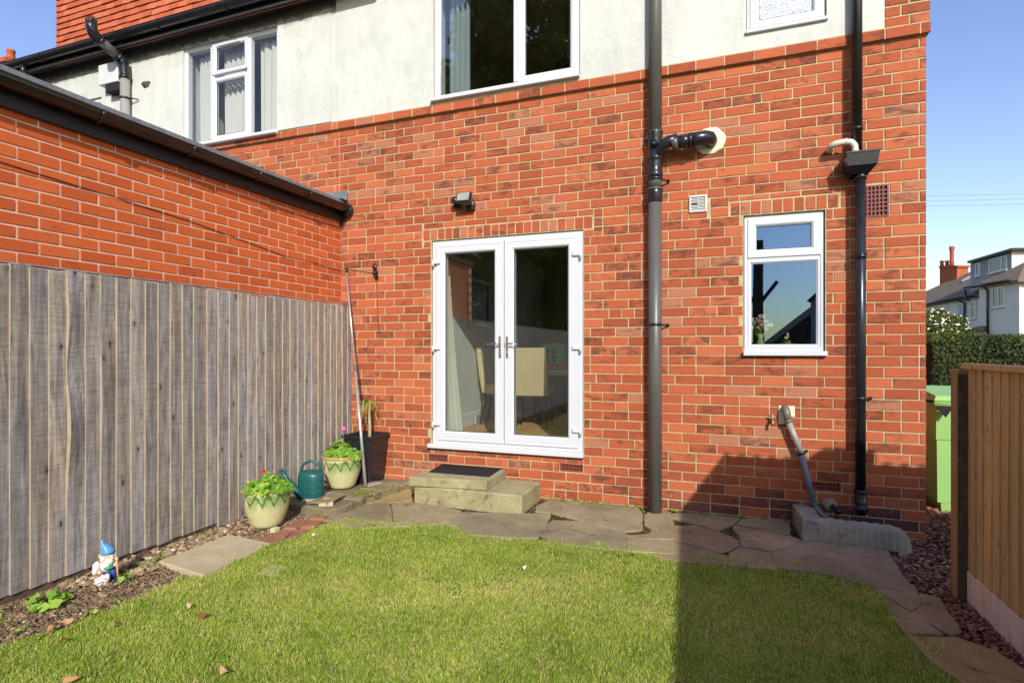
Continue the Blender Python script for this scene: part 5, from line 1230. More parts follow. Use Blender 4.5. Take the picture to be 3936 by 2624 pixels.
M['red'] = mat_simple("scarlet petals", S((206, 24, 22)), .6); M['pink'] = mat_simple("pink petals", S((226, 110, 160)), .6); M['yellow'] = mat_simple("yellow petals", S((226, 206, 60)), .6)
# front pot
def pot(px, py, z, sc, label, foot=False):
    b = at_z(px, py, z); me = MB(); me.lathe([(r_ * sc, h * sc * 1.02) for r_, h in prof], (0, 0, 0), 56, cap=False); me_ = me.mesh('glazed_pot')
    o = obj('glazed_pot', me_, M['pot'], None, None, (b.x, b.y + .11 * sc, z)); tag(o, label, 'flowerpot', 'green glazed pots'); o.scale = (1, 1, 1); 
    sb = MB(); sb.lathe([(.168 * sc, 0), (.10 * sc, .012), (.001, .018)], (b.x, b.y + .11 * sc, z + .258 * sc), 24, cap=False); s2 = sb.build('potting_soil', M['soil'], o); s2.location = -o.location
    return Vector((b.x, b.y + .11 * sc, z + .265 * sc)), o
P1, o1 = pot(986, 2030, .012, .98, 'cream and green glazed pot nearest the lawn, on a small foot, with a red geranium')
mb = MB(); mb.bbox(-.012, .018, -.025, .025, 0, .012, .003); 
fp = at_z(1045, 2048, 0); m_ = MB(); m_.bbox(fp.x - .022, fp.x + .022, fp.y, fp.y + .06, 0, .034, .004); o = m_.build('pot_foot', M['pot'], None); tag(o, 'little green glazed foot wedged under the front pot', 'pot foot')
P2_, o2 = pot(1286, 1878, .080, 1.04, 'cream and green glazed pot standing on the stone ledge beside the watering can')
g1 = geranium('geranium', 'bright green geranium with one scarlet flower in the front glazed pot', P1.x, P1.y, P1.z,   .175, 5, 260, .14, (.01, 0))
flower(g1, (P1.x - .02, P1.y - .02, P1.z + .165), .019, M['red'], (P1.x - .01, P1.y, P1.z), 1, 22)
flower(g1, (P1.x - .125, P1.y - .07, P1.z + .085), .012, M['yellow'], (P1.x - .09, P1.y - .04, P1.z), 2, 12)
g2 = geranium('geranium', 'bright green geranium with one pink flower in the pot on the ledge', P2_.x, P2_.y, P2_.z, .165, 9, 260, .17, (.02, 0))
flower(g2, (P2_.x + .0, P2_.y + .02, P2_.z + .275), .026, M['pink'], (P2_.x + .02, P2_.y, P2_.z), 3, 30)
# black square planter
g = thing('square_planter', 'tall tapered black plastic planter in the corner behind the glazed pot', 'planter', (-3.4, 4.85, .1))
def sq(cx, cy, hx, z, r_=.02):
    out_ = []
    for sx_, sy_, a0_ in ((1, 1, 0), (-1, 1, 90), (-1, -1, 180), (1, -1, 270)):
        for k in range(4): t = R(a0_ + 30 * k); out_.append((cx + sx_ * (hx - r_) + r_ * math.cos(t), cy + sy_ * (hx - r_) + r_ * math.sin(t), z))
    return out_
pcx, pcy = -3.375, 4.85; zt_ = HC - .845
rings = [sq(pcx, pcy, .122, .076), sq(pcx, pcy, .128, .086), sq(pcx, pcy, .164, zt_ - .05), sq(pcx, pcy, .166, zt_ - .035), sq(pcx, pcy, .176, zt_ - .03), sq(pcx, pcy, .178, zt_ - .004), sq(pcx, pcy, .173, zt_), sq(pcx, pcy, .164, zt_ - .002), sq(pcx, pcy, .154, zt_ - .06), sq(pcx, pcy, .150, zt_ - .075)]
mb = MB(); V = [p for r_ in rings for p in r_]; n = 16
mb.add(V, [(i * n + k, i * n + (k + 1) % n, (i + 1) * n + (k + 1) % n, (i + 1) * n + k) for i in range(len(rings) - 1) for k in range(n)] + [tuple(range(n))[::-1]], False); mb.build('tub', mat_simple("glossy black tub", (.018, .018, .020), .22, .5, .2, 30, .05, 120), g)
mb = MB(); mb.add(sq(pcx, pcy, .152, zt_ - .07), [tuple(range(16))]); mb.build('potting_soil', M['soil'], g)
g = thing('dracaena', 'straggly dracaena with a ringed pale stem and drooping yellow-green leaves in the black planter', 'plant', (pcx + .03, pcy, zt_ - .07))
ps = at_y(1422, 1660, pcy); stx = ps.x; P = [(stx, pcy, zt_ - .07), (stx - .002, pcy, zt_ + .07), (stx - .006, pcy, zt_ + .20), (stx - .004, pcy, zt_ + .32)]
mb = MB(); mb.tube(P, [.017, .015, .014, .012], 10)
for k in range(22): mb.tube([(stx - .001 - .0002 * k, pcy, zt_ - .05 + k * .0125), (stx - .001 - .0002 * k, pcy, zt_ - .046 + k * .0125)], .0175 - .0001 * k, 10)
mb.tube([(stx - .004, pcy, zt_ + .17), (stx - .03, pcy - .01, zt_ + .24), (stx - .055, pcy - .01, zt_ + .31)], .010, 8); mb.build('stem', mat_simple("pale stem", S((178, 160, 124)), .8, .2, .2, 40, .4), g)
M['drac'] = tonemat("yellowing leaf", [(0, S((112, 120, 40))), (.5, S((158, 166, 62))), (1, S((190, 176, 90)))], .5, .1, 40, .3, .3)
def blade(mb, p0, az, L, w_, up, droop, tone, n=9):
    d = Vector((math.cos(az), math.sin(az), 0)); s_ = Vector((-math.sin(az), math.cos(az), 0)); V = []; F = []
    for k in range(n + 1):
        t = k / n; r_ = L * (t * (1 - .35 * t * droop)); z = up * L * math.sin(min(1, t * 1.4) * 1.57) * .5 - droop * L * t * t * 1.0
        c = Vector(p0) + d * r_ * .55 + Vector((0, 0, z)); ww = w_ * (math.sin(math.pi * min(.98, t * .9 + .08))) ** .7
        V += [c - s_ * ww / 2, c + Vector((0, 0, -ww * .25)), c + s_ * ww / 2]
    for k in range(n):
        a = 3 * k; F += [(a, a + 1, a + 4, a + 3), (a + 1, a + 2, a + 5, a + 4)]
    mb.add(V, F, True, 0, tone)
rr = random.Random(4)
for top, m_ in (((stx - .004, pcy, zt_ + .32), 9), ((stx - .055, pcy - .01, zt_ + .31), 6)):
    for k in range(m_):
        mb = MB(); blade(mb, top, 2 * math.pi * k / m_ + rr.uniform(-.3, .3), rr.uniform(.22, .34), rr.uniform(.016, .026), rr.uniform(.3, .6), rr.uniform(.5, 1.0), rr.random()); mb.build('leaf', M['drac'], g)

# pole leaning in the corner
f0 = at_z(1405, 1868, .10); T0 = at_y(1331, 1032, YW - .02); f0 = Vector((f0.x, f0.y, .101))
g = thing('aluminium_pole', 'long thin aluminium telescopic pole leaning into the corner', 'pole', (f0.x, f0.y, .118))
L = T0 - f0; pt = lambda t: f0 + L * t
tj = .515
mb = MB(); mb.tube([pt(0), pt(tj)], .0145, 14); mb.build('lower_tube', M['alu'], g)
mb = MB(); mb.tube([pt(tj), pt(.985)], .0105, 14); mb.build('upper_tube', M['alu'], g)
mb = MB(); mb.tube([pt(tj - .012), pt(tj + .012)], .018, 14); mb.tube([pt(.135), pt(.142)], .017, 14); mb.build('clamp', mat_simple("grey clamp", S((96, 96, 98)), .4), g)
mb = MB(); mb.tube([pt(.98), pt(1.0)], .014, 12); mb.build('end_cap', M['blackpl'], g)

# watering can
b = at_z(1186, 1896, .05); wc = Vector((-3.45, 4.12, .055))
g = thing('watering_can', 'dark teal plastic watering can between the two glazed pots', 'watering can', wc)
M['teal'] = mat_simple("teal plastic", S((26, 84, 82)), .38, .45, .08, 12, .08, 40)
mb = MB(); mb.lathe([(.01, 0), (.092, 0), (.100, .008), (.104, .05), (.108, .15), (.106, .225), (.098, .250), (.078, .262), (.062, .264), (.058, .252), (.02, .250)], (wc.x, wc.y, wc.z), 30, 1.16, .86)
mb.build('body', M['teal'], g)
dsp = Vector((-.80, -.55, 0)).normalized()
mb = MB(); s0_ = wc + dsp * .075 + Vector((0, 0, .045)); mb.tube([s0_, s0_ + dsp * .05 + Vector((0, 0, .05)), s0_ + dsp * .13 + Vector((0, 0, .16)), s0_ + dsp * .175 + Vector((0, 0, .235))], [.044, .034, .021, .016], 14); mb.tube([s0_ + dsp * .172 + Vector((0, 0, .23)), s0_ + dsp * .18 + Vector((0, 0, .245))], .018, 12); mb.build('spout', M['teal'], g)
mb = MB(); h_ = []
for k in range(13):
    t = math.pi * (k / 12); h_.append(wc + Vector((.10 * -math.cos(t) * .80, .10 * -math.cos(t) * .35, .245 + .105 * math.sin(t) ** .8)))
mb.tube(h_, .0125, 10); mb.build('handle', M['teal'], g)
for k in range(3):
    z0_ = wc.z + .06 + k * .06; mb = MB()
    P = [(wc.x + .108 * 1.16 * math.cos(a_), wc.y + .108 * .86 * math.sin(a_), z0_ + (.012 if k % 2 else .02) * math.sin((a_ + 1.6) * 1.5)) for a_ in [R(-75 + 10 * q) for q in range(12)]]
    mb.tube(P, .0038, 6); mb.build('rib', M['teal'], g)
# pink pottery ornament
c = at_z(1218, 1900, .095); c.z = .093
g = thing('pottery_ornament', 'tiny broken pink pottery ornament on the slate beside the watering can', 'ornament', c)
mb = MB(); mb.lathe([(.012, 0), (.022, .005), (.024, .03), (.018, .036)], (c.x - .02, c.y, c.z), 12); mb.lathe([(.010, .0), (.018, .004), (.016, .024)], (c.x + .035, c.y + .01, c.z), 10); mb.build('pot', M['terra'], g)
mb = MB(); mb.lathe([(.022, .03), (.014, .04), (.010, .07), (.006, .092), (.001, .096)], (c.x + .002, c.y + .01, c.z), 12); mb.blob((c.x + .0, c.y, c.z + .028), .05, .02, .008, 10, 5, .3, 3); mb.build('pink_top', mat_simple("dusty pink", S((210, 156, 148)), .7), g)

# ================================================================== GNOME WITH SHEEP
gb = at_z(402, 2238, .0); G = Vector((gb.x + .01, gb.y, .0)); sc = 1.0
view = Vector((-G.x, -G.y, 0)).normalized(); rt = Vector((-view.y, view.x, 0))   # rt: to the right seen from the camera
def gp_(r_, f, u): return G + rt * r_ + view * f + Vector((0, 0, u))
g = thing('garden_gnome', 'garden gnome in blue pointed hat and green belt with a white sheep at its feet', 'gnome', G)
M['gwhite'] = mat_simple("gnome white", S((214, 206, 196)), .6, .3, .12, 120, .6, 200); M['gblue'] = mat_simple("gnome blue", S((84, 148, 200)), .25, .5, .1, 60)
M['gskin'] = mat_simple("gnome skin", S((222, 184, 152)), .5); M['ggreen'] = mat_simple("gnome green", S((40, 150, 110)), .45, .4, .2, 90, .4); M['gdark'] = mat_simple("gnome trousers", S((44, 66, 130)), .4); M['gboot'] = mat_simple("gnome boot", S((48, 50, 62)), .4)
def blobs(name, mat, lst, **k):
    mb = MB()
    for i, (a, b_, c_, rx, ry, rz) in enumerate(lst): p_ = gp_(a, b_, c_); mb.blob(tuple(p_), rx, ry, rz, 14, 9, k.get('j', 0), i + 1)
    return mb.build(name, mat, g)
blobs('boots', M['gboot'], [(.005, .01, .012, .022, .026, .016), (.042, .015, .012, .022, .026, .016)])
blobs('trousers', M['gdark'], [(.012, 0, .055, .026, .026, .042), (.038, 0, .055, .024, .026, .042)])
blobs('coat', M['gwhite'], [(.0, 0, .105, .040, .034, .040), (-.042, .01, .108, .022, .024, .034), (-.052, .02, .086, .016, .016, .022), (.045, .01, .11, .018, .022, .022)], j=.06)
blobs('belt', M['ggreen'], [(.012, .014, .098, .034, .030, .017)])
hd = blobs('head', M['gskin'], [(.012, 0, .170, .033, .033, .032), (-.028, 0, .166, .009, .007, .012), (.030, .030, .163, .010, .010, .009), (.010, .030, .156, .011, .008, .007)])
blobs('beard', M['gwhite'], [(.018, .022, .136, .030, .020, .020), (-.012, .012, .150, .014, .018, .022), (.042, .012, .146, .012, .016, .020), (.022, .030, .124, .016, .012, .012), (.03, .034, .154, .014, .007, .005)], j=.15)
mb = MB()
for a_, u_ in ((.006, .176), (.026, .177)): p_ = gp_(a_, .030, u_); mb.blob(tuple(p_), .0035, .0035, .0045, 8, 5)
mb.build('eyes', M['gboot'], g)
mb = MB(); mb.tube([gp_(.012, -.002, .176), gp_(.010, -.002, .192), gp_(-.002, -.002, .215), gp_(-.016, -.002, .240), gp_(-.018, -.002, .254), gp_(-.008, -.002, .266)], [.039, .035, .024, .012, .007, .001], 18); mb.build('hat', M['gblue'], g)
mb = MB(); mb.tube([gp_(.062, .035, .0), gp_(.052, .03, .155)], .005, 8); mb.build('staff', mat_simple("gnome staff", S((196, 152, 92)), .6), g)
blobs('hand', M['gskin'], [(.053, .03, .142, .010, .010, .011), (-.030, .03, .078, .010, .010, .012)])
mb = MB()
for i in range(60):
    a_ = rr.uniform(0, 6.28); b_ = rr.uniform(-.9, 1.2); q = Vector((math.cos(a_) * math.cos(b_), math.sin(a_) * math.cos(b_), math.sin(b_))); p_ = gp_(-.018, .045, .034) + Vector((q.x * .034, q.y * .030, q.z * .024)); mb.blob(tuple(p_), .009, .009, .008, 6, 4, .2, i)
for a_, b_ in ((-.034, .05), (-.006, .055), (-.03, .03), (0, .035)): p_ = gp_(a_, b_, .0); mb.tube([p_, p_ + Vector((0, 0, .022))], .006, 6)
p_ = gp_(.008, .055, .056); mb.blob(tuple(p_), .014, .013, .016, 10, 7, .05, 2); p_ = gp_(.012, .068, .050); mb.blob(tuple(p_), .008, .009, .007, 8, 5); mb.build('sheep', M['gwhite'], g)
# second tiny white thing by the fence
c = at_z(533, 2132, .0); g = thing('stone_egg', 'small white and grey ornament half under the fence boards', 'ornament', (c.x, c.y, 0))
mb = MB(); mb.blob((c.x, c.y, .022), .016, .014, .026, 10, 7, .08, 1); mb.build('body', M['gwhite'], g); mb = MB(); mb.blob((c.x - .004, c.y, .052), .012, .012, .010, 10, 5); mb.build('top', M['gboot'], g)

# small bed plants
def clump(label, px, py, n, rad, h, seed, r0=.018, r1=.034):
    b_ = at_z(px, py, 0); rr = random.Random(seed); g = thing('bed_plant', label, 'plant', (b_.x, b_.y, 0)); C = []
    for i in range(n):
        a = rr.uniform(0, 6.28); r_ = rad * math.sqrt(rr.random()); C.append((b_.x + r_ * math.cos(a), b_.y + r_ * math.sin(a), h * rr.uniform(.25, 1) * (1 - .5 * r_ / rad), math.cos(a) * .5, math.sin(a) * .5 - .4, .9))
    leaf_cloud(C, M['leaf'], 'foliage', g, r0, r1, seed)
    mb = MB(); [mb.tube([(b_.x, b_.y, -.005), (c_[0], c_[1], c_[2])], .0018, 4) for c_ in C]; mb.build('stalks', mat_stalk, g, 'stuff')
clump('young round-leaved plant in the bed near the bottom left corner', 190, 2330, 22, .085, .09, 31, .020, .036)
clump('small bright green seedling beside the gnome', 478, 2232, 11, .045, .05, 32, .014, .022)
rr = random.Random(77); C = []; mb = MB()
for px, py in ((600, 2150), (585, 2170), (520, 2185), (30, 2400), (90, 2430), (250, 2300), (450, 2320), (640, 2160), (330, 2375), (540, 2310), (20, 2360), (790, 2060), (560, 2080), (70, 2500), (150, 2470)):
    b_ = at_z(px, py, 0)
    for i in range(9): C.append((b_.x + rr.gauss(0, .022), b_.y + rr.gauss(0, .03), rr.uniform(.006, .028), rr.uniform(-.4, .4), rr.uniform(-.8, .2), .8))
leaf_cloud(C, M['leaf'], 'weeds', None, .005, .012, 5)
# fallen leaves
M['dryleaf'] = tonemat("fallen leaf", [(0, S((96, 56, 36))), (.5, S((160, 116, 70))), (1, S((204, 176, 136)))], .7, .3, 60)
for k, (px, py, s_, tn, lab) in enumerate(((730, 2325, .030, .85, 'pale curled leaf on the lawn above the russet one'), (772, 2365, .030, .1, 'russet fallen leaf on the lawn'), (865, 2578, .034, .75, 'tan crinkled leaf near the bottom of the lawn'), (283, 2608, .038, .6, 'brown leaf cut by the bottom edge of the picture'), (252, 2460, .022, .5, 'small brown leaf at the edge of the bed'), (440, 2400, .020, .45, 'dull dark leaf beside the bed edge'), (200, 2410, .034, .55, 'large dry leaf on the soil below the round-leaved plant'), (255, 2388, .030, .7, 'buff dry leaf on the soil near the lawn edge'), (2015, 2182, .013, 1.0, 'white scrap on the middle of the lawn'), (1205, 2055, .014, 1.0, 'white feather at the lawn edge by the front pot'))):
    b_ = at_z(px, py, .035 if py > 2300 or px > 900 else .02); rr = random.Random(k); V = [(0, 0, .012)]; n = 9; az = rr.uniform(0, 3)
    for q in range(n): t = 2 * math.pi * q / n; V.append((s_ * math.cos(t), s_ * .5 * math.sin(t), .010 * math.sin(2 * t + k) + rr.uniform(0, .006)))
    mb = MB(); mb.add([(b_.x + math.cos(az) * p_[0] - math.sin(az) * p_[1], b_.y + math.sin(az) * p_[0] + math.cos(az) * p_[1], b_.z + p_[2]) for p_ in V], [(0, 1 + q, 1 + (q + 1) % n) for q in range(n)], False, 0, tn)
    o = mb.build('fallen_leaf' if k < 8 else 'white_scrap', M['dryleaf'] if k < 8 else M['gwhite'], None); tag(o, lab, 'leaf' if k < 8 else 'litter')

# ================================================================== WHEELIE BIN
bx0, bx1, by0, by1 = 1.79, 2.33, 5.95, 6.55
g = thing('wheelie_bin', 'lime green wheelie bin in the side passage behind the house corner', 'bin', (2.06, 6.2, -.05))
bz0, bzt = -.05, HC - .475
mb = MB(); V = []
def rq(x0, x1, y0, y1, z): return [(x0, y0, z), (x1, y0, z), (x1, y1, z), (x0, y1, z)]
rings = [rq(bx0 + .06, bx1 - .06, by0 + .07, by1 - .05, bz0), rq(bx0 + .05, bx1 - .05, by0 + .06, by1 - .05, bz0 + .10), rq(bx0 + .025, bx1 - .025, by0 + .055, by1 - .04, bz0 + .10), rq(bx0 + .012, bx1 - .012, by0 + .03, by1 - .02, bz0 + .66), rq(bx0 + .004, bx1 - .004, by0 + .022, by1 - .01, bz0 + .662), rq(bx0, bx1, by0, by1, bzt)]
mb.add([p for r_ in rings for p in r_], [(i * 4 + k, i * 4 + (k + 1) % 4, i * 4 + 4 + (k + 1) % 4, i * 4 + 4 + k) for i in range(len(rings) - 1) for k in range(4)] + [(3, 2, 1, 0), (20, 21, 22, 23)]); mb.build('body', M['binlime'], g)
mb = MB(); mb.bbox(bx0 - .03, bx1 + .03, by0 - .045, by0 + .0, bzt - .03, bzt + .03, .01); mb.build('front_rim', M['binlime'], g)
mb = MB(); V = rq(bx0 - .03, bx1 + .03, by0 - .05, by1 + .02, bzt + .034) + [(bx0 - .01, by0 - .02, bzt + .075), (bx1 + .01, by0 - .02, bzt + .075), (bx1 + .01, by1 - .02, bzt + .135), (bx0 - .01, by1 - .02, bzt + .135)]
mb.add(V, [(3, 2, 1, 0), (4, 5, 6, 7), (0, 1, 5, 4), (1, 2, 6, 5), (2, 3, 7, 6), (3, 0, 4, 7)]); mb.build('lid', M['binlime'], g)
mb = MB(); mb.tube([(bx0 - .03, by0 - .04, bzt + .0), (bx1 + .03, by0 - .04, bzt + .0)], .020, 12); mb.build('handle', M['binlime'], g)
mb = MB(); mb.add([(bx0 - .02, by0 - .062, bzt - .02), (bx0 + .10, by0 - .062, bzt - .02), (bx0 + .05, by0 - .062, bzt - .11), (bx0 - .02, by0 - .058, bzt - .02), (bx0 + .10, by0 - .058, bzt - .02), (bx0 + .05, by0 - .058, bzt - .11)], [(0, 1, 2), (5, 4, 3), (0, 3, 4, 1), (1, 4, 5, 2), (2, 5, 3, 0)]); mb.build('tag', M['dark'], g)
for x in (bx0 + .05, bx1 - .05): mb = MB(); mb.tube([(x - .03, by1 - .02, .05), (x + .03, by1 - .02, .05)], .10, 18); mb.build('wheel', M['blackpl'], g)
o = MB(); c = at_depth(3592, 1522, 7.6); o.blob(tuple(c), .22, .15, .09, 18, 9); o = o.build('terracotta_bowl', M['terra'], None); tag(o, 'rounded terracotta top just showing over the green bin', 'pot')
mb = MB(); mb.box(c.x - .3, c.x + .3, c.y - .05, c.y + .5, -.1, c.z - .03); o2_ = mb.build('low_wall', M['terra'], None); tag(o2_, 'low wall behind the green bin carrying the terracotta bowl', 'wall')

# ================================================================== HEDGE, SHRUB
def leafmass(name, V0, N0, size, mat, tone, parent=None, kind='stuff', rs=1):
    """one small folded quad per point"""
    r = np.random.default_rng(rs); n = len(V0); nn = N0 + r.normal(0, .55, (n, 3)); nn /= np.linalg.norm(nn, axis=1, keepdims=True)
    a = np.cross(nn, r.normal(0, 1, (n, 3))); a /= np.linalg.norm(a, axis=1, keepdims=True); b = np.cross(nn, a); s_ = size[:, None]
    V = np.stack([V0 - a * s_, V0 - b * s_ * .5 + nn * s_ * .15, V0 + a * s_, V0 + b * s_ * .5 + nn * s_ * .15], 1).reshape(-1, 3)
    F = np.arange(n * 4).reshape(n, 4); return npmesh(name, V, F, mat, parent, kind, {'tone': np.repeat(tone, 4)})
HY = 8.6; htop = HC + .175; hx0_, hx1_ = 2.55, 9.5
g = thing('hedge', 'clipped dark green hedge running across behind the bin and the right fence', 'hedge', (4, HY, 0))
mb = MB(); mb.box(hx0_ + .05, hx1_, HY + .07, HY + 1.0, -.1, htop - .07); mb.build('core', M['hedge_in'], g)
n = 42000; r = rng
X = r.uniform(hx0_, 6.4, n); top = r.uniform(0, 1, n) < .35
Y = np.where(top, HY + r.uniform(-.02, 1.0, n), HY + np.abs(r.normal(0, .03, n)) + .02 * np.sin(X * 5) + .03 * r.normal(0, 1, n)); Z = np.where(top, htop + r.normal(0, .025, n) + .02 * np.sin(X * 3.1), r.uniform(-.1, 1, n) * 0 + r.uniform(.1, htop, n))
N0 = np.where(top[:, None], [[0, -.2, 1]], [[0, -1, .25]]).astype(float); tn = np.clip(r.beta(2, 3, n) + top * .18 + .1 * np.sin(X * 7 + Z * 5), 0, 1)  # top leaves toned lighter: lit top and shaded face put into colour
leafmass('foliage', np.stack([X, Y, Z], 1), N0, r.uniform(.010, .022, n), M['hedge'], tn, g)
# white-flowering shrub
c = at_depth(3600, 1275, 13.0); g = thing('flowering_shrub', 'bushy shrub with creamy white blossom between the house corner and the far houses', 'shrub', (c.x, c.y, 0))
n = 9000; d = r.normal(0, 1, (n, 3)); d /= np.linalg.norm(d, axis=1, keepdims=True); rad = r.uniform(.6, 1.0, n) ** .4 * (1 + .18 * np.sin(d[:, 0] * 7) * np.cos(d[:, 2] * 6)); Pp = np.array([c.x - .15, c.y, c.z - .02]) + d * rad[:, None] * np.array([.72, .7, .50]); leafmass('foliage', Pp, d, r.uniform(.02, .04, n), M['hedge'], r.beta(2.5, 2, n), g, rs=4)
n = 420; d = r.normal(0, 1, (n, 3)); d /= np.linalg.norm(d, axis=1, keepdims=True); ok = (d[:, 2] > -.2); d = d[ok]; Pp = np.array([c.x - .15, c.y, c.z - .02]) + d * np.array([.74, .72, .52]) * (1 + .15 * np.sin(d[:, :1] * 7) * np.cos(d[:, 2:] * 6)); leafmass('blossom', Pp, d, r.uniform(.025, .045, len(d)), mat_simple("cream blossom", S((226, 222, 196)), .7), np.ones(len(d)), g, rs=5)
mb = MB(); mb.tube([(c.x - .1, c.y, -.1), (c.x - .15, c.y, c.z - .2)], .05, 8); mb.build('trunk', M['bark'], g)

# ================================================================== FAR HOUSES
Nf = Vector((-.958, -.287, 0)).normalized(); Zv = Vector((0, 0, 1))
def zH(X, Y): return (3400 + X / 2.0908, 700 + Y / 2.0908)
A0 = at_depth(3918, 1100, 31.0)
Lq = at_plane(3763, 1100, A0, Nf); B0 = Lq - Nf * 1.6
M['farwhite'] = mat_simple("pebbledash far wall", S((214, 212, 200)), .9, .2, .04, 2)
M['farshade'] = mat_simple("shaded dormer front", S((150, 152, 158)), .8, .2, .04, 2)  # the dormer front's shade put into a greyer copy of farwhite
def rooftile(name, c0, c1, s):
    t = NT(name); g = t.n("NewGeometry"); sx = t.n("SeparateXYZ"); t.l(g, 0, sx, 0); m_ = t.n("Math", operation='MULTIPLY'); m_.inputs[1].default_value = s; t.l(sx, 2, m_, 0)
    fr = t.n("Math", operation='FRACT'); t.l(m_, 0, fr, 0); r_ = t.ramp(fr, 0, [(0.0, c0), (.22, c1), (1.0, tuple(x * 1.15 for x in c1))]); nn = t.noise(3, None, 4); nr = t.ramp(nn, 0, [(.3, .8), (.7, 1.1)])
    c = t.mix(1.0, r_, nr, 'MULTIPLY'); t.base(c); t.rough(.85, .2); return t.m
M['farroof'] = rooftile("far tiled roof", S((56, 48, 42)), S((122, 108, 92)), 5.0)
M['farbrick'] = rooftile('far chimney brick', S((190, 150, 120)), S((168, 84, 56)), 9.0)
def pz(lst): return [zH(a, b) for a, b in lst]
def ppoly(pxs, p0, nrm, th, name, mat, parent, back=None):
    P = [at_plane(x, y, p0, nrm) for x, y in pxs]; bk = (back or -nrm) * th; n = len(P)
    mb = MB(); mb.add(P + [p + bk for p in P], [tuple(range(n)), tuple(range(n, 2 * n))[::-1]] + [(k, (k + 1) % n, n + (k + 1) % n, n + k)[::-1] for k in range(n)]); return mb.build(name, mat, parent)
def fwin(parent, box, p0, nrm=Nf, bars=(), sill=True):
    """window on a far wall: frame, panes, bars from a zoom-space quad (x0,y0l,y0r,x1,y1l,y1r)"""
    x0, a0, a1, x1, b0, b1 = box; q = [at_plane(*zH(x, y), p0, nrm) for x, y in ((x0, a0), (x1, a1), (x1, b1), (x0, b0))]
    def lerp(u, v): return (q[0] * (1 - u) + q[1] * u) * (1 - v) + (q[3] * (1 - u) + q[2] * u) * v
    W_ = (q[1] - q[0]).length; H_ = (q[3] - q[0]).length; fw = .07; fu, fv = fw / W_, fw / H_
    def pl(u0, v0, u1, v1, off, mb): P = [lerp(u0, v0), lerp(u1, v0), lerp(u1, v1), lerp(u0, v1)]; P2 = [p + nrm * off for p in P]; P1 = [p + nrm * .002 for p in P]; mb.add(P2 + P1, [(0,1,2,3), (7,6,5,4), (0,4,5,1), (1,5,6,2), (2,6,7,3), (3,7,4,0)])
    mb = MB(); pl(0, 0, 1, fv, .05, mb); pl(0, 1 - fv, 1, 1, .05, mb); pl(0, fv, fu, 1 - fv, .05, mb); pl(1 - fu, fv, 1, 1 - fv, .05, mb)
    for kind_, t in bars:
        if kind_ == 'v': pl(t - fu * .5, fv, t + fu * .5, 1 - fv, .048, mb)
        else: pl(fu, t - fv * .5, 1 - fu, t + fv * .5, .046, mb)
    w_ = mb.build('window', M['upvc'], parent); mb = MB(); pl(fu, fv, 1 - fu, 1 - fv, .02, mb); mb.build('pane', M['farglass'], w_)
    if sill: mb = MB(); pl(-.04, 1.0, 1.04, 1 + fv, .12, mb); mb.build('sill', M['upvc_dull'], w_)
M['farglass'] = mat_simple("far window glass", (.03, .05, .07), .05, 1.0, .05)
def ftube(parent, pts, p0, r_, name='downpipe', mat='blackpl', off=.09):
    mb = MB(); mb.tube([at_plane(*zH(x, y), p0, Nf) + Nf * off for x, y in pts], r_, 8); mb.build(name, M[mat], parent)
# house 2 (right, with dormer)
h2 = thing('far_house', 'pale far house at the right edge with a flat-roofed dormer and shaded facade', 'house', (A0.x, A0.y, 0))
ppoly(pz([(760, 1400), (760, 848), (1083, 800), (1083, 1420)]), A0, Nf, 7.0, 'wall', M['farwhite'], h2)
Ng = Vector((.287, -.958, 0)).normalized(); C2 = at_plane(*zH(1083, 1000), A0, Nf) + Nf * .003
ppoly(pz([(1083.5, 1420), (1083.5, 800), (1300, 770), (1300, 1420)]), C2 + Ng * .004, Ng, .05, 'end_wall', M['farwhite'], h2)
e0 = at_plane(*zH(697, 842), A0 + Nf * .35, Nf); Nr = (Nf * math.sin(R(33)) + Zv * math.cos(R(33))).normalized()
Er = (at_plane(*zH(1075, 787), A0 + Nf * .35, Nf) - e0)
ppoly(pz([(697, 842), (1072, 784), (1130, 640), (1030, 690), (790, 792)]), e0, Nr, .10, 'roof', M['farroof'], h2, back=-Zv)
ppoly(pz([(1072, 784), (1400, 800), (1300, 560), (1130, 640)]), e0 + Er, (Ng * math.sin(R(33)) + Zv * math.cos(R(33))).normalized(), .10, 'roof_hip', M['farroof'], h2, back=-Zv)
ftube(h2, [(697, 846), (1070, 789)], A0, .07, 'gutter', off=.42)
ftube(h2, [(812, 835), (815, 850), (840, 872), (842, 1250)], A0, .06)
fwin(h2, (868, 850, 836, 970, 1008, 995), A0, bars=(('v', .5),))
D0 = A0 - Nf * 1.4
ppoly(pz([(690, 893), (690, 652), (1022, 562), (1022, 700)]), D0, Nf, 3.0, 'dormer', M['farshade'], h2)
Dc = at_plane(*zH(1022, 620), D0, Nf)
ppoly(pz([(1022.5, 695), (1022.5, 560), (1300, 560), (1300, 660)]), Dc + Ng * .01, Ng, .05, 'dormer_cheek', M['farwhite'], h2)
ppoly(pz([(664, 652), (664, 634), (1022, 528), (1022, 548)]), D0 + Nf * .3, Nf, 3.6, 'dormer_roof', M['fascia'], h2)
fwin(h2, (732, 655, 644, 772, 758, 748), D0, sill=True); fwin(h2, (842, 622, 588, 988, 735, 700), D0, bars=(('v', .70),))
ppoly(pz([(575, 1290), (575, 1215), (605, 1212), (762, 1200), (762, 1290)]), A0 + Nf * .1, Nf, 2.0, 'porch', M['farwhite'], h2)
ppoly(pz([(560, 1218), (640, 1186), (762, 1156), (768, 1196), (600, 1214)]), A0 + Nf * .4, Nf, 1.8, 'porch_roof', M['farroof'], h2)
ftube(h2, [(742, 1205), (745, 1225), (830, 1256)], A0, .06, off=.35)
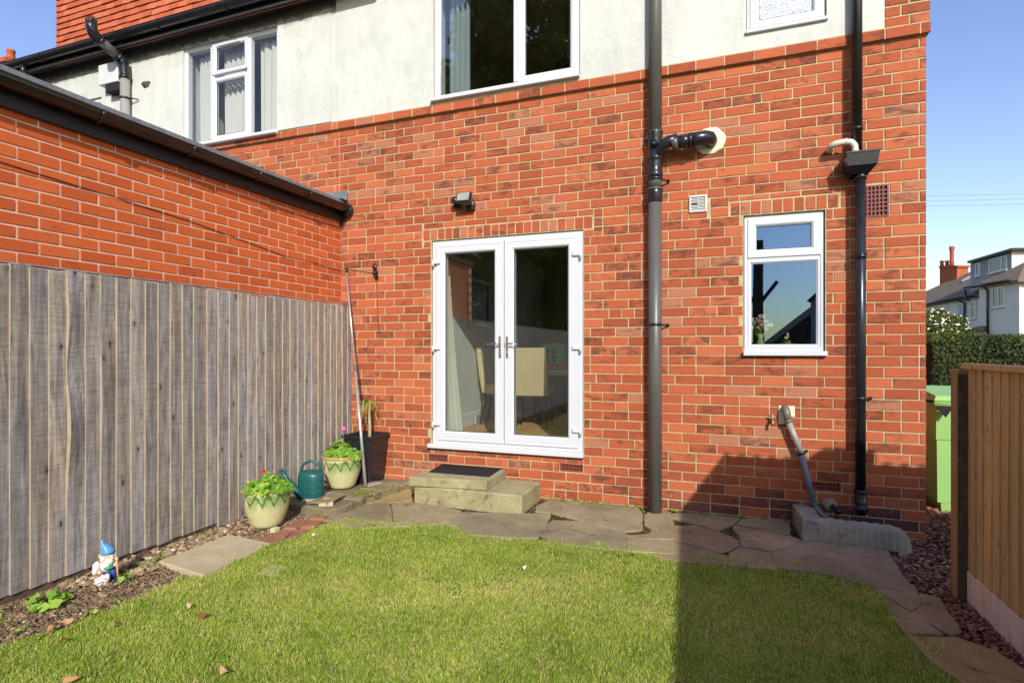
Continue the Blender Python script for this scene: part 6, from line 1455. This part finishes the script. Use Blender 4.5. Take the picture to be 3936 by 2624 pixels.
# house 1 (left, chimney)
h1 = thing('far_house', 'far house with brick chimney and pale shaded back, next to the blossom shrub', 'house', (B0.x, B0.y, 0))
ppoly(pz([(200, 1400), (200, 1005), (700, 925), (775, 912), (775, 1400)]), B0, Nf, 8.0, 'wall', M['farwhite'], h1)
e1 = at_plane(*zH(345, 978), B0 + Nf * .35, Nf)
ppoly(pz([(200, 1003), (775, 908), (775, 690), (590, 758), (345, 870), (200, 935)]), e1, Nr, .10, 'roof', M['farroof'], h1, back=-Zv)
ftube(h1, [(200, 1006), (775, 911)], B0, .07, 'gutter', off=.42); ftube(h1, [(605, 955), (655, 970), (652, 1180)], B0, .06); ftube(h1, [(728, 870), (730, 935), (758, 950)], B0, .08, off=.6)
for bx, br_ in (((345, 1012, 1008, 368, 1065, 1062), ()), ((447, 994, 986, 510, 1110, 1104), (('h', .33),)), ((592, 976, 970, 632, 1106, 1102), (('v', .5),)), ((695, 958, 950, 738, 1096, 1092), (('h', .35),))): fwin(h1, bx, B0, bars=br_)
sk = e1; ppoly(pz([(618, 795), (690, 766), (690, 748), (636, 776)]), e1 + Nr * .12, Nr, .08, 'skylight', M['upvc'], h1)
CH0 = B0 - Nf * 2.6
ppoly(pz([(443, 880), (443, 678), (578, 672), (584, 690), (580, 775), (572, 880)]), CH0, Nf, .8, 'chimney', M['farbrick'], h1); ppoly(pz([(436, 692), (436, 676), (586, 668), (586, 684)]), CH0 + Nf * .06, Nf, .9, 'chimney_cap', M['terra'], h1)
def cpot(x0, x1, y0, y1): a, b = at_plane(*zH((x0 + x1) / 2, y1), CH0 - Nf * .3, Nf), at_plane(*zH((x0 + x1) / 2, y0), CH0 - Nf * .3, Nf); w_ = (at_plane(*zH(x1, y1), CH0, Nf) - at_plane(*zH(x0, y1), CH0, Nf)).length * .36; h_ = b.z - a.z; mb = MB(); mb.lathe([(w_, 0), (w_ * .85, h_ * .3), (w_ * .85, h_ * .8), (w_ * 1.15, h_ * .85), (w_ * 1.1, h_), (w_ * .8, h_)], a, 12); mb.build('chimney_pot', M['terra'], h1)
cpot(447, 477, 632, 676); cpot(487, 518, 632, 674); cpot(524, 558, 516, 672)
# overhead wires
for k, (ya, yb) in enumerate(((748, 741), (767, 761), (785, 781))):
    a, b = at_depth(3200, ya + 6, 22), at_depth(4100, yb - 3, 22); P = []
    for i in range(13): t = i / 12; p_ = a.lerp(b, t); p_.z -= .15 * (1 - (2 * t - 1) ** 2) * .4; P.append(p_)
    mb = MB(); mb.tube(P, .006, 5); o = mb.build('overhead_wire', M['lead'], None); tag(o, ['highest of the three thin wires across the sky at the right', 'middle one of the three thin wires across the sky at the right', 'lowest of the three thin wires across the sky at the right'][k], 'wire', 'overhead wires')

# ================================================================== ROOMS BEHIND THE GLASS
def room(nm, x0, x1, y0, y1, z0, z1, wm, fm, left=None, cm=None, op=None):
    mb = MB(); mb.box(x0, x1, y0, y1, z0 - .05, z0); mb.build('room_floor', fm, None, 'structure')
    mb = MB(); mb.box(x0, x1, y0, y1, z1, z1 + .05); mb.build('room_ceiling', cm or wm, None, 'structure')
    mb = MB(); mb.box(x0 - .08, x0, y0, y1 + .08, z0 - .05, z1 + .05); mb.build('room_wall', left or wm, None, 'structure')
    mb = MB(); mb.box(x1, x1 + .08, y0, y1 + .08, z0 - .05, z1 + .05); walled(mb, x0, x1, z0 - .05, z1 + .05, y1, y1 + .08, [op] if op else []); mb.build('room_wall', wm, None, 'structure')
FZ = HC - .93
room('dining', -2.93, -.55, YW + .245, 9.6, FZ, HC + 1.5, M['roomdark'], M['oakfloor'], M['roomwall'], op=(-2.25, -.6, FZ + .5, FZ + 2.25))  # unseen back-wall opening added to let sky light into the room
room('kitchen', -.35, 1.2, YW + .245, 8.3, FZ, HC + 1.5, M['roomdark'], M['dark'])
room('bedroom', -3.2, -.8, YW + .245, 8.8, HC + 1.9, HC + 4.35, M['roomdark'], M['oakfloor'], op=(-1.95, -.9, HC + 2.4, HC + 4.0))  # its unseen opening is likewise added to brighten the bedroom
mb = MB(); mb.bbox(-2.929, -2.910, YW + .25, 9.55, FZ + .001, FZ + .15, .003); o = mb.build('skirting', M['skirt'], None); tag(o, 'white skirting board along the left wall inside the garden doors', 'skirting')
g = thing('wall_vent', 'small white slatted vent above the skirting inside the left door', 'vent', (-2.9, 6.6, FZ + .05)); vc = at_x(1842, 1606, -2.905)
mb = MB(); mb.bbox(-2.909, -2.900, vc.y - .12, vc.y + .12, vc.z - .055, vc.z + .055, .002); mb.build('plate', M['skirt'], g)
for i in range(4): mb = MB(); mb.box(-2.8995, -2.898, vc.y - .10, vc.y + .10, vc.z - .038 + i * .022, vc.z - .030 + i * .022); mb.build('slot', M['seal'], g)
o = pleats('curtain', -2.76, -2.69, FZ + .02, HC + 1.25, YW + .30, .018, 4, M['cream'], None, flare=.17); tag(o, 'long cream curtain hanging inside the left garden door', 'curtain')
# picture on the left wall
pc = at_x(1842, 1165, -2.9); g = thing('picture', 'dark framed picture high on the left wall of the dining room', 'picture', (-2.9, pc.y, pc.z))
mb = MB(); Mt = Matrix.Translation((-2.915, pc.y, pc.z)) @ Matrix.Rotation(R(90), 4, 'Z'); mb.frame(-.34, .34, -.30, .30, [(0, .0), (0, -.03), (.05, -.025), (.06, -.012), (.06, 0)]); mb.xf(Mt); mb.build('frame', M['legwood'], g)
pm = NT("dim landscape print"); pn = pm.noise(5, None, 6); pr_ = pm.ramp(pn, 0, [(.3, S((30, 60, 90))), (.5, S((60, 84, 70))), (.7, S((120, 120, 90)))]); pm.base(pr_)
mb = MB(); mb.box(-.285, .285, -.012, -.008, -.245, .245); mb.xf(Mt); mb.build('print', pm.m, g)
# chairs
def chair(cx, cy, rz, label):
    g = thing('dining_chair', label, 'chair', (cx, cy, FZ)); Mx = Matrix.Translation((cx, cy, FZ)) @ Matrix.Rotation(rz, 4, 'Z')
    # local: back of the chair faces -Y
    mb = MB(); V = []; n = 12; F = []
    for k in range(n + 1):
        t = k / n; z = .40 + .56 * t; yb = -.22 - .035 * math.sin(t * 1.6) - .04 * t; w_ = .212 - .004 * t - (.012 if k == n else 0) - (.006 if k == 0 else 0)
        V += [(-w_, yb, z), (w_, yb, z), (w_ + .004, yb + .03, z), (w_ - .01, yb + .065 - .01 * t, z), (-w_ + .01, yb + .065 - .01 * t, z), (-w_ - .004, yb + .03, z)]
    for k in range(n):
        for i in range(6): F.append((k * 6 + i, k * 6 + (i + 1) % 6, k * 6 + 6 + (i + 1) % 6, k * 6 + 6 + i))
    F += [tuple(range(6))[::-1], tuple(range(n * 6, n * 6 + 6))]; mb.add(V, F, False); mb.xf(Mx); mb.build('backrest', M['beige'], g)
    mb = MB(); mb.bbox(-.23, .23, -.20, .26, .38, .50, .025); mb.xf(Mx); mb.build('seat', M['beige'], g)
    mb = MB(); mb.tube([(-.205, -.262, .55), (-.205, -.27, .90), (-.19, -.272, .935), (.19, -.272, .935), (.205, -.27, .90), (.205, -.262, .55)], .004, 6); mb.xf(Mx); mb.build('piping', M['beige'], g)
    for sx_ in (-1, 1):
        for sy_, lean in ((-.19, -.05), (.22, 0)): mb = MB(); mb.tube([(sx_ * .195, sy_, .39), (sx_ * .195, sy_ + lean, .0)], [.026, .017], 6); mb.xf(Mx); mb.build('leg', M['legwood'], g)
    return g
cc_ = at_z(2036, 1640, FZ); 
chair(-2.12, 6.48, R(8), 'beige leather dining chair with its back to the right garden door')
chair(-2.62, 6.75, R(-82), 'beige dining chair seen side-on, half hidden by the centre stile of the doors')
g = thing('dining_table', 'oak-topped dining table behind the beige chairs', 'table', (-1.7, 7.3, FZ)); mb = MB(); mb.bbox(-2.25, -1.0, 6.75, 8.2, FZ + .70, FZ + .76, .006); mb.build('tabletop', M['oak'], g)
for x in (-2.18, -1.07):
    for y in (6.84, 8.1): mb = MB(); mb.bbox(x - .035, x + .035, y - .035, y + .035, FZ, FZ + .699, .003); mb.build('leg', M['legwood'], g)
mb = MB(); mb.bbox(-2.15, -1.10, 6.80, 8.14, FZ + .62, FZ + .699, .003); mb.build('apron', M['cardboard'], g)
# mint shopping bag with green letters (upside down)
bp = at_y(2135, 1412, 6.95); bz_ = FZ + .761; g = thing('shopping_bag', 'mint green shopping bag with large dark green letters on the dining table', 'bag', (bp.x, 6.95, bz_))
mb = MB(); xs0, xs1 = bp.x - .16, bp.x + .15; rr = random.Random(3); V = []; F = []; nx, nz_ = 8, 6
for fy, sg in ((6.90, -1), (7.06, 1)):
    for j in range(nz_ + 1):
        for i in range(nx + 1):
            u, v = i / nx, j / nz_; V.append((xs0 + (xs1 - xs0) * u + rr.uniform(-.004, .004), fy + sg * .02 * math.sin(math.pi * u) * math.sin(math.pi * v * .9) + rr.uniform(-.004, .004), bz_ + .25 * v + (.02 * math.sin(i * 1.7) if j == nz_ else 0)))
off = (nx + 1) * (nz_ + 1)
for j in range(nz_):
    for i in range(nx): a = j * (nx + 1) + i; F.append((a, a + 1, a + nx + 2, a + nx + 1)); F.append((off + a, off + a + nx + 1, off + a + nx + 2, off + a + 1))
for j in range(nz_):
    a = j * (nx + 1); F.append((a, a + nx + 1, off + a + nx + 1, off + a)); a += nx; F.append((a, off + a, off + a + nx + 1, a + nx + 1))
mb.add(V, F, True); mb.build('body', M['bagmint'], g)
for k, (tx, ox, oz) in enumerate((('e', .145, .205), ('o', .055, .205), ('a', .14, .115), ('s', .05, .115))):
    cu = bpy.data.curves.new('letter', 'FONT'); cu.body = tx; cu.size = .135; cu.extrude = .002; cu.offset = .003; cu.align_x = 'CENTER'
    tmp = bpy.data.objects.new('letter_tmp', cu); COL.objects.link(tmp); dg = bpy.context.evaluated_depsgraph_get(); me = bpy.data.meshes.new_from_object(tmp.evaluated_get(dg)); bpy.data.objects.remove(tmp)
    me.name = 'letter'; me.transform(Matrix.Translation((xs0 + .02 + ox, 6.868, bz_ + oz - .02)) @ Matrix.Rotation(R(90), 4, 'X') @ Matrix.Rotation(R(180), 4, 'Z')); me.materials.clear(); o = obj('letter', me, M['bagdark'], g)
g = thing('bowl_of_greenery', 'dark leafy centrepiece on the dining table above the chair back', 'plant', (bp.x - .3, 7.3, bz_)); leaf_cloud([(bp.x - .30 + rnd.uniform(-.22, .22), 7.35 + rnd.uniform(-.1, .1), bz_ + .13 + rnd.uniform(0, .07), 0, -.5, 1) for _ in range(50)], mat_simple('dark houseplant leaf', (.008, .011, .006), .6), 'foliage', g, .02, .04, 9)
mb = MB(); mb.lathe([(.05, 0), (.09, .05), (.14, .12), (.13, .12)], (bp.x - .3, 7.35, bz_), 16); mb.build('bowl', M['legwood'], g)
# bedroom curtain, chair-back, pendant
o = pleats('blue_curtain', -2.63, -2.40, HC + 2.3, HC + 4.0, YW + .20, .030, 4, M['blue']); tag(o, 'pale blue curtain gathered at the left of the big upstairs window', 'curtain')
cp = at_y(1765, 350, YW + .38); mb = MB(); mb.blob((cp.x, YW + .36, cp.z - .14), .085, .05, .24, 16, 10); o = mb.build('cushion', M['net'], None); tag(o, 'pale striped cushion standing on the sill of the big upstairs window', 'cushion')
lp = at_y(2178, 240, 6.9); g = thing('pendant_lamp', 'dark pendant lamp hanging in the upstairs room behind the opening sash', 'lamp', (lp.x, 6.9, lp.z)); mb = MB(); mb.tube([(lp.x, 6.9, lp.z), (lp.x, 6.9, HC + 4.34)], .006, 6); mb.build('flex', M['seal'], g); mb = MB(); mb.lathe([(.14, -.05), (.13, -.02), (.04, .02), (.02, .05)], (lp.x, 6.9, lp.z), 16); mb.build('lamp_shade', M['seal'], g)
# kitchen sill things
sz = HC + .025; g = thing('flower_vase', 'glass vase of dried pink and cream flowers on the kitchen window sill', 'vase', (.30, YW + .18, sz)); vx = at_y(2922, 1300, YW + .16).x
mb = MB(); mb.lathe([(.028, 0), (.034, .03), (.020, .07), (.032, .115), (.029, .115), (.018, .07), (.03, .03), (.01, .006)], (vx, YW + .15, sz), 18, cap=False); mb.build('glass_vase', mat_simple("green glass", S((150, 170, 110)), .1, .6), g)
mb = MB(); rr = random.Random(8); C = []
for i in range(26):
    a = rr.uniform(0, 6.28); r_ = rr.uniform(.0, .095); h_ = rr.uniform(.17, .275) - r_ * .5; p_ = (vx + r_ * math.cos(a), YW + .15 + r_ * .5 * math.sin(a), sz + h_); mb.tube([(vx, YW + .15, sz + .04), p_], .0016, 4); C.append(p_)
mb.build('stalks', mat_stalk, g, 'stuff')
M['dried'] = tonemat("dried petals", [(0, S((150, 140, 96))), (.5, S((200, 160, 150))), (1, S((222, 206, 180)))], .8, .3)
leaf_cloud([(p_[0] + rr.gauss(0, .008), p_[1] + rr.gauss(0, .006), p_[2] + rr.gauss(0, .008), 0, -.6, .6) for p_ in C for _ in range(7)], M['dried'], 'flower_heads', g, .008, .015, 3)
g = thing('orchid', 'small plant with a pale bloom in the middle of the kitchen sill', 'plant', (.48, YW + .15, sz)); ox = at_y(3025, 1300, YW + .15).x
leaf_cloud([(ox + rr.uniform(-.035, .035), YW + .14 + rr.uniform(-.02, .02), sz + rr.uniform(.01, .05), rr.uniform(-1, 1), -.5, .6) for _ in range(14)], M['leaf'], 'foliage', g, .012, .022, 4)
leaf_cloud([(ox + rr.uniform(-.014, .010), YW + .13, sz + .07 + rr.uniform(0, .045), 0, -1, .2) for _ in range(10)], M['dried'], 'bloom', g, .006, .011, 5)
g = thing('spiky_plant', 'little spiky plant in a terracotta pot at the right of the kitchen sill', 'plant', (.66, YW + .15, sz)); ox = at_y(3112, 1300, YW + .15).x
mb = MB(); mb.lathe([(.016, 0), (.024, .03), (.022, .03)], (ox, YW + .15, sz), 12); mb.build('pot', M['terra'], g)
for k in range(9): mb = MB(); blade(mb, (ox, YW + .15, sz + .03), k * .7, .05, .006, 1.2, .2, .4, 5); mb.build('leaf', M['hedge'], g)
mb = MB(); mb.box(-.34, 1.19, YW + .245, YW + .75, FZ + .9, FZ + .945); o = mb.build('worktop', M['roomwall'], None); tag(o, 'pale kitchen worktop behind the sill', 'worktop')

# ================================================================== BEHIND THE VIEWER (casts the shadow, shows in the glass)
g = thing('garage', 'pale garage with a corrugated roof outside the picture on the right', 'garage', (3.2, 0, 0))
gx0, gx1, gy1, gy0, gz = 1.62, 5.2, 1.88, -5.0, 2.60; sh = lambda y: (gy1 - y) * .052
V, F = [], []; nxx = 260; Yr = [gy1, 0, -2, gy0]
for j, yy in enumerate(Yr):
    for i in range(nxx + 1):
        x = gx0 + sh(yy) + (gx1 - gx0) * i / nxx; V.append((x, yy, gz + .014 * math.sin((x - sh(yy)) * 2 * math.pi / .115) - .012))
n_ = len(V); V += [(a, b, c - .03) for a, b, c in V]
for j in range(3):
    for i in range(nxx): a = j * (nxx + 1) + i; F += [(a, a + nxx + 1, a + nxx + 2, a + 1), (n_ + a, n_ + a + 1, n_ + a + nxx + 2, n_ + a + nxx + 1)]
for i in range(nxx): F.append((i, i + 1, n_ + i + 1, n_ + i))
for j in range(3): a = j * (nxx + 1); F.append((a, n_ + a, n_ + a + nxx + 1, a + nxx + 1))
mb = MB(); mb.add(V, F); mb.build('roof', M['felt'], g)
mb = MB(); mb.add([(gx0 + .06, gy1 - .05, 0), (gx1 - .1, gy1 - .05, 0), (gx1 + .2, gy0 + .1, 0), (gx0 + .42, gy0 + .1, 0), (gx0 + .06, gy1 - .05, gz - .06), (gx1 - .1, gy1 - .05, gz - .06), (gx1 + .2, gy0 + .1, gz - .06), (gx0 + .42, gy0 + .1, gz - .06)], [(0,3,2,1), (4,5,6,7), (0,1,5,4), (1,2,6,5), (2,3,7,6), (3,0,4,7)]); mb.build('wall', M['farwhite'], g)
mb = MB(); mb.add([(2.22, gy1 - .08, gz), (2.75, gy1 - .08, gz), (2.75, gy1 - .08, gz + .14), (2.40, gy1 - .08, gz + .14), (2.22, gy1 - .12, gz), (2.75, gy1 - .12, gz), (2.75, gy1 - .12, gz + .14), (2.40, gy1 - .12, gz + .14)], [(0,1,2,3), (7,6,5,4), (0,4,5,1), (1,5,6,2), (2,6,7,3), (3,7,4,0)]); mb.build('shadow_block', M['lead'], g)  # added block, shaped to cast the raised step in the wall shadow
def tree(label, x, y, h, rad, n, seed):
    r = np.random.default_rng(seed); g = thing('garden_tree', label, 'tree', (x, y, 0)); mb = MB()
    mb.tube([(x, y, -.1), (x + .1, y, h * .25), (x + .05, y + .1, h * .55), (x, y, h * .85)], [.28, .22, .14, .04], 10)
    for k in range(9): a = k * .7; mb.tube([(x, y, h * (.3 + .05 * k)), (x + rad * .7 * math.cos(a), y + rad * .7 * math.sin(a), h * (.45 + .055 * k))], [.09, .02], 6)
    mb.build('trunk', M['bark'], g); C = []; 
    for k in range(60): d = r.normal(0, 1, 3); d /= np.linalg.norm(d); C.append(np.array([x, y, h * .54]) + d * np.array([rad, rad, h * .46]) * r.uniform(.35, .95))
    C = np.array(C); ci = r.integers(0, len(C), n); d = r.normal(0, 1, (n, 3)); d /= np.linalg.norm(d, axis=1, keepdims=True); Pp = C[ci] + d * (r.uniform(.3, 1, (n, 1)) ** .5) * rad * .33
    leafmass('crown', Pp, d, r.uniform(.09, .16, n), M['tree'], r.beta(2, 2.4, n), g, rs=seed)
tree('tall dense tree behind the viewer, mirrored in the garden doors', -6.8, -8.5, 15.0, 3.6, 100000, 3)
tree('second leafy tree further left behind the viewer', -13.0, -10.0, 11.0, 4.0, 22000, 4)
tree('lower bushy tree right of the tall one behind the viewer', -3.9, -9.6, 7.5, 2.2, 40000, 6)
g = thing('rear_house', 'dark gabled house beyond the garden behind the viewer', 'house', (9, -26, 0)); mb = MB(); mb.box(3.4, 14.6, -34, -26, 0, 2.2); mb.build('wall', M['terra'], g)
mb = MB(); mb.add([(2.9, -25.6, 1.9), (15.1, -25.6, 1.9), (9, -25.6, 6.9), (2.9, -34.4, 1.9), (15.1, -34.4, 1.9), (9, -34.4, 6.9)], [(0,1,2), (5,4,3), (0,2,5,3), (2,1,4,5), (0,3,4,1)]); mb.build('roof', M['darkwood'], g)
g = thing('telegraph_pole', 'braced timber pole far behind the viewer', 'pole', (2.0, -24, 0)); mb = MB(); mb.tube([(2.0, -24, 0), (2.0, -24, 7.5)], [.34, .26], 10); mb.tube([(.9, -24, 5.2), (2.0, -24, 3.8)], .12, 6); mb.tube([(3.0, -24, 5.2), (2.0, -24, 3.8)], .12, 6); mb.build('shaft', M['darkwood'], g)
g = thing('filler_hedge', 'tall overgrown hedge added behind the viewer to cover sky gaps in the door reflections', 'hedge', (-9, -13, 0)); mb = MB(); mb.box(-18, -1.6, -13.8, -13.0, 0, 3.4); mb.build('core', M['hedge_in'], g)  # added out of view to darken sky gaps among the mirrored trees
r_ = np.random.default_rng(8); n = 26000; Pp = np.stack([r_.uniform(-18, -1.4, n), -12.9 + r_.normal(0, .12, n), r_.uniform(0, 3.6, n) + .25 * np.sin(r_.uniform(0, 30, n))], 1); leafmass('foliage', Pp, np.tile([[0., 1., .3]], (n, 1)), r_.uniform(.06, .12, n), M['tree'], r_.beta(2, 2.4, n), g, rs=9)
mb = MB(); mb.box(-16, 12, -14.2, -14.1, 0, 1.7); o = mb.build('rear_fence', M['darkwood'], None); tag(o, 'dark fence closing the garden behind the viewer', 'fence')

# ================================================================== LAWN
sheet('lawn', lawn, .006, M['thatch'])
r = np.random.default_rng(5)
def scatter(n, y0, y1):
    X = r.uniform(-3.3, 1.6, n); Y = r.uniform(y0, y1, n); return X, Y
Xs, Ys = [], []
for y0, y1, dens in ((1.35, 2.2, 34000), (2.2, 3.0, 29000), (3.0, 4.3, 23000), (.2, 1.35, 5000)):
    n = int(dens * (y1 - y0) * 4.9); X, Y = scatter(n, y0, y1); ok = inside(X, Y, lawn)
    w_ = -ST * X + CT * Y; u = CXP + FPX * (CT * X + ST * Y) / np.maximum(w_, .1); ok &= (w_ > .6) & (u > -250) & (u < 4150); Xs.append(X[ok]); Ys.append(Y[ok])
X, Y = np.concatenate(Xs), np.concatenate(Ys); 
# ragged tufts over the edges
E_ = []
for (a, b), (c_, d_) in zip(lawn[:38], lawn[1:39]):
    L_ = math.hypot(c_ - a, d_ - b); k = int(L_ * 1100); t = r.uniform(0, 1, k); E_.append(np.stack([a + (c_ - a) * t + r.normal(0, .022, k), b + (d_ - b) * t + r.normal(0, .022, k)], 1))
E_ = np.concatenate(E_); X = np.concatenate([X, E_[:, 0]]); Y = np.concatenate([Y, E_[:, 1]]); n = len(X)
bare = wob(X, Y, 4, 77) + .5 * wob(X, Y, 11, 78); kp = r.uniform(0, 1, n) > .8 * np.clip(bare - .35, 0, .9); X, Y = X[kp], Y[kp]; n = len(X); nE = int(kp[-len(E_):].sum())
patch = wob(X, Y, 1.4, 9) / 1.5 + wob(X, Y, 5, 10) / 1.1; patch = np.clip(patch, -1.4, 1.4); clum = wob(X, Y, 9, 12) * 2.2
L = r.uniform(.014, .032, n) * (1 + .40 * np.clip(clum, -1, 1.4)) ; L[-nE:] *= 1.25; W = r.uniform(.0017, .0034, n)
az = r.uniform(0, 6.28, n) * .6 + 3 * wob(X, Y, 6, 44); lean = np.abs(r.normal(.75, .40, n)); cz = np.cos(np.clip(lean, 0, 1.35)); sz2 = np.sin(np.clip(lean, 0, 1.35))
dx, dy = np.cos(az), np.sin(az); face = r.uniform(0, 6.28, n); wx, wy = np.cos(face) * W / 2, np.sin(face) * W / 2; z0 = np.full(n, .004)
m1 = .55; bx, by, bz = X + dx * L * m1 * sz2 * .6, Y + dy * L * m1 * sz2 * .6, z0 + L * m1 * (.4 + .6 * cz); tx, ty, tz_ = X + dx * L * sz2 * 1.05, Y + dy * L * sz2 * 1.05, z0 + L * np.maximum(cz, .12) * .95
V = np.stack([np.stack([X - wx, Y - wy, z0], 1), np.stack([X + wx, Y + wy, z0], 1), np.stack([bx - wx * .85, by - wy * .85, bz], 1), np.stack([bx + wx * .85, by + wy * .85, bz], 1), np.stack([tx, ty, tz_], 1)], 1).reshape(-1, 3)
f = np.array([(0, 1, 3), (0, 3, 2), (2, 3, 4)]); F = (f[None] + np.arange(n)[:, None, None] * 5).reshape(-1, 3)
dry = np.clip(.5 + .5 * patch, 0, 1); tone = np.clip(.36 + .15 * r.normal(0, 1, n) + .17 * patch - .14 * np.clip(clum, -1, 1), 0, .78); isdry = r.uniform(0, 1, n) < .12 + .34 * np.clip(patch, 0, 1); tone[isdry] = r.uniform(.78, 1, isdry.sum())
npmesh('grass', V, F, M['grass'], None, 'stuff', {'tone': np.repeat(tone, 5)})
# longer tufts
T = []; 
for px, py in ((1240, 2000), (1010, 2120), (1370, 2010), (1500, 2010), (1750, 2045), (880, 2170), (700, 2245), (2700, 2145), (3050, 2180), (2300, 2106), (3420, 2400), (3600, 2520)):
    b_ = at_z(px, py, 0)
    for i in range(16): T.append((b_.x + r.normal(0, .02), b_.y + r.normal(0, .015)))
mb = MB(); rr = random.Random(2)
for (x, y) in T: blade(mb, (x, y, .0), rr.uniform(0, 6.28), rr.uniform(.05, .10), .0035, 1.4, .35, rr.uniform(.3, .7), 4)
mb.build('grass_tufts', M['grass'], None, 'stuff')

# clover and broad weeds in the lawn
rr = random.Random(91); C = []
for i in range(75):
    while True:
        x, y = rr.uniform(-2.9, 1.0), rr.uniform(1.6, 3.95)
        if inside(np.array([x]), np.array([y]), lawn)[0]: break
    for q in range(rr.randrange(4, 14)): C.append((x + rr.gauss(0, .03), y + rr.gauss(0, .03), rr.uniform(.012, .030), rr.uniform(-.4, .4), rr.uniform(-.6, .2), .9))
leaf_cloud(C, M['leaf'], 'lawn_weeds', None, .004, .009, 6, tone=(0, .6))
